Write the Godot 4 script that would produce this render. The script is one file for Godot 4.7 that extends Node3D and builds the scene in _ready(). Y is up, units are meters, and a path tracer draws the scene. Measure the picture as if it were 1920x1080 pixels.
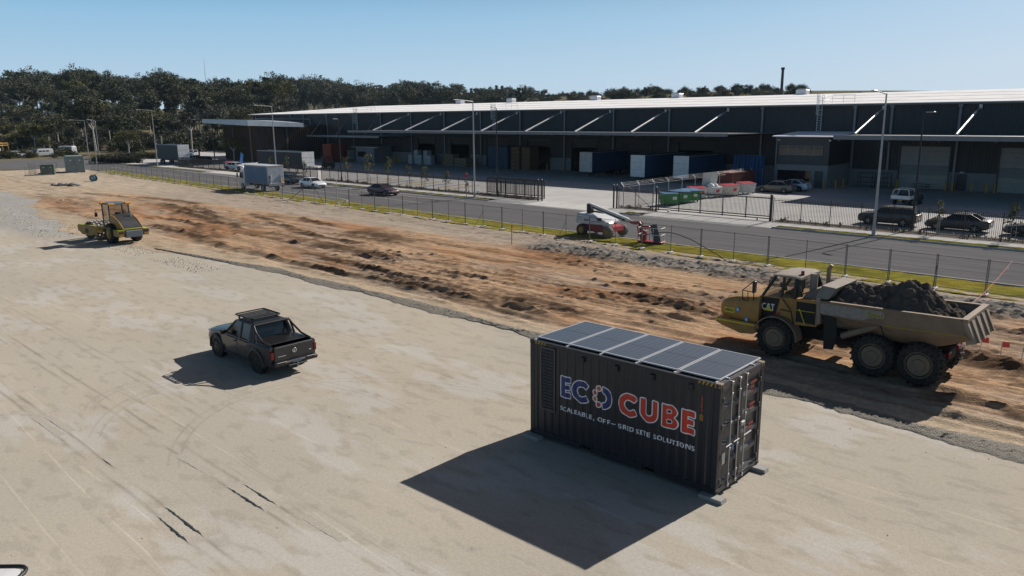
extends Node3D

# ---------------------------------------------------------------- mesh builder
class MB:
	var v := PackedVector3Array()
	var n := PackedVector3Array()
	var u := PackedVector2Array()
	var c := PackedColorArray()
	var t := Transform3D()
	var col := Color(1, 1, 1)
	var flat_uv2 := 0.0  # repeats a metre of a second, level texture layer
	func tri(p: Vector3, q: Vector3, r: Vector3, a := Vector2(), b := Vector2(), d := Vector2()) -> MB:  # p, q, r run anticlockwise seen from outside
		p = t * p; q = t * q; r = t * r
		var m := (q - p).cross(r - p).normalized()
		v.append(p); v.append(r); v.append(q)
		n.append(m); n.append(m); n.append(m)
		u.append(a); u.append(d); u.append(b)
		c.append(col); c.append(col); c.append(col)
		return self
	func quad(p: Vector3, q: Vector3, r: Vector3, s: Vector3, a := Vector2(0, 1), b := Vector2(1, 1), d := Vector2(1, 0), e := Vector2(0, 0)) -> MB:
		tri(p, q, r, a, b, d)
		return tri(p, r, s, a, d, e)
	func hexa(k: Array) -> MB:  # eight corners: bottom four anticlockwise from above, then the top four
		quad(k[4], k[5], k[6], k[7]); quad(k[3], k[2], k[1], k[0])
		for i in 4:
			var j: int = (i + 1) % 4
			quad(k[i], k[j], k[j + 4], k[i + 4])
		return self
	func box(m: Vector3, s: Vector3) -> MB:
		var h := s / 2
		return hexa([m + Vector3(-h.x, -h.y, h.z), m + Vector3(h.x, -h.y, h.z), m + Vector3(h.x, -h.y, -h.z), m + Vector3(-h.x, -h.y, -h.z),
			m + Vector3(-h.x, h.y, h.z), m + Vector3(h.x, h.y, h.z), m + Vector3(h.x, h.y, -h.z), m + Vector3(-h.x, h.y, -h.z)])
	func ab(a: Vector3, b: Vector3) -> MB:  # box between two corners
		return box((a + b) / 2, (b - a).abs())
	func bev(m: Vector3, s: Vector3, e: float) -> MB:  # box with chamfered edges
		var h := s / 2
		var P := func(sx, sy, sz, ax): return m + Vector3(sx * (h.x - (0.0 if ax == 0 else e)), sy * (h.y - (0.0 if ax == 1 else e)), sz * (h.z - (0.0 if ax == 2 else e)))
		for sg in [-1, 1]:
			for ax in 3:
				var q := []
				for k in [[-1, -1], [1, -1], [1, 1], [-1, 1]]:
					var w := [0, 0, 0]
					w[ax] = sg; w[(ax + 1) % 3] = k[0] * sg; w[(ax + 2) % 3] = k[1]
					q.append(P.call(w[0], w[1], w[2], ax))
				quad(q[0], q[1], q[2], q[3])
		for ax in 3:
			var b1: int = (ax + 1) % 3
			var b2: int = (ax + 2) % 3
			for s1 in [-1, 1]:
				for s2 in [-1, 1]:
					var lo := [0, 0, 0]
					var hi := [0, 0, 0]
					lo[ax] = -1; hi[ax] = 1
					lo[b1] = s1; hi[b1] = s1; lo[b2] = s2; hi[b2] = s2
					var q1: Vector3 = P.call(lo[0], lo[1], lo[2], b1)
					var q2: Vector3 = P.call(hi[0], hi[1], hi[2], b1)
					var q3: Vector3 = P.call(hi[0], hi[1], hi[2], b2)
					var q4: Vector3 = P.call(lo[0], lo[1], lo[2], b2)
					if s1 * s2 > 0: quad(q1, q4, q3, q2)
					else: quad(q1, q2, q3, q4)
		for sx in [-1, 1]:
			for sy in [-1, 1]:
				for sz in [-1, 1]:
					var q1: Vector3 = P.call(sx, sy, sz, 0)
					var q2: Vector3 = P.call(sx, sy, sz, 1)
					var q3: Vector3 = P.call(sx, sy, sz, 2)
					if sx * sy * sz > 0: tri(q1, q2, q3)
					else: tri(q1, q3, q2)
		return self
	func cyl(a: Vector3, b: Vector3, r0: float, r1 := -1.0, seg := 10, caps := true) -> MB:
		if r1 < 0: r1 = r0
		var d := (b - a).normalized()
		var x := d.cross(Vector3.UP if absf(d.y) < 0.9 else Vector3.RIGHT).normalized()
		var y := x.cross(d)
		for i in seg:
			var f := TAU * i / seg
			var g := TAU * (i + 1) / seg
			var p := -x * cos(f) - y * sin(f)
			var q := -x * cos(g) - y * sin(g)
			var at := v.size()
			quad(a + p * r0, b + p * r1, b + q * r1, a + q * r0)
			var P := t.basis * p
			var Q := t.basis * q
			var k := [P, Q, P, P, Q, Q]
			for j in 6: n[at + j] = k[j].normalized()
			if caps:
				if r1 > 0.0: tri(b, b + q * r1, b + p * r1)
				if r0 > 0.0: tri(a, a + p * r0, a + q * r0)
		return self
	func tube(pts: Array, r: float, seg := 6) -> MB:
		for i in pts.size() - 1: cyl(pts[i], pts[i + 1], r, r, seg, true)
		return self
	func prism(poly: PackedVector2Array, z0: float, z1: float) -> MB:  # outline in x, y drawn out along z
		if Geometry2D.is_polygon_clockwise(poly): poly.reverse()  # make it anticlockwise seen from +z
		var hi := maxf(z0, z1)
		var lo := minf(z0, z1)
		var ix := Geometry2D.triangulate_polygon(poly)
		for i in range(0, ix.size(), 3):
			var p := [poly[ix[i]], poly[ix[i + 1]], poly[ix[i + 2]]]
			if (p[1] - p[0]).cross(p[2] - p[0]) < 0: p = [p[0], p[2], p[1]]
			tri(Vector3(p[0].x, p[0].y, hi), Vector3(p[1].x, p[1].y, hi), Vector3(p[2].x, p[2].y, hi))
			tri(Vector3(p[0].x, p[0].y, lo), Vector3(p[2].x, p[2].y, lo), Vector3(p[1].x, p[1].y, lo))
		for i in poly.size():
			var p := poly[i]
			var q := poly[(i + 1) % poly.size()]
			quad(Vector3(p.x, p.y, hi), Vector3(p.x, p.y, lo), Vector3(q.x, q.y, lo), Vector3(q.x, q.y, hi))
		return self
	func loft(rings: Array, closed := true, caps := true) -> MB:  # rings of equal length, each anticlockwise seen from the last ring's side
		var m: int = rings[0].size()
		for i in rings.size() - 1:
			for j in (m if closed else m - 1):
				var k := (j + 1) % m
				quad(rings[i][j], rings[i][k], rings[i + 1][k], rings[i + 1][j])
		if caps and closed:
			for e in 2:
				var r: Array = rings[0] if e == 0 else rings[-1]
				var mid := Vector3()
				for p in r: mid += p / m
				for j in m:
					if e == 0: tri(mid, r[(j + 1) % m], r[j])
					else: tri(mid, r[j], r[(j + 1) % m])
		return self
	func smooth(crease := 35.0) -> MB:
		var lim := cos(deg_to_rad(crease))
		var at := {}
		var fn := PackedVector3Array()
		for i in range(0, v.size(), 3):
			var w := (v[i + 2] - v[i]).cross(v[i + 1] - v[i])
			fn.append(w)
			for j in 3:
				var k := Vector3i(v[i + j] * 2000.0)
				if not at.has(k): at[k] = []
				at[k].append(i / 3)
		for i in v.size():
			var own := fn[i / 3].normalized()
			var s := Vector3()
			for f in at[Vector3i(v[i] * 2000.0)]:
				if fn[f].normalized().dot(own) > lim: s += fn[f]
			if s.length() > 0: n[i] = s.normalized()
		return self
	func mesh(m: Material) -> ArrayMesh:
		var a := []
		a.resize(Mesh.ARRAY_MAX)
		a[Mesh.ARRAY_VERTEX] = v; a[Mesh.ARRAY_NORMAL] = n; a[Mesh.ARRAY_TEX_UV] = u
		if m is BaseMaterial3D and m.vertex_color_use_as_albedo: a[Mesh.ARRAY_COLOR] = c
		if flat_uv2 > 0.0:
			var w := PackedVector2Array()
			for p in v: w.append(Vector2(p.x, p.z) * flat_uv2)
			a[Mesh.ARRAY_TEX_UV2] = w
		var k := ArrayMesh.new()
		k.add_surface_from_arrays(Mesh.PRIMITIVE_TRIANGLES, a)
		k.surface_set_material(0, m)
		return k

# ---------------------------------------------------------------- naming and parenting
var M := {}
var taken := {}
var rng := RandomNumberGenerator.new()

func numbered(called: String) -> String:
	var k: int = taken.get(called, 0)
	taken[called] = k + 1
	return called if k == 0 else "%s_%03d" % [called, k]

func tag(o: Node, label: String, category: String, group := "") -> Node:
	o.set_meta("label", label); o.set_meta("category", category)
	if group: o.set_meta("group", group)
	return o

func thing(called: String, label: String, category: String, at := Vector3(), turn := 0.0, group := "") -> Node3D:
	var o := Node3D.new()
	o.name = numbered(called)
	add_child(o)
	o.position = at; o.rotation.y = deg_to_rad(turn)
	tag(o, label, category, group)
	return o

func part(called: String, mb: MB, m: Material, parent: Node = null) -> MeshInstance3D:
	return place(called, mb.mesh(m), parent)

func place(called: String, mesh: Mesh, parent: Node = null, at := Vector3(), turn := 0.0) -> MeshInstance3D:
	var o := MeshInstance3D.new()
	o.mesh = mesh
	o.position = at; o.rotation.y = deg_to_rad(turn)
	o.name = numbered(called) if parent == null else called
	(self if parent == null else parent).add_child(o, true)
	return o

func struct(called: String, mb: MB, m: Material, kind := "structure") -> MeshInstance3D:
	var o := part(called, mb, m)
	o.set_meta("kind", kind)
	return o

func copy(o: Node3D, at: Vector3, turn := 0.0, label := "") -> Node3D:
	var r: Node3D = o.duplicate()
	r.name = numbered(str(o.name).rstrip("0123456789_") if o.name.contains("_0") else str(o.name))
	add_child(r)
	r.position = at; r.rotation.y = deg_to_rad(turn)
	if label: r.set_meta("label", label)
	return r

# ---------------------------------------------------------------- materials
func lin(r: float, g: float, b: float) -> Color:
	return Color(r, g, b).linear_to_srgb()

func noise_tex(freq: float, ramp: Array, size := 512, octaves := 4, warp := 0.0, seed_ := 1, type := FastNoiseLite.TYPE_SIMPLEX) -> ImageTexture:
	# grey or coloured seamless noise; ramp: [position, Color] pairs in sRGB values
	var f := FastNoiseLite.new()
	f.seed = seed_; f.noise_type = type; f.frequency = freq; f.fractal_octaves = octaves
	if warp > 0: f.domain_warp_enabled = true; f.domain_warp_amplitude = warp; f.domain_warp_frequency = freq * 2
	var im := f.get_seamless_image(size, size)
	im.convert(Image.FORMAT_L8)
	var src := im.get_data()
	var g := Gradient.new()
	g.offsets = PackedFloat32Array(ramp.map(func(k): return k[0])); g.colors = PackedColorArray(ramp.map(func(k): return k[1]))
	var lut := []
	for i in 256: lut.append(g.sample(i / 255.0))
	var out := PackedByteArray()
	out.resize(size * size * 3)
	for i in size * size:
		var k: Color = lut[src[i]]
		out[i * 3] = k.r8; out[i * 3 + 1] = k.g8; out[i * 3 + 2] = k.b8
	return ImageTexture.create_from_image(Image.create_from_data(size, size, false, Image.FORMAT_RGB8, out))

func grey_ramp(lo: float, hi: float) -> Array:
	return [[0.0, Color(lo, lo, lo)], [1.0, Color(hi, hi, hi)]]

func mat(c: Color, rough := 0.7, metal := 0.0, tex: Texture2D = null, scale := 1.0, vcol := false) -> StandardMaterial3D:
	var m := StandardMaterial3D.new()
	m.albedo_color = c; m.roughness = rough; m.metallic = metal
	if tex:
		m.albedo_texture = tex; m.uv1_triplanar = true; m.uv1_world_triplanar = false; m.uv1_scale = Vector3.ONE * scale
	m.vertex_color_use_as_albedo = vcol
	return m

func bump(m: StandardMaterial3D, tex: Texture2D, cm: float) -> StandardMaterial3D:
	m.heightmap_enabled = true; m.heightmap_texture = tex; m.heightmap_scale = cm
	return m

# ---------------------------------------------------------------- the scene
const SUN := Vector3(-0.165, -1.0, 1.54)
var N := {}

func fnoise(freq: float, seed_: int, oct := 3) -> FastNoiseLite:
	var f := FastNoiseLite.new()
	f.seed = seed_; f.frequency = freq; f.fractal_octaves = oct; f.noise_type = FastNoiseLite.TYPE_SIMPLEX
	return f

func _ready() -> void:
	rng.seed = 7
	var cam := Camera3D.new()
	cam.name = "camera"
	add_child(cam)
	cam.position = Vector3(0, 9.32, 0)
	cam.basis = Basis(Vector3.UP, deg_to_rad(43.3)) * Basis(Vector3.RIGHT, deg_to_rad(-12.53)) * Basis(Vector3.BACK, deg_to_rad(-0.53))
	cam.fov = 41.11
	cam.far = 6000.0
	var e := Environment.new()
	e.background_mode = Environment.BG_SKY
	var sky := PanoramaSkyMaterial.new()
	sky.panorama = clear_sky()
	e.sky = Sky.new()
	e.sky.sky_material = sky
	e.background_energy_multiplier = 1.0
	e.tonemap_mode = Environment.TONE_MAPPER_LINEAR
	e.tonemap_exposure = 1.22
	e.sdfgi_enabled = true; e.ssao_enabled = true; e.ssil_enabled = true
	e.fog_enabled = true
	e.fog_density = 0.00006
	e.fog_light_color = Color(0.72, 0.84, 0.93)
	var we := WorldEnvironment.new()
	we.name = "environment"
	we.environment = e
	add_child(we)
	var sun := DirectionalLight3D.new()
	sun.name = "sun"
	add_child(sun)
	sun.look_at_from_position(Vector3(0, 100, 0), Vector3(0, 100, 0) + SUN, Vector3.UP)
	sun.light_energy = 1.6
	sun.light_color = Color(1.0, 0.965, 0.925)
	sun.light_angular_distance = 0.5
	sun.shadow_enabled = true
	make_materials()
	make_ground()
	print("ground ", Time.get_ticks_msec())
	make_roads()
	make_warehouse()
	print("warehouse ", Time.get_ticks_msec())
	make_container()
	make_vehicles()
	print("vehicles ", Time.get_ticks_msec())
	make_yard()
	make_fences()
	make_street()
	print("fences ", Time.get_ticks_msec())
	make_trees()
	print("trees ", Time.get_ticks_msec())

func clear_sky() -> ImageTexture:  # cloudless winter sky: pale at the horizon, deep blue overhead, whiter round the sun
	var w := 512
	var h := 256
	var im := Image.create(w, h, false, Image.FORMAT_RGBF)
	var s := -SUN.normalized()
	for j in h:
		var el := PI / 2 - PI * (j + 0.5) / h
		for i in w:
			var az := TAU * (i + 0.5) / w  # column 0 looks along -z
			var d := Vector3(sin(az) * cos(el), sin(el), -cos(az) * cos(el))
			var up := maxf(0.0, rad_to_deg(el))
			var c := Vector3(0.40, 0.535, 0.645).lerp(Vector3(0.195, 0.405, 0.60), smoothstep(0.0, 9.5, up))
			c = c.lerp(Vector3(0.028, 0.074, 0.150), 1.0 - exp(-maxf(0.0, up - 7.0) / 8.0))
			c = c.lerp(Vector3(0.008, 0.022, 0.050), smoothstep(16.0, 60.0, up))
			var ang := rad_to_deg(d.angle_to(s))
			c += Vector3(0.86, 0.56, 0.38) * minf(exp(-ang / 18.0), 0.22)
			if el < 0: c = Vector3(0.20, 0.19, 0.17)
			im.set_pixel(i, j, Color(c.x, c.y, c.z))
	return ImageTexture.create_from_image(im)

func matte(m: StandardMaterial3D) -> StandardMaterial3D:
	m.specular_mode = BaseMaterial3D.SPECULAR_DISABLED
	return m

func make_materials() -> void:
	N.grain = noise_tex(0.02, grey_ramp(0.86, 1.0), 256, 5, 0, 3)
	N.patch = noise_tex(0.012, [[0.0, Color(0.92, 0.915, 0.91)], [0.45, Color(0.97, 0.97, 0.97)], [1.0, Color(1, 1, 1)]], 256, 4, 8, 5)
	N.grime = noise_tex(0.015, [[0.0, Color(0.42, 0.38, 0.33)], [0.4, Color(0.75, 0.72, 0.68)], [0.62, Color(1, 1, 1)], [1.0, Color(1, 1, 1)]], 512, 5, 14, 9)
	N.dust = noise_tex(0.012, [[0.0, Color(0.87, 0.865, 0.86)], [0.5, Color(0.95, 0.948, 0.945)], [1.0, Color(1, 1, 1)]], 256, 4, 10, 31)
	N.lump = noise_tex(0.03, grey_ramp(0.0, 1.0), 512, 5, 0, 12)
	N.asphalt = noise_tex(0.012, [[0.0, Color(0.84, 0.84, 0.85)], [0.5, Color(0.93, 0.93, 0.93)], [1.0, Color(1, 1, 1)]], 512, 5, 0, 21)
	M.ground = mat(lin(0.17, 0.15, 0.09), 0.95, 0, N.patch, 0.02)
	M.asphalt = mat(lin(0.158, 0.159, 0.165), 0.9, 0, N.asphalt, 0.05)
	M.asphalt.uv1_scale = Vector3(0.012, 0.05, 0.22)
	M.path = mat(lin(0.55, 0.545, 0.53), 0.9, 0, N.patch, 0.15)
	M.kerb = mat(lin(0.46, 0.45, 0.43), 0.9, 0, N.grain, 0.5)
	M.yard = mat(lin(0.475, 0.47, 0.465), 0.85, 0, N.patch, 0.06)
	M.paint = mat(lin(0.62, 0.62, 0.6), 0.7, 0, N.grime, 1.0)
	M.yellow_line = mat(lin(0.5, 0.33, 0.08), 0.7, 0, N.grime, 1.0)
	M.blue_line = mat(lin(0.12, 0.24, 0.42), 0.7, 0, N.grime, 1.0)
	M.grass = mat(Color(1, 1, 1), 0.95, 0, null, 1, true)
	M.earth = mat(Color(1, 1, 1), 0.95, 0, N.grain, 0.6, true)
	bump(M.earth, N.lump, 2.0)
	for k in [M.ground, M.asphalt, M.path, M.kerb, M.yard, M.earth, M.grass]: matte(k)
	M.mulch = mat(lin(0.10, 0.075, 0.05), 0.95, 0, N.grime, 1.2)
	bump(M.mulch, N.lump, 6.0)
	M.black = mat(lin(0.012, 0.012, 0.014), 0.5)
	M.rubber = mat(lin(0.018, 0.018, 0.019), 0.85, 0, N.patch, 1.5)
	M.dusty_rubber = mat(lin(0.045, 0.043, 0.042), 0.95, 0, N.grime, 1.0)
	M.chrome = mat(lin(0.75, 0.75, 0.76), 0.18, 1.0)
	M.steel = mat(lin(0.42, 0.43, 0.44), 0.42, 0.9, N.patch, 0.7)
	M.galv = mat(lin(0.40, 0.41, 0.42), 0.5, 0.6, N.patch, 0.5)
	M.white = mat(lin(0.74, 0.75, 0.76), 0.4, 0, N.patch, 0.4)
	M.white_dirty = mat(lin(0.66, 0.66, 0.65), 0.55, 0, N.grime, 0.35)
	M.concrete = mat(lin(0.33, 0.33, 0.32), 0.9, 0, N.patch, 0.6)
	M.glass = mat(Color(0.10, 0.12, 0.13, 0.35), 0.03)
	M.glass.transparency = BaseMaterial3D.TRANSPARENCY_ALPHA
	M.dark_glass = mat(lin(0.012, 0.014, 0.017), 0.05)
	M.red_lamp = mat(lin(0.17, 0.010, 0.012), 0.15)
	M.amber_lamp = mat(lin(0.7, 0.22, 0.02), 0.15)
	M.clear_lamp = mat(lin(0.7, 0.7, 0.72), 0.1, 0.3)
	M.plate = mat(lin(0.6, 0.6, 0.5), 0.5)

func car_paint(c: Color) -> StandardMaterial3D:
	var m := mat(c, 0.4, 0.15)
	m.clearcoat_enabled = true; m.clearcoat = 0.55; m.clearcoat_roughness = 0.08
	return m

# ---------------------------------------------------------------- ground
func sm(a: float, b: float, x: float) -> float:
	return smoothstep(a, b, x)

func pad_lines() -> Array:  # long marks left by grader and tyres: x0, z0, x1, z1, half width, strength
	rng.seed = 4242
	var L := [[-33.0, -6.05, -13.0, -5.45, 0.016, 0.30], [-36.0, -4.75, -12.0, -4.2, 0.016, 0.30], [-36.0, -7.1, -20.0, -6.66, 0.014, 0.22], [-38.0, -9.7, -17.1, -9.2, 0.016, 0.28], [-17.1, -9.2, -9.0, -8.7, 0.016, 0.28], [-24.0, -6.12, -12.0, -6.3, 0.014, 0.24], [-46.0, -11.95, -18.0, -11.4, 0.014, 0.18], [-42.0, -3.4, -10.0, -2.6, 0.014, 0.2],
		[-38.0, -6.30, -13.0, -6.43, 0.05, -0.30], [-38.0, -6.62, -13.0, -6.74, 0.05, -0.34], [-44.0, -8.62, -12.0, -8.64, 0.05, -0.32], [-44.0, -8.15, -12.0, -8.32, 0.05, -0.28], [-52.0, -10.3, -20.0, -10.0, 0.05, -0.16], [-52.0, -10.62, -20.0, -10.32, 0.05, -0.16]]
	for i in 70:
		var x := rng.randf_range(-70.0, -8.0)
		var z := rng.randf_range(-23.0, 1.0)
		var w := rng.randf_range(0.012, 0.05)
		var l := rng.randf_range(8.0, 34.0)
		L.append([x, z, x + l, z + rng.randf_range(-0.15, 0.3), w, rng.randf_range(0.06, 0.16) if rng.randf() < 0.45 else -rng.randf_range(0.05, 0.15)])
	for i in 16:  # broad pale or grey lanes
		var x := rng.randf_range(-80.0, -10.0)
		var z := rng.randf_range(-23.0, 0.0)
		L.append([x, z, x + rng.randf_range(14.0, 40.0), z + rng.randf_range(-0.2, 0.5), rng.randf_range(0.12, 0.35), rng.randf_range(-0.07, 0.06)])
	return L

func pad_image(x0: float, x1: float, z0: float, z1: float, w: int, h: int) -> ImageTexture:
	var a := fnoise(0.07, 1)
	var d := fnoise(3.2, 3, 4)
	var p := fnoise(0.16, 5, 5)
	var q := fnoise(0.9, 8, 3)
	var wob := fnoise(0.2, 14, 2)
	var out := PackedByteArray()
	out.resize(w * h * 3)
	var mark := PackedFloat32Array()
	mark.resize(w * h)
	mark.fill(1.0)
	var px := (x1 - x0) / w
	var pz := (z1 - z0) / h
	for L in pad_lines():
		var i0 := maxi(0, int((L[0] - x0) / px))
		var i1 := mini(w - 1, int((L[2] - x0) / px))
		var sg := maxf(L[4], pz * 0.6)
		for i in range(i0, i1 + 1):
			var x := x0 + (i + 0.5) * px
			var t: float = (x - L[0]) / (L[2] - L[0])
			var zz: float = lerpf(L[1], L[3], t) + 0.035 * wob.get_noise_2d(x * 1.2, L[1] * 30.0)
			var k: float = L[5] * clampf(0.6 + 0.9 * wob.get_noise_2d(x * 1.5, L[1] * 77.0), 0.05, 1.0) * sm(0.0, 0.12, t) * sm(1.0, 0.88, t)
			var r := int(ceil(2.5 * sg / pz))
			var jc := int((zz - z0) / pz)
			for j in range(maxi(0, jc - r), mini(h - 1, jc + r) + 1):
				var u := (z0 + (j + 0.5) * pz - zz) / sg
				mark[j * w + i] += k * exp(-u * u)
	# a few curved turning marks
	for c in [[-24.5, -9.6, 2.1], [-24.5, -9.6, 2.35], [-20.0, -10.6, 4.2], [-20.0, -10.6, 4.45], [-26.0, -5.2, 1.5], [-15.0, -12.4, 5.5], [-15.0, -12.4, 5.75]]:
		for n in 700:
			var f := lerpf(2.2, 4.9, n / 700.0)
			var ic := int((c[0] + cos(f) * c[2] * 1.6 - x0) / px)
			var jc := int((c[1] + sin(f) * c[2] - z0) / pz)
			for di in range(-1, 2):
				for dj in range(-1, 2):
					var i := ic + di
					var j := jc + dj
					if i >= 0 and i < w and j >= 0 and j < h: mark[j * w + i] = minf(mark[j * w + i], 0.90)
	for j in h:
		var z := lerpf(z0, z1, (j + 0.5) / h)
		for i in w:
			var x := lerpf(x0, x1, (i + 0.5) / w)
			var s := 1.0 + 0.06 * a.get_noise_2d(x, z * 1.6) + 0.07 * d.get_noise_2d(x * 1.6, z * 2.2)
			var n := q.get_noise_2d(x * 0.6, z * 1.4)
			var white := 0.55 * sm(0.16, 0.52, p.get_noise_2d(x * 0.6 + 40.0, z * 1.5) + 0.30 * n)
			var warm := 0.5 + 0.5 * a.get_noise_2d(x * 0.7 + 300.0, z)
			var r := lerpf(lerpf(0.440, 0.462, warm), 0.51, white) * s
			var g := lerpf(lerpf(0.415, 0.414, warm), 0.495, white) * s
			var bl := lerpf(lerpf(0.358, 0.338, warm), 0.47, white) * s
			var k := mark[j * w + i] * (1.0 - 0.10 * sm(0.2, 0.6, -n))
			# crushed rock at the far left of the pad
			if x < -60.0:
				var rough := sm(-66.0, -74.0, x + 2.5 * a.get_noise_2d(x, z * 2.0)) * sm(-18.0, -20.0, z + 0.05 * (x + 70.0))
				k *= 1.0 - 0.26 * rough * (0.6 + 0.8 * d.get_noise_2d(x * 0.5, z * 2.0))
				r = lerpf(r, (r + g + bl) / 3.0, 0.65 * rough); bl = lerpf(bl, r, 0.55 * rough)
			var at := (j * w + i) * 3
			out[at] = int(255.0 * pow(clampf(r * k, 0.0, 1.0), 0.4545)); out[at + 1] = int(255.0 * pow(clampf(g * k, 0.0, 1.0), 0.4545)); out[at + 2] = int(255.0 * pow(clampf(bl * k, 0.0, 1.0), 0.4545))
	return ImageTexture.create_from_image(Image.create_from_data(w, h, false, Image.FORMAT_RGB8, out))

func speckle() -> ImageTexture:  # grit: fine grains with scattered pale and dark stones, for a close look at the pad
	var f := FastNoiseLite.new()
	f.seed = 17; f.frequency = 0.11; f.fractal_octaves = 3
	var g := FastNoiseLite.new()
	g.seed = 18; g.frequency = 0.045; g.noise_type = FastNoiseLite.TYPE_CELLULAR; g.cellular_return_type = FastNoiseLite.RETURN_DISTANCE
	var A := f.get_seamless_image(1024, 1024).get_data()
	var B := g.get_seamless_image(1024, 1024).get_data()
	var sa := A.size() / (1024 * 1024)
	var sb := B.size() / (1024 * 1024)
	var out := PackedByteArray()
	out.resize(1024 * 1024)
	rng.seed = 5
	for i in 1024 * 1024:
		var v := 250.0 + (A[i * sa] - 128) * 0.13
		var k: int = B[i * sb]
		if k < 22: v += 14.0 if (A[i * sa] > 130) else -46.0
		out[i] = clampi(int(v), 90, 255)
	return ImageTexture.create_from_image(Image.create_from_data(1024, 1024, false, Image.FORMAT_L8, out))

func sheet(poly: Array, y: float) -> MB:  # flat polygon given as x, z pairs
	var p := PackedVector2Array()
	for k in poly: p.append(Vector2(k[0], -k[1]))
	if Geometry2D.is_polygon_clockwise(p): p.reverse()
	var mb := MB.new()
	var ix := Geometry2D.triangulate_polygon(p)
	for i in range(0, ix.size(), 3):
		var t := [p[ix[i]], p[ix[i + 1]], p[ix[i + 2]]]
		if (t[1] - t[0]).cross(t[2] - t[0]) < 0: t = [t[0], t[2], t[1]]
		mb.tri(Vector3(t[0].x, y, -t[0].y), Vector3(t[1].x, y, -t[1].y), Vector3(t[2].x, y, -t[2].y))
	return mb

func on(line: Array, x: float) -> float:  # z of a polyline [[x, z], ...] at x
	for i in line.size() - 1:
		if x <= line[i + 1][0] or i == line.size() - 2:
			return lerpf(line[i][1], line[i + 1][1], clampf((x - line[i][0]) / (line[i + 1][0] - line[i][0]), -20.0, 20.0))
	return line[0][1]

const FENCE := [[-160.0, -53.2], [-123.0, -50.7], [-99.0, -49.3], [-73.0, -48.3], [-59.0, -47.6], [-48.0, -46.8], [-37.5, -46.3], [-29.0, -46.0], [-21.5, -45.7], [-12.0, -45.4], [14.0, -45.3]]
const NEAR_KERB := [[-200.0, -56.2], [-164.0, -55.3], [-131.0, -53.8], [-100.0, -51.9], [-75.0, -51.0], [-62.0, -50.5], [-51.0, -50.2], [-44.0, -49.9], [-28.0, -49.4], [16.0, -49.3]]
const FAR_KERB := [[-235.0, -67.5], [-187.0, -66.2], [-160.0, -66.0], [-128.0, -65.6], [-98.0, -64.0], [-72.0, -63.1], [-59.0, -62.9], [-43.0, -62.5], [-26.0, -62.4], [16.0, -62.5]]

func terrain(x: float, z: float) -> float:
	# level site, low wooded hill to the far left and a long ridge behind the warehouse
	var back := sm(-230.0, -620.0, z) * 24.0 * sm(380.0, -350.0, x) + sm(-230.0, -620.0, z) * 5.0
	var left := sm(-285.0, -430.0, x) * 10.0 * sm(60.0, -40.0, z)
	return maxf(back, left) - 0.16

func pad_edge(x: float) -> float:  # where the pad ends and the earthworks begin
	var rag := 0.0 if x > -46.0 else 0.9 * sin(x * 0.37) * sin(x * 0.113 + 1.0) + 0.35 * sin(x * 1.31)
	if x > -44.0: return -24.6
	if x > -72.0: return lerpf(-24.6, -22.0, sm(-44.0, -60.0, x)) + rag * 0.4 * sm(-46.0, -56.0, x)
	return lerpf(-22.0, -29.5, sm(-72.0, -120.0, x)) + rag

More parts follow.
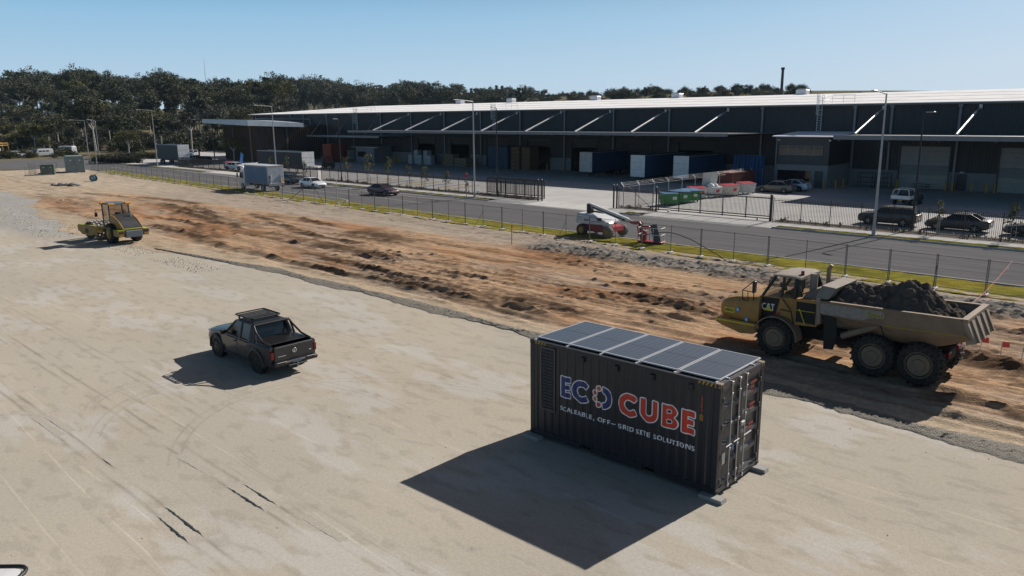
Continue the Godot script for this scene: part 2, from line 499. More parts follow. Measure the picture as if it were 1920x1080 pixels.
func make_ground() -> void:
	var mb := MB.new()
	var xs := []
	var zs := []
	for i in 61: xs.append(-1800.0 + 40.0 * i)
	for i in 51: zs.append(-1700.0 + 40.0 * i)
	for i in xs.size() - 1:
		for j in zs.size() - 1:
			var k := []
			for o in [[0, 1], [1, 1], [1, 0], [0, 0]]:
				var x: float = xs[i + o[0]]
				var z: float = zs[j + o[1]]
				k.append(Vector3(x, terrain(x, z), z))
			mb.quad(k[0], k[1], k[2], k[3])
	struct("ground", mb.smooth(80), M.ground)
	# compacted pad
	N.speckle = speckle()
	for r in [[-42.0, 4.0, -24.6, 2.0, 2048, 1184], [-126.0, -42.0, -30.0, 2.0, 1200, 457], [4.0, 16.0, -24.6, 14.0, 256, 824], [-126.0, 4.0, 2.0, 14.0, 1200, 112]]:
		var m := StandardMaterial3D.new()
		m.albedo_texture = pad_image(r[0], r[1], r[2], r[3], r[4], r[5])
		m.roughness = 0.92
		matte(m)
		m.albedo_color = Color(1.0, 1.0, 1.0)
		m.detail_enabled = true; m.detail_albedo = N.speckle; m.detail_blend_mode = BaseMaterial3D.BLEND_MODE_MUL; m.detail_uv_layer = BaseMaterial3D.DETAIL_UV_2
		mb = MB.new()
		mb.flat_uv2 = 0.16
		for i in 120:
			var p: float = lerpf(r[0], r[1], i / 120.0)
			var q: float = lerpf(r[0], r[1], (i + 1) / 120.0)
			var zp := maxf(pad_edge(p), r[2])
			var zq := maxf(pad_edge(q), r[2])
			var U := func(x: float, z: float) -> Vector2: return Vector2((x - r[0]) / (r[1] - r[0]), (z - r[2]) / (r[3] - r[2]))
			mb.quad(Vector3(p, 0, r[3]), Vector3(q, 0, r[3]), Vector3(q, 0, zq), Vector3(p, 0, zp), U.call(p, r[3]), U.call(q, r[3]), U.call(q, zq), U.call(p, zp))
		struct("site_pad", mb, m)
	# little broken ridges left by tyres in the pad
	mb = MB.new()
	var a := fnoise(1.7, 33, 3)
	for k in [[-27.05, -6.60, -25.1, -6.68, 0.02], [-22.5, -6.70, -21.3, -6.74, 0.03], [-18.3, -6.74, -16.0, -6.74, 0.075], [-17.95, -6.41, -15.95, -6.39, 0.055], [-17.95, -8.64, -16.1, -8.64, 0.06], [-18.1, -8.28, -16.1, -8.30, 0.06], [-27.5, -6.29, -25.0, -6.36, 0.015], [-21.0, -8.18, -19.0, -8.24, 0.012], [-15.2, -8.7, -13.6, -8.72, 0.015]]:
		var n := int((k[2] - k[0]) / 0.045)
		var prev := []
		for i in n + 1:
			var f := float(i) / n
			var x: float = lerpf(k[0], k[2], f)
			var z: float = lerpf(k[1], k[3], f) + 0.02 * a.get_noise_2d(x * 1.5, 3.0)
			var hgt: float = 0.62 * k[4] * sin(PI * f) ** 0.8 * clampf(0.8 + 0.5 * a.get_noise_2d(x * 0.8, 9.0) + 0.45 * a.get_noise_2d(x * 7.0, 19.0), 0.2, 1.4)
			var wd: float = 0.03 + k[4] * (0.55 + 0.3 * a.get_noise_2d(x * 1.2, 40.0))
			var ring := [Vector3(x, 0.001, z + wd * 0.35), Vector3(x, hgt * 0.92, z + wd * 0.12), Vector3(x, hgt, z - wd * 0.05), Vector3(x, 0.0015, z - wd * 6.0)]
			if prev: mb.loft([prev, ring], false, false)
			prev = ring
	M.clod = matte(mat(lin(0.455, 0.428, 0.368), 0.95, 0, N.grain, 2.0))
	struct("rut_ridges", mb.smooth(50), M.clod)
	# stones and clods lying on the pad
	mb = MB.new()
	for i in 150:
		var x := rng.randf_range(-42.0, 0.0)
		var z := rng.randf_range(-23.5, -2.0)
		if x > -15.5 and x < -7.5 and z < -15.2 and z > -19.5: continue
		if x > -31.0 and x < -24.0 and z < -12.8 and z > -16.0: continue
		pebble(mb, Vector3(x, 0, z), rng.randf_range(0.010, 0.028))
	for i in 46:
		for j in 9:
			var x := -63.0 + i * 0.36 + rng.randf_range(-0.06, 0.06)
			if (x > -56.0 and x < -53.0) or rng.randf() < 0.25: continue
			pebble(mb, Vector3(x, 0, -22.4 + j * 0.2 + rng.randf_range(-0.04, 0.04)), rng.randf_range(0.05, 0.085))
	for i in 900:
		pebble(mb, Vector3(rng.randf_range(-112.0, -70.0), 0, rng.randf_range(-24.0, -19.0)), rng.randf_range(0.04, 0.09))
	struct("pad_pebbles", mb.smooth(60), M.clod, "stuff")
	make_mud()

func pebble(mb: MB, at: Vector3, r: float) -> void:
	var k := [Vector3(0, r * rng.randf_range(0.6, 1.0), 0)]
	for i in 5:
		var f := TAU * i / 5 + rng.randf() * 0.6
		k.append(Vector3(cos(f), -0.1, sin(f)) * r * rng.randf_range(0.7, 1.3))
	for i in 5: mb.tri(at + k[0], at + k[1 + (i + 1) % 5], at + k[1 + i])

# dark ridges of pushed-up mud: x0, z0, x1, z1, half width, height
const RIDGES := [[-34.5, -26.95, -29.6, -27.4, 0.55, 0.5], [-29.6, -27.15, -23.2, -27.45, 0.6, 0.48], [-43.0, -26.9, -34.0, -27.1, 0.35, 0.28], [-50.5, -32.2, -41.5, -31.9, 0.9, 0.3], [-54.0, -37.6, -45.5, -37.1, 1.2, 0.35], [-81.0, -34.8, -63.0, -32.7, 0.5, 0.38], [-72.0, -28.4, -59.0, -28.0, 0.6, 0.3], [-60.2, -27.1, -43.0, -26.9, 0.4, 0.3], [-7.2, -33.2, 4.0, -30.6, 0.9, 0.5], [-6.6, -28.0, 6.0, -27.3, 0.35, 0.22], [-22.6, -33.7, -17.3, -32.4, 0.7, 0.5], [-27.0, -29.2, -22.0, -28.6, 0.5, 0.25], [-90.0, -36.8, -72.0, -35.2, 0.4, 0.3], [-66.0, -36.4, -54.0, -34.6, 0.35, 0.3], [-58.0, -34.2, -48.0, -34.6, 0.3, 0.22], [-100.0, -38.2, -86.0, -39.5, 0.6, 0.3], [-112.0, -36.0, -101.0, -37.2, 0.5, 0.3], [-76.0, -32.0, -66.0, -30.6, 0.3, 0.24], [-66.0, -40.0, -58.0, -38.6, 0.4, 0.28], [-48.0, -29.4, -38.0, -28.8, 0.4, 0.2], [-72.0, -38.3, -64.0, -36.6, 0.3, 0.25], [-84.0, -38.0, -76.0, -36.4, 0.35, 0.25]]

func make_mud() -> void:
	var a := fnoise(0.09, 51, 3)
	var b := fnoise(0.55, 52, 4)
	var d := fnoise(2.1, 53, 4)
	var f := fnoise(0.35, 54, 4)
	var height := func(x: float, z: float) -> float:
		var y := 0.05 * b.get_noise_2d(x * 0.3, z) + 0.030 * d.get_noise_2d(x * 0.35, z)
		var wet := sm(0.0, 0.35, a.get_noise_2d(x * 0.5 + 20.0, z * 1.2) + 0.35 * f.get_noise_2d(x * 0.4, z))
		y += 0.10 * wet * absf(f.get_noise_2d(x * 0.45, z * 2.2)) + 0.07 * wet * d.get_noise_2d(x * 0.7, z * 1.3)
		for k in RIDGES:
			if x < k[0] - 0.8 or x > k[2] + 0.8: continue
			var s: float = clampf((x - k[0]) / (k[2] - k[0]), 0.0, 1.0)
			var zz: float = lerpf(k[1], k[3], s) + 0.5 * f.get_noise_2d(x * 0.8, k[1] * 9.0)
			var t: float = absf(z - zz) / (k[4] * (1.0 + 0.5 * b.get_noise_2d(x * 2.0, k[1])))
			if t < 1.6:
				var end: float = sm(-0.8, 0.9, x - k[0]) * sm(-0.8, 0.9, k[2] - x)
				y += end * k[5] * 0.6 * exp(-2.2 * t * t) * (0.75 + 0.45 * d.get_noise_2d(x * 0.45, z * 0.9) + 0.5 * b.get_noise_2d(x * 0.7, 5.0) + 0.15 * d.get_noise_2d(x * 2.0, z * 2.0))
		# long thin ridges squeezed up between wheel lanes
		var act := sm(-40.5, -38.0, z) * sm(-25.4, -27.0, z) * sm(-0.25, 0.25, a.get_noise_2d(x * 0.5 + 20.0, z * 0.8) + 0.3 * f.get_noise_2d(x * 0.2, z))
		if act > 0.0:
			var rd := 1.0 - absf(b.get_noise_2d(x * 0.09 + 11.0, z * 0.75 + 0.04 * x)) * 3.2
			if rd > 0.0: y += act * 0.12 * rd * rd * (0.8 + 0.9 * d.get_noise_2d(x * 0.6, z))
		# wheel ruts where the dump truck drives
		for zr in [-28.4, -30.9, -26.2]:
			var t2: float = absf(z - zr - 0.35 * a.get_noise_2d(x, zr)) / 0.33
			if t2 < 2.5: y += 0.10 * (exp(-(t2 - 1.35) * (t2 - 1.35) * 3.0) - 0.8 * exp(-t2 * t2)) * (0.6 + b.get_noise_2d(x * 0.3, zr)) + 0.02 * exp(-t2 * t2) * sin(x * 26.0 + absf(z - zr) * 14.0)
		# bank of broken rock beside the fence
		var rock := sm(-44.6, -43.4, z) * sm(-39.7, -41.0, z) * sm(-39.5, -36.0, x)
		if rock > 0: y += rock * (0.13 + 0.10 * d.get_noise_2d(x * 1.2, z * 1.5) + 0.12 * f.get_noise_2d(x * 0.8, z * 1.4) + 0.06 * d.get_noise_2d(x * 3.0, z * 3.0))
		return y - 0.02
	var shade := func(x: float, z: float, y: float) -> Color:
		var n1 := a.get_noise_2d(x * 0.4, z * 1.1)
		var n2 := f.get_noise_2d(x * 0.35, z * 1.4)
		var n3 := d.get_noise_2d(x * 0.6, z * 1.2)
		var dry := Vector3(0.50, 0.345, 0.225)
		var orange := Vector3(0.40, 0.225, 0.125)
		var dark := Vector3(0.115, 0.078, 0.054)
		var grey := Vector3(0.42, 0.355, 0.29)
		var c := dry.lerp(orange, sm(-0.05, 0.40, n1 + 0.3 * n2))
		c = c.lerp(Vector3(0.42, 0.32, 0.24), sm(0.02, 0.5, a.get_noise_2d(x * 0.6 + 70.0, z * 1.7)))
		var wet := sm(0.10, 0.42, a.get_noise_2d(x * 0.5 + 20.0, z * 1.2) + 0.45 * n2) * sm(-41.5, -39.0, z)
		c = c.lerp(dark, 0.55 * wet * sm(-0.35, 0.35, n3 + n2))
		c = c.lerp(dark, 0.85 * sm(0.07, 0.17, y))
		c = c.lerp(dark * 1.3, 0.7 * sm(0.22, 0.46, f.get_noise_2d(x * 0.16 + 31.0, z * 1.7) + 0.5 * a.get_noise_2d(x * 0.8, z)) * sm(-40.5, -38.5, z) * sm(0.05, 0.35, d.get_noise_2d(x * 0.3, z * 1.6) + 0.35))
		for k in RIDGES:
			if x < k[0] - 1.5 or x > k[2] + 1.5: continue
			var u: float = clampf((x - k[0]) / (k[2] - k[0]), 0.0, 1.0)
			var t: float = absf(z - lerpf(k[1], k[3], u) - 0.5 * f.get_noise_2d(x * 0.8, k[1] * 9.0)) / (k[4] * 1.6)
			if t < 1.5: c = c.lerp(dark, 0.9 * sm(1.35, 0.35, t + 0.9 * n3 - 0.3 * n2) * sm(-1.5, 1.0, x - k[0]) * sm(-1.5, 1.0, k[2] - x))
		c = c.lerp(grey, sm(-40.6, -42.6, z - 0.5 * n2 + 0.03 * minf(0.0, x + 40.0)))       # stony margin under the fence
		c = c.lerp(Vector3(0.19, 0.20, 0.195), sm(-44.6, -43.8, z) * sm(-39.9, -41.2, z) * sm(-39.5, -37.0, x) * (0.6 + 0.4 * n3))
		c = c.lerp(Vector3(0.52, 0.44, 0.34), sm(-96.0, -118.0, x + 8.0 * n2) * 0.9)        # dry ground at the far end
		c = c.lerp(Vector3(0.50, 0.415, 0.31), 0.8 * sm(-27.4, -25.6, z + 0.4 * n2) * (1.0 - sm(0.06, 0.14, y)))
		# wheel lanes: long dark wet streaks and paler worn ones
		var lane := b.get_noise_2d(x * 0.035 + 60.0, z * 1.5 + 0.02 * x) + 0.45 * d.get_noise_2d(x * 0.12, z * 1.1)
		var zone := sm(-40.5, -38.0, z) * sm(-25.2, -26.4, z)
		c = c.lerp(dark * 1.25, zone * 0.72 * sm(0.24, 0.50, lane) * (0.55 + 0.45 * n3))
		c = c.lerp(dry * 1.12, zone * 0.5 * sm(-0.2, -0.5, lane))
		c *= 1.0 + 0.22 * n3 + 0.12 * n2
		return Color(clampf(c.x, 0.02, 0.7), clampf(c.y, 0.02, 0.7), clampf(c.z, 0.015, 0.7))
	for r in [[-44.0, 12.0, 0.14, 0.12], [-84.0, -44.0, 0.3, 0.2], [-176.0, -84.0, 0.6, 0.35]]:
		var mb := MB.new()
		var nx := int((r[1] - r[0]) / r[2])
		var rows := []
		var cols := []
		for i in nx + 1:
			var x: float = lerpf(r[0], r[1], float(i) / nx)
			var z1: float = on(FENCE, x) - 0.5
			var z0 := pad_edge(x) + 0.03
			var nz := int(20.5 / r[3])
			var row := PackedVector3Array()
			var col := PackedColorArray()
			for j in nz + 1:
				var z: float = lerpf(z0, z1, float(j) / nz)
				var edge := sm(0.0, 1.2, z0 - z)
				var y: float = height.call(x, z)
				row.append(Vector3(x, lerpf(0.008, y, edge), z))
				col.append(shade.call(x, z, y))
			rows.append(row); cols.append(col)
		for i in nx:
			var A: PackedVector3Array = rows[i]
			var B: PackedVector3Array = rows[i + 1]
			for j in A.size() - 1:
				mb.quad(A[j], B[j], B[j + 1], A[j + 1])
				var at := mb.c.size() - 6
				var P: PackedColorArray = cols[i]
				var Q: PackedColorArray = cols[i + 1]
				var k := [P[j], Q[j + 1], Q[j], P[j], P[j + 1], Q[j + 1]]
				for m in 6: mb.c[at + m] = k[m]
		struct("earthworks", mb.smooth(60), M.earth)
	# windrow of gravel along the edge of the pad
	var g := MB.new()
	var prev := []
	var e := fnoise(1.3, 61, 4)
	for i in 901:
		var x := lerpf(-58.0, 12.0, i / 900.0)
		var mid := -24.35 + 0.35 * a.get_noise_2d(x * 0.6, 2.0) + (1.6 * sm(-44.0, -62.0, x))
		var wd := (0.45 + 0.35 * a.get_noise_2d(x * 1.4, 8.0) + 0.12 * b.get_noise_2d(x * 2.0, 3.0)) * sm(-62.0, -40.0, x) + 0.05
		var ring := []
		for j in 15:
			var s := j / 14.0 * 2.0 - 1.0
			var z := mid - s * wd
			var y := 0.015 + (1.0 - s * s) * (0.03 + 0.07 * absf(e.get_noise_2d(x * 2.6, z * 2.6)) + 0.035 * d.get_noise_2d(x * 2.5, z * 2.5))
			ring.append(Vector3(x, y if j > 0 and j < 14 else -0.01, z))
		if prev: g.loft([prev, ring], false, false)
		prev = ring
	M.gravel = mat(lin(0.42, 0.39, 0.335), 0.95, 0, noise_tex(0.09, [[0.0, Color(0.35, 0.35, 0.36)], [0.5, Color(0.75, 0.75, 0.74)], [1.0, Color(1, 1, 1)]], 512, 4, 0, 41), 0.9)
	bump(M.gravel, N.lump, 4.0)
	struct("gravel_windrow", g.smooth(50), M.gravel)

# ---------------------------------------------------------------- roads, verges, yard surface
func band(a: Array, off0: float, off1: float, x0: float, x1: float, y: float, step := 4.0) -> MB:  # strip beside a polyline, from off0 to off1 metres further from the camera
	var mb := MB.new()
	var n := int(ceil((x1 - x0) / step))
	for i in n:
		var p := lerpf(x0, x1, float(i) / n)
		var q := lerpf(x0, x1, float(i + 1) / n)
		mb.quad(Vector3(p, y, on(a, p) - off0), Vector3(q, y, on(a, q) - off0), Vector3(q, y, on(a, q) - off1), Vector3(p, y, on(a, p) - off1))
	return mb

func kerb(a: Array, side: float, x0: float, x1: float) -> MB:
	var mb := MB.new()
	var n := int(ceil((x1 - x0) / 4.0))
	for i in n:
		var p := lerpf(x0, x1, float(i) / n)
		var q := lerpf(x0, x1, float(i + 1) / n)
		var zp := on(a, p)
		var zq := on(a, q)
		var d0 := -0.16 * side
		mb.hexa([Vector3(p, -0.14, maxf(zp, zp + d0)), Vector3(q, -0.14, maxf(zq, zq + d0)), Vector3(q, -0.14, minf(zq, zq + d0)), Vector3(p, -0.14, minf(zp, zp + d0)),
			Vector3(p, 0.015, maxf(zp, zp + d0)), Vector3(q, 0.015, maxf(zq, zq + d0)), Vector3(q, 0.015, minf(zq, zq + d0)), Vector3(p, 0.015, minf(zp, zp + d0))])
	return mb

func stripe(pts: Array, w: float, y: float) -> MB:
	var mb := MB.new()
	for i in pts.size() - 1:
		var p := Vector3(pts[i][0], y, pts[i][1])
		var q := Vector3(pts[i + 1][0], y, pts[i + 1][1])
		var s := (q - p).cross(Vector3.UP).normalized() * w / 2
		mb.quad(p + s, q + s, q - s, p - s) if s.z > 0 else mb.quad(p - s, q - s, q + s, p + s)
	return mb

func grass_strip(called: String, fa: Array, o0: float, o1: float, x0: float, x1: float, y: float, seed_: int, tint: Vector3) -> void:
	var mb := MB.new()
	var f := fnoise(0.9, seed_, 4)
	var g := fnoise(0.15, seed_ + 1, 3)
	var st := 0.5
	var n := int((x1 - x0) / st)
	var m := 8
	for i in n:
		for j in m:
			var k := []
			var cc := []
			for o in [[0, 0], [1, 0], [1, 1], [0, 1]]:
				var x: float = x0 + (i + o[0]) * st
				var z: float = on(fa, x) - lerpf(o0, o1, float(j + o[1]) / m)
				k.append(Vector3(x, y + 0.035 + 0.06 * f.get_noise_2d(x * 2.0, z * 2.0), z))
				var s := 1.0 + 0.5 * f.get_noise_2d(x, z) + 0.3 * g.get_noise_2d(x, z)
				var dry := sm(-0.1, 0.4, g.get_noise_2d(x + 50, z * 2))
				cc.append(Color(tint.x * s * (1.0 + 0.15 * dry), tint.y * s, tint.z * s))
			mb.quad(k[0], k[1], k[2], k[3])
			var at := mb.c.size() - 6
			var o2 := [0, 2, 1, 0, 3, 2]
			for w in 6: mb.c[at + w] = cc[o2[w]]
	M.grass.albedo_texture = N.grain; M.grass.uv1_triplanar = true; M.grass.uv1_scale = Vector3.ONE * 1.3
	bump(M.grass, N.lump, 8.0)
	struct(called, mb.smooth(70), M.grass)

const BEDS := [[-104.0, -58.6], [-46.6, -42.4], [-29.8, 14.0], [-160.0, -109.0]]

func make_roads() -> void:
	var poly := []
	for k in NEAR_KERB:
		if k[0] > -170.0: poly.append(k)
	poly.reverse()
	poly.append_array([[-172.0, -54.5], [-181.0, -47.0], [-192.0, -34.0], [-215.0, -16.0], [-262.0, 4.0], [-262.0, -14.0], [-238.0, -32.0], [-226.0, -52.0], [-224.0, -80.0], [-246.0, -130.0], [-226.0, -130.0], [-206.0, -82.0], [-192.0, -68.5]])
	for k in FAR_KERB:
		if k[0] > -190.0: poly.append(k)
	struct("road", sheet(poly, -0.12), M.asphalt)
	# concrete gutters beside the kerbs
	struct("gutter_near", band(NEAR_KERB, 0.0, 0.32, -160.0, 15.0, -0.114), M.kerb)
	struct("gutter_far", band(FAR_KERB, -0.32, 0.0, -160.0, 15.0, -0.114), M.kerb)
	struct("kerb_near", kerb(NEAR_KERB, -1.0, -166.0, 15.0), M.kerb)
	for r in [[-186.0, -141.0], [-123.0, -63.0], [-44.2, -41.8], [-28.4, 15.0]]:
		struct("kerb_far", kerb(FAR_KERB, 1.0, r[0], r[1]), M.kerb)
		grass_strip("verge_far", FAR_KERB, 0.17, 1.15, r[0] + 0.3, r[1], -0.02, 77, Vector3(0.24, 0.24, 0.06))
	grass_strip("verge_near", FENCE, -0.35, 3.55, -160.0, 15.0, -0.05, 70, Vector3(0.345, 0.325, 0.065))
	for r in [[-190.0, -141.0], [-123.0, -63.0], [-44.2, -41.8], [-28.4, 15.0]]: struct("footpath", band(FAR_KERB, 1.15, 3.0, r[0], r[1], 0.012), M.path)
	# crossovers, one slab each
	for r in [[-63.0, -44.2, 5], [-41.8, -28.4, 5], [-141.0, -123.0, 5]]:
		var o := Node3D.new()
		o.name = numbered("driveway"); add_child(o); o.set_meta("kind", "structure")
		for i in r[2]:
			var p: float = lerpf(r[0], r[1], float(i) / r[2]) + 0.015
			var q: float = lerpf(r[0], r[1], float(i + 1) / r[2]) - 0.015
			var mb := MB.new()
			var z0 := on(FAR_KERB, p)
			var z1 := on(FAR_KERB, q)
			mb.hexa([Vector3(p, -0.15, z0 + 0.05), Vector3(q, -0.15, z1 + 0.05), Vector3(q, -0.15, z1 - 3.4), Vector3(p, -0.15, z0 - 3.4), Vector3(p, -0.085, z0 + 0.05), Vector3(q, -0.085, z1 + 0.05), Vector3(q, 0.02, z1 - 3.4), Vector3(p, 0.02, z0 - 3.4)])
			part("slab", mb, M.path, o)
	# yard concrete in poured bays
	var y := Node3D.new()
	y.name = "yard_pavement"; add_child(y); y.set_meta("kind", "structure")
	var x := -132.0
	while x < 16.0:
		for r in [[-66.0, -76.0], [-76.0, -86.0], [-86.0, -96.0], [-96.0, -107.0]]:
			var z0: float = r[0] if r[0] < -66.5 else on(FAR_KERB, x + 3.0) - 3.4
			var mb := MB.new()
			mb.ab(Vector3(x + 0.015, -0.14, z0 - 0.015), Vector3(x + 5.985, 0.004, r[1] + 0.015))
			part("slab", mb, M.yard, y)
		x += 6.0
	struct("car_park", sheet([[-200.0, -69.4], [-132.0, -68.8], [-132.0, -107.0], [-230.0, -107.0]], -0.02), M.yard)
	var marks := {"c1": [[-172.5, -60.9], [-130.3, -58.7]], "c2": [[-126.2, -58.1], [-111.8, -57.5], [-99.0, -57.6]], "n0": [[-124.5, -53.4], [-122.7, -54.3], [-104.6, -53.9], [-97.0, -54.4]],
		"near": [[-93.7, -54.4], [-85.5, -54.2], [-79.0, -53.8], [-77.2, -53.3], [-75.8, -52.5], [-75.2, -51.5]], "mid": [[-93.7, -57.8], [-82.9, -57.6], [-74.8, -57.2], [-67.6, -56.8]],
		"far": [[-94.1, -61.2], [-83.2, -61.0], [-76.7, -60.7], [-72.1, -60.6], [-68.5, -60.9], [-65.6, -61.6]], "edge": [[-103.6, -63.1], [-96.3, -62.8], [-85.8, -62.6], [-79.3, -62.4], [-73.5, -62.4]], "edgeL": [[-149.7, -64.7], [-133.5, -64.2], [-123.2, -63.2]]}
	for k in marks: struct("lane_marking", stripe(marks[k], 0.16, -0.108), M.paint)
	# painted bays in the yard, blue and yellow
	for i in 9:
		var p := -100.0 + i * 2.9
		struct("bay_marking", stripe([[p, -70.2], [p - 1.2, -76.5]], 0.7, 0.010), M.blue_line if i % 3 == 0 else M.yellow_line)
	for k in BEDS:
		var mb := band(FAR_KERB, 3.0, 4.9, k[0], k[1], 0.03, 2.0)
		struct("garden_bed", mb, M.mulch)
		ground_cover(k[0], k[1])

func ground_cover(x0: float, x1: float) -> void:  # low plants in the mulch
	var mb := MB.new()
	for i in int((x1 - x0) * 5.0):
		var x := rng.randf_range(x0, x1)
		var z := on(FAR_KERB, x) - rng.randf_range(3.1, 4.8)
		if rng.randf() < 0.5 and fmod(absf(x), 7.0) < 3.0: continue
		var h := rng.randf_range(0.1, 0.42)
		var s := rng.randf_range(0.75, 1.3)
		mb.col = Color(0.11 * s, 0.115 * s, 0.03 * s) if rng.randf() < 0.7 else Color(0.16 * s, 0.13 * s, 0.05 * s)
		for j in 7:
			var f := rng.randf() * TAU
			var tip := Vector3(cos(f) * h * 0.8, h * rng.randf_range(0.6, 1.0), sin(f) * h * 0.8)
			var sd := Vector3(-sin(f), 0, cos(f)) * 0.035
			var o := Vector3(x, 0.03, z)
			mb.tri(o - sd, o + sd, o + tip); mb.tri(o + tip * 0.5 - sd * 1.6, o + tip * 0.5 + sd * 1.6, o + tip)
	struct("ground_cover", mb, leaf_mat(), "stuff")

func leaf_mat() -> StandardMaterial3D:
	if not M.has("leaf"):
		M.leaf = mat(Color(1, 1, 1), 0.75, 0, null, 1, true)
		M.leaf.backlight_enabled = true; M.leaf.backlight = Color(0.25, 0.25, 0.12)
	return M.leaf

# ---------------------------------------------------------------- warehouse
func ribs(mb: MB, x0: float, x1: float, y0: float, y1: float, z: float, pitch := 0.35, depth := 0.035) -> MB:  # vertical trapezoid cladding facing the camera
	var n := maxi(1, int(round((x1 - x0) / pitch)))
	var p := (x1 - x0) / n
	for i in n:
		var a := x0 + i * p
		var k := [[a, z], [a + p * 0.55, z], [a + p * 0.65, z + depth], [a + p * 0.9, z + depth], [a + p, z]]
		for j in 4: mb.quad(Vector3(k[j][0], y0, k[j][1]), Vector3(k[j + 1][0], y0, k[j + 1][1]), Vector3(k[j + 1][0], y1, k[j + 1][1]), Vector3(k[j][0], y1, k[j][1]))
	return mb

const WALL := -107.0
const COLS := [-194.3, -177.0, -171.0, -161.0, -150.5, -140.1, -129.6, -119.1, -108.6, -98.2, -87.6, -77.1, -66.4, -51.0, -38.1, -33.5, -25.7, -14.7, -4.0, 7.0, 18.0]
const DOORS := [[-127.8, -122.3, 1], [-117.5, -112.0, 1], [-107.2, -101.5, 0], [-96.6, -91.1, 1], [-86.1, -80.6, 1], [-75.3, -69.6, 0], [-64.7, -58.7, 1], [-32.1, -26.35, 2], [-21.0, -15.2, 2], [-10.0, -4.2, 2]]

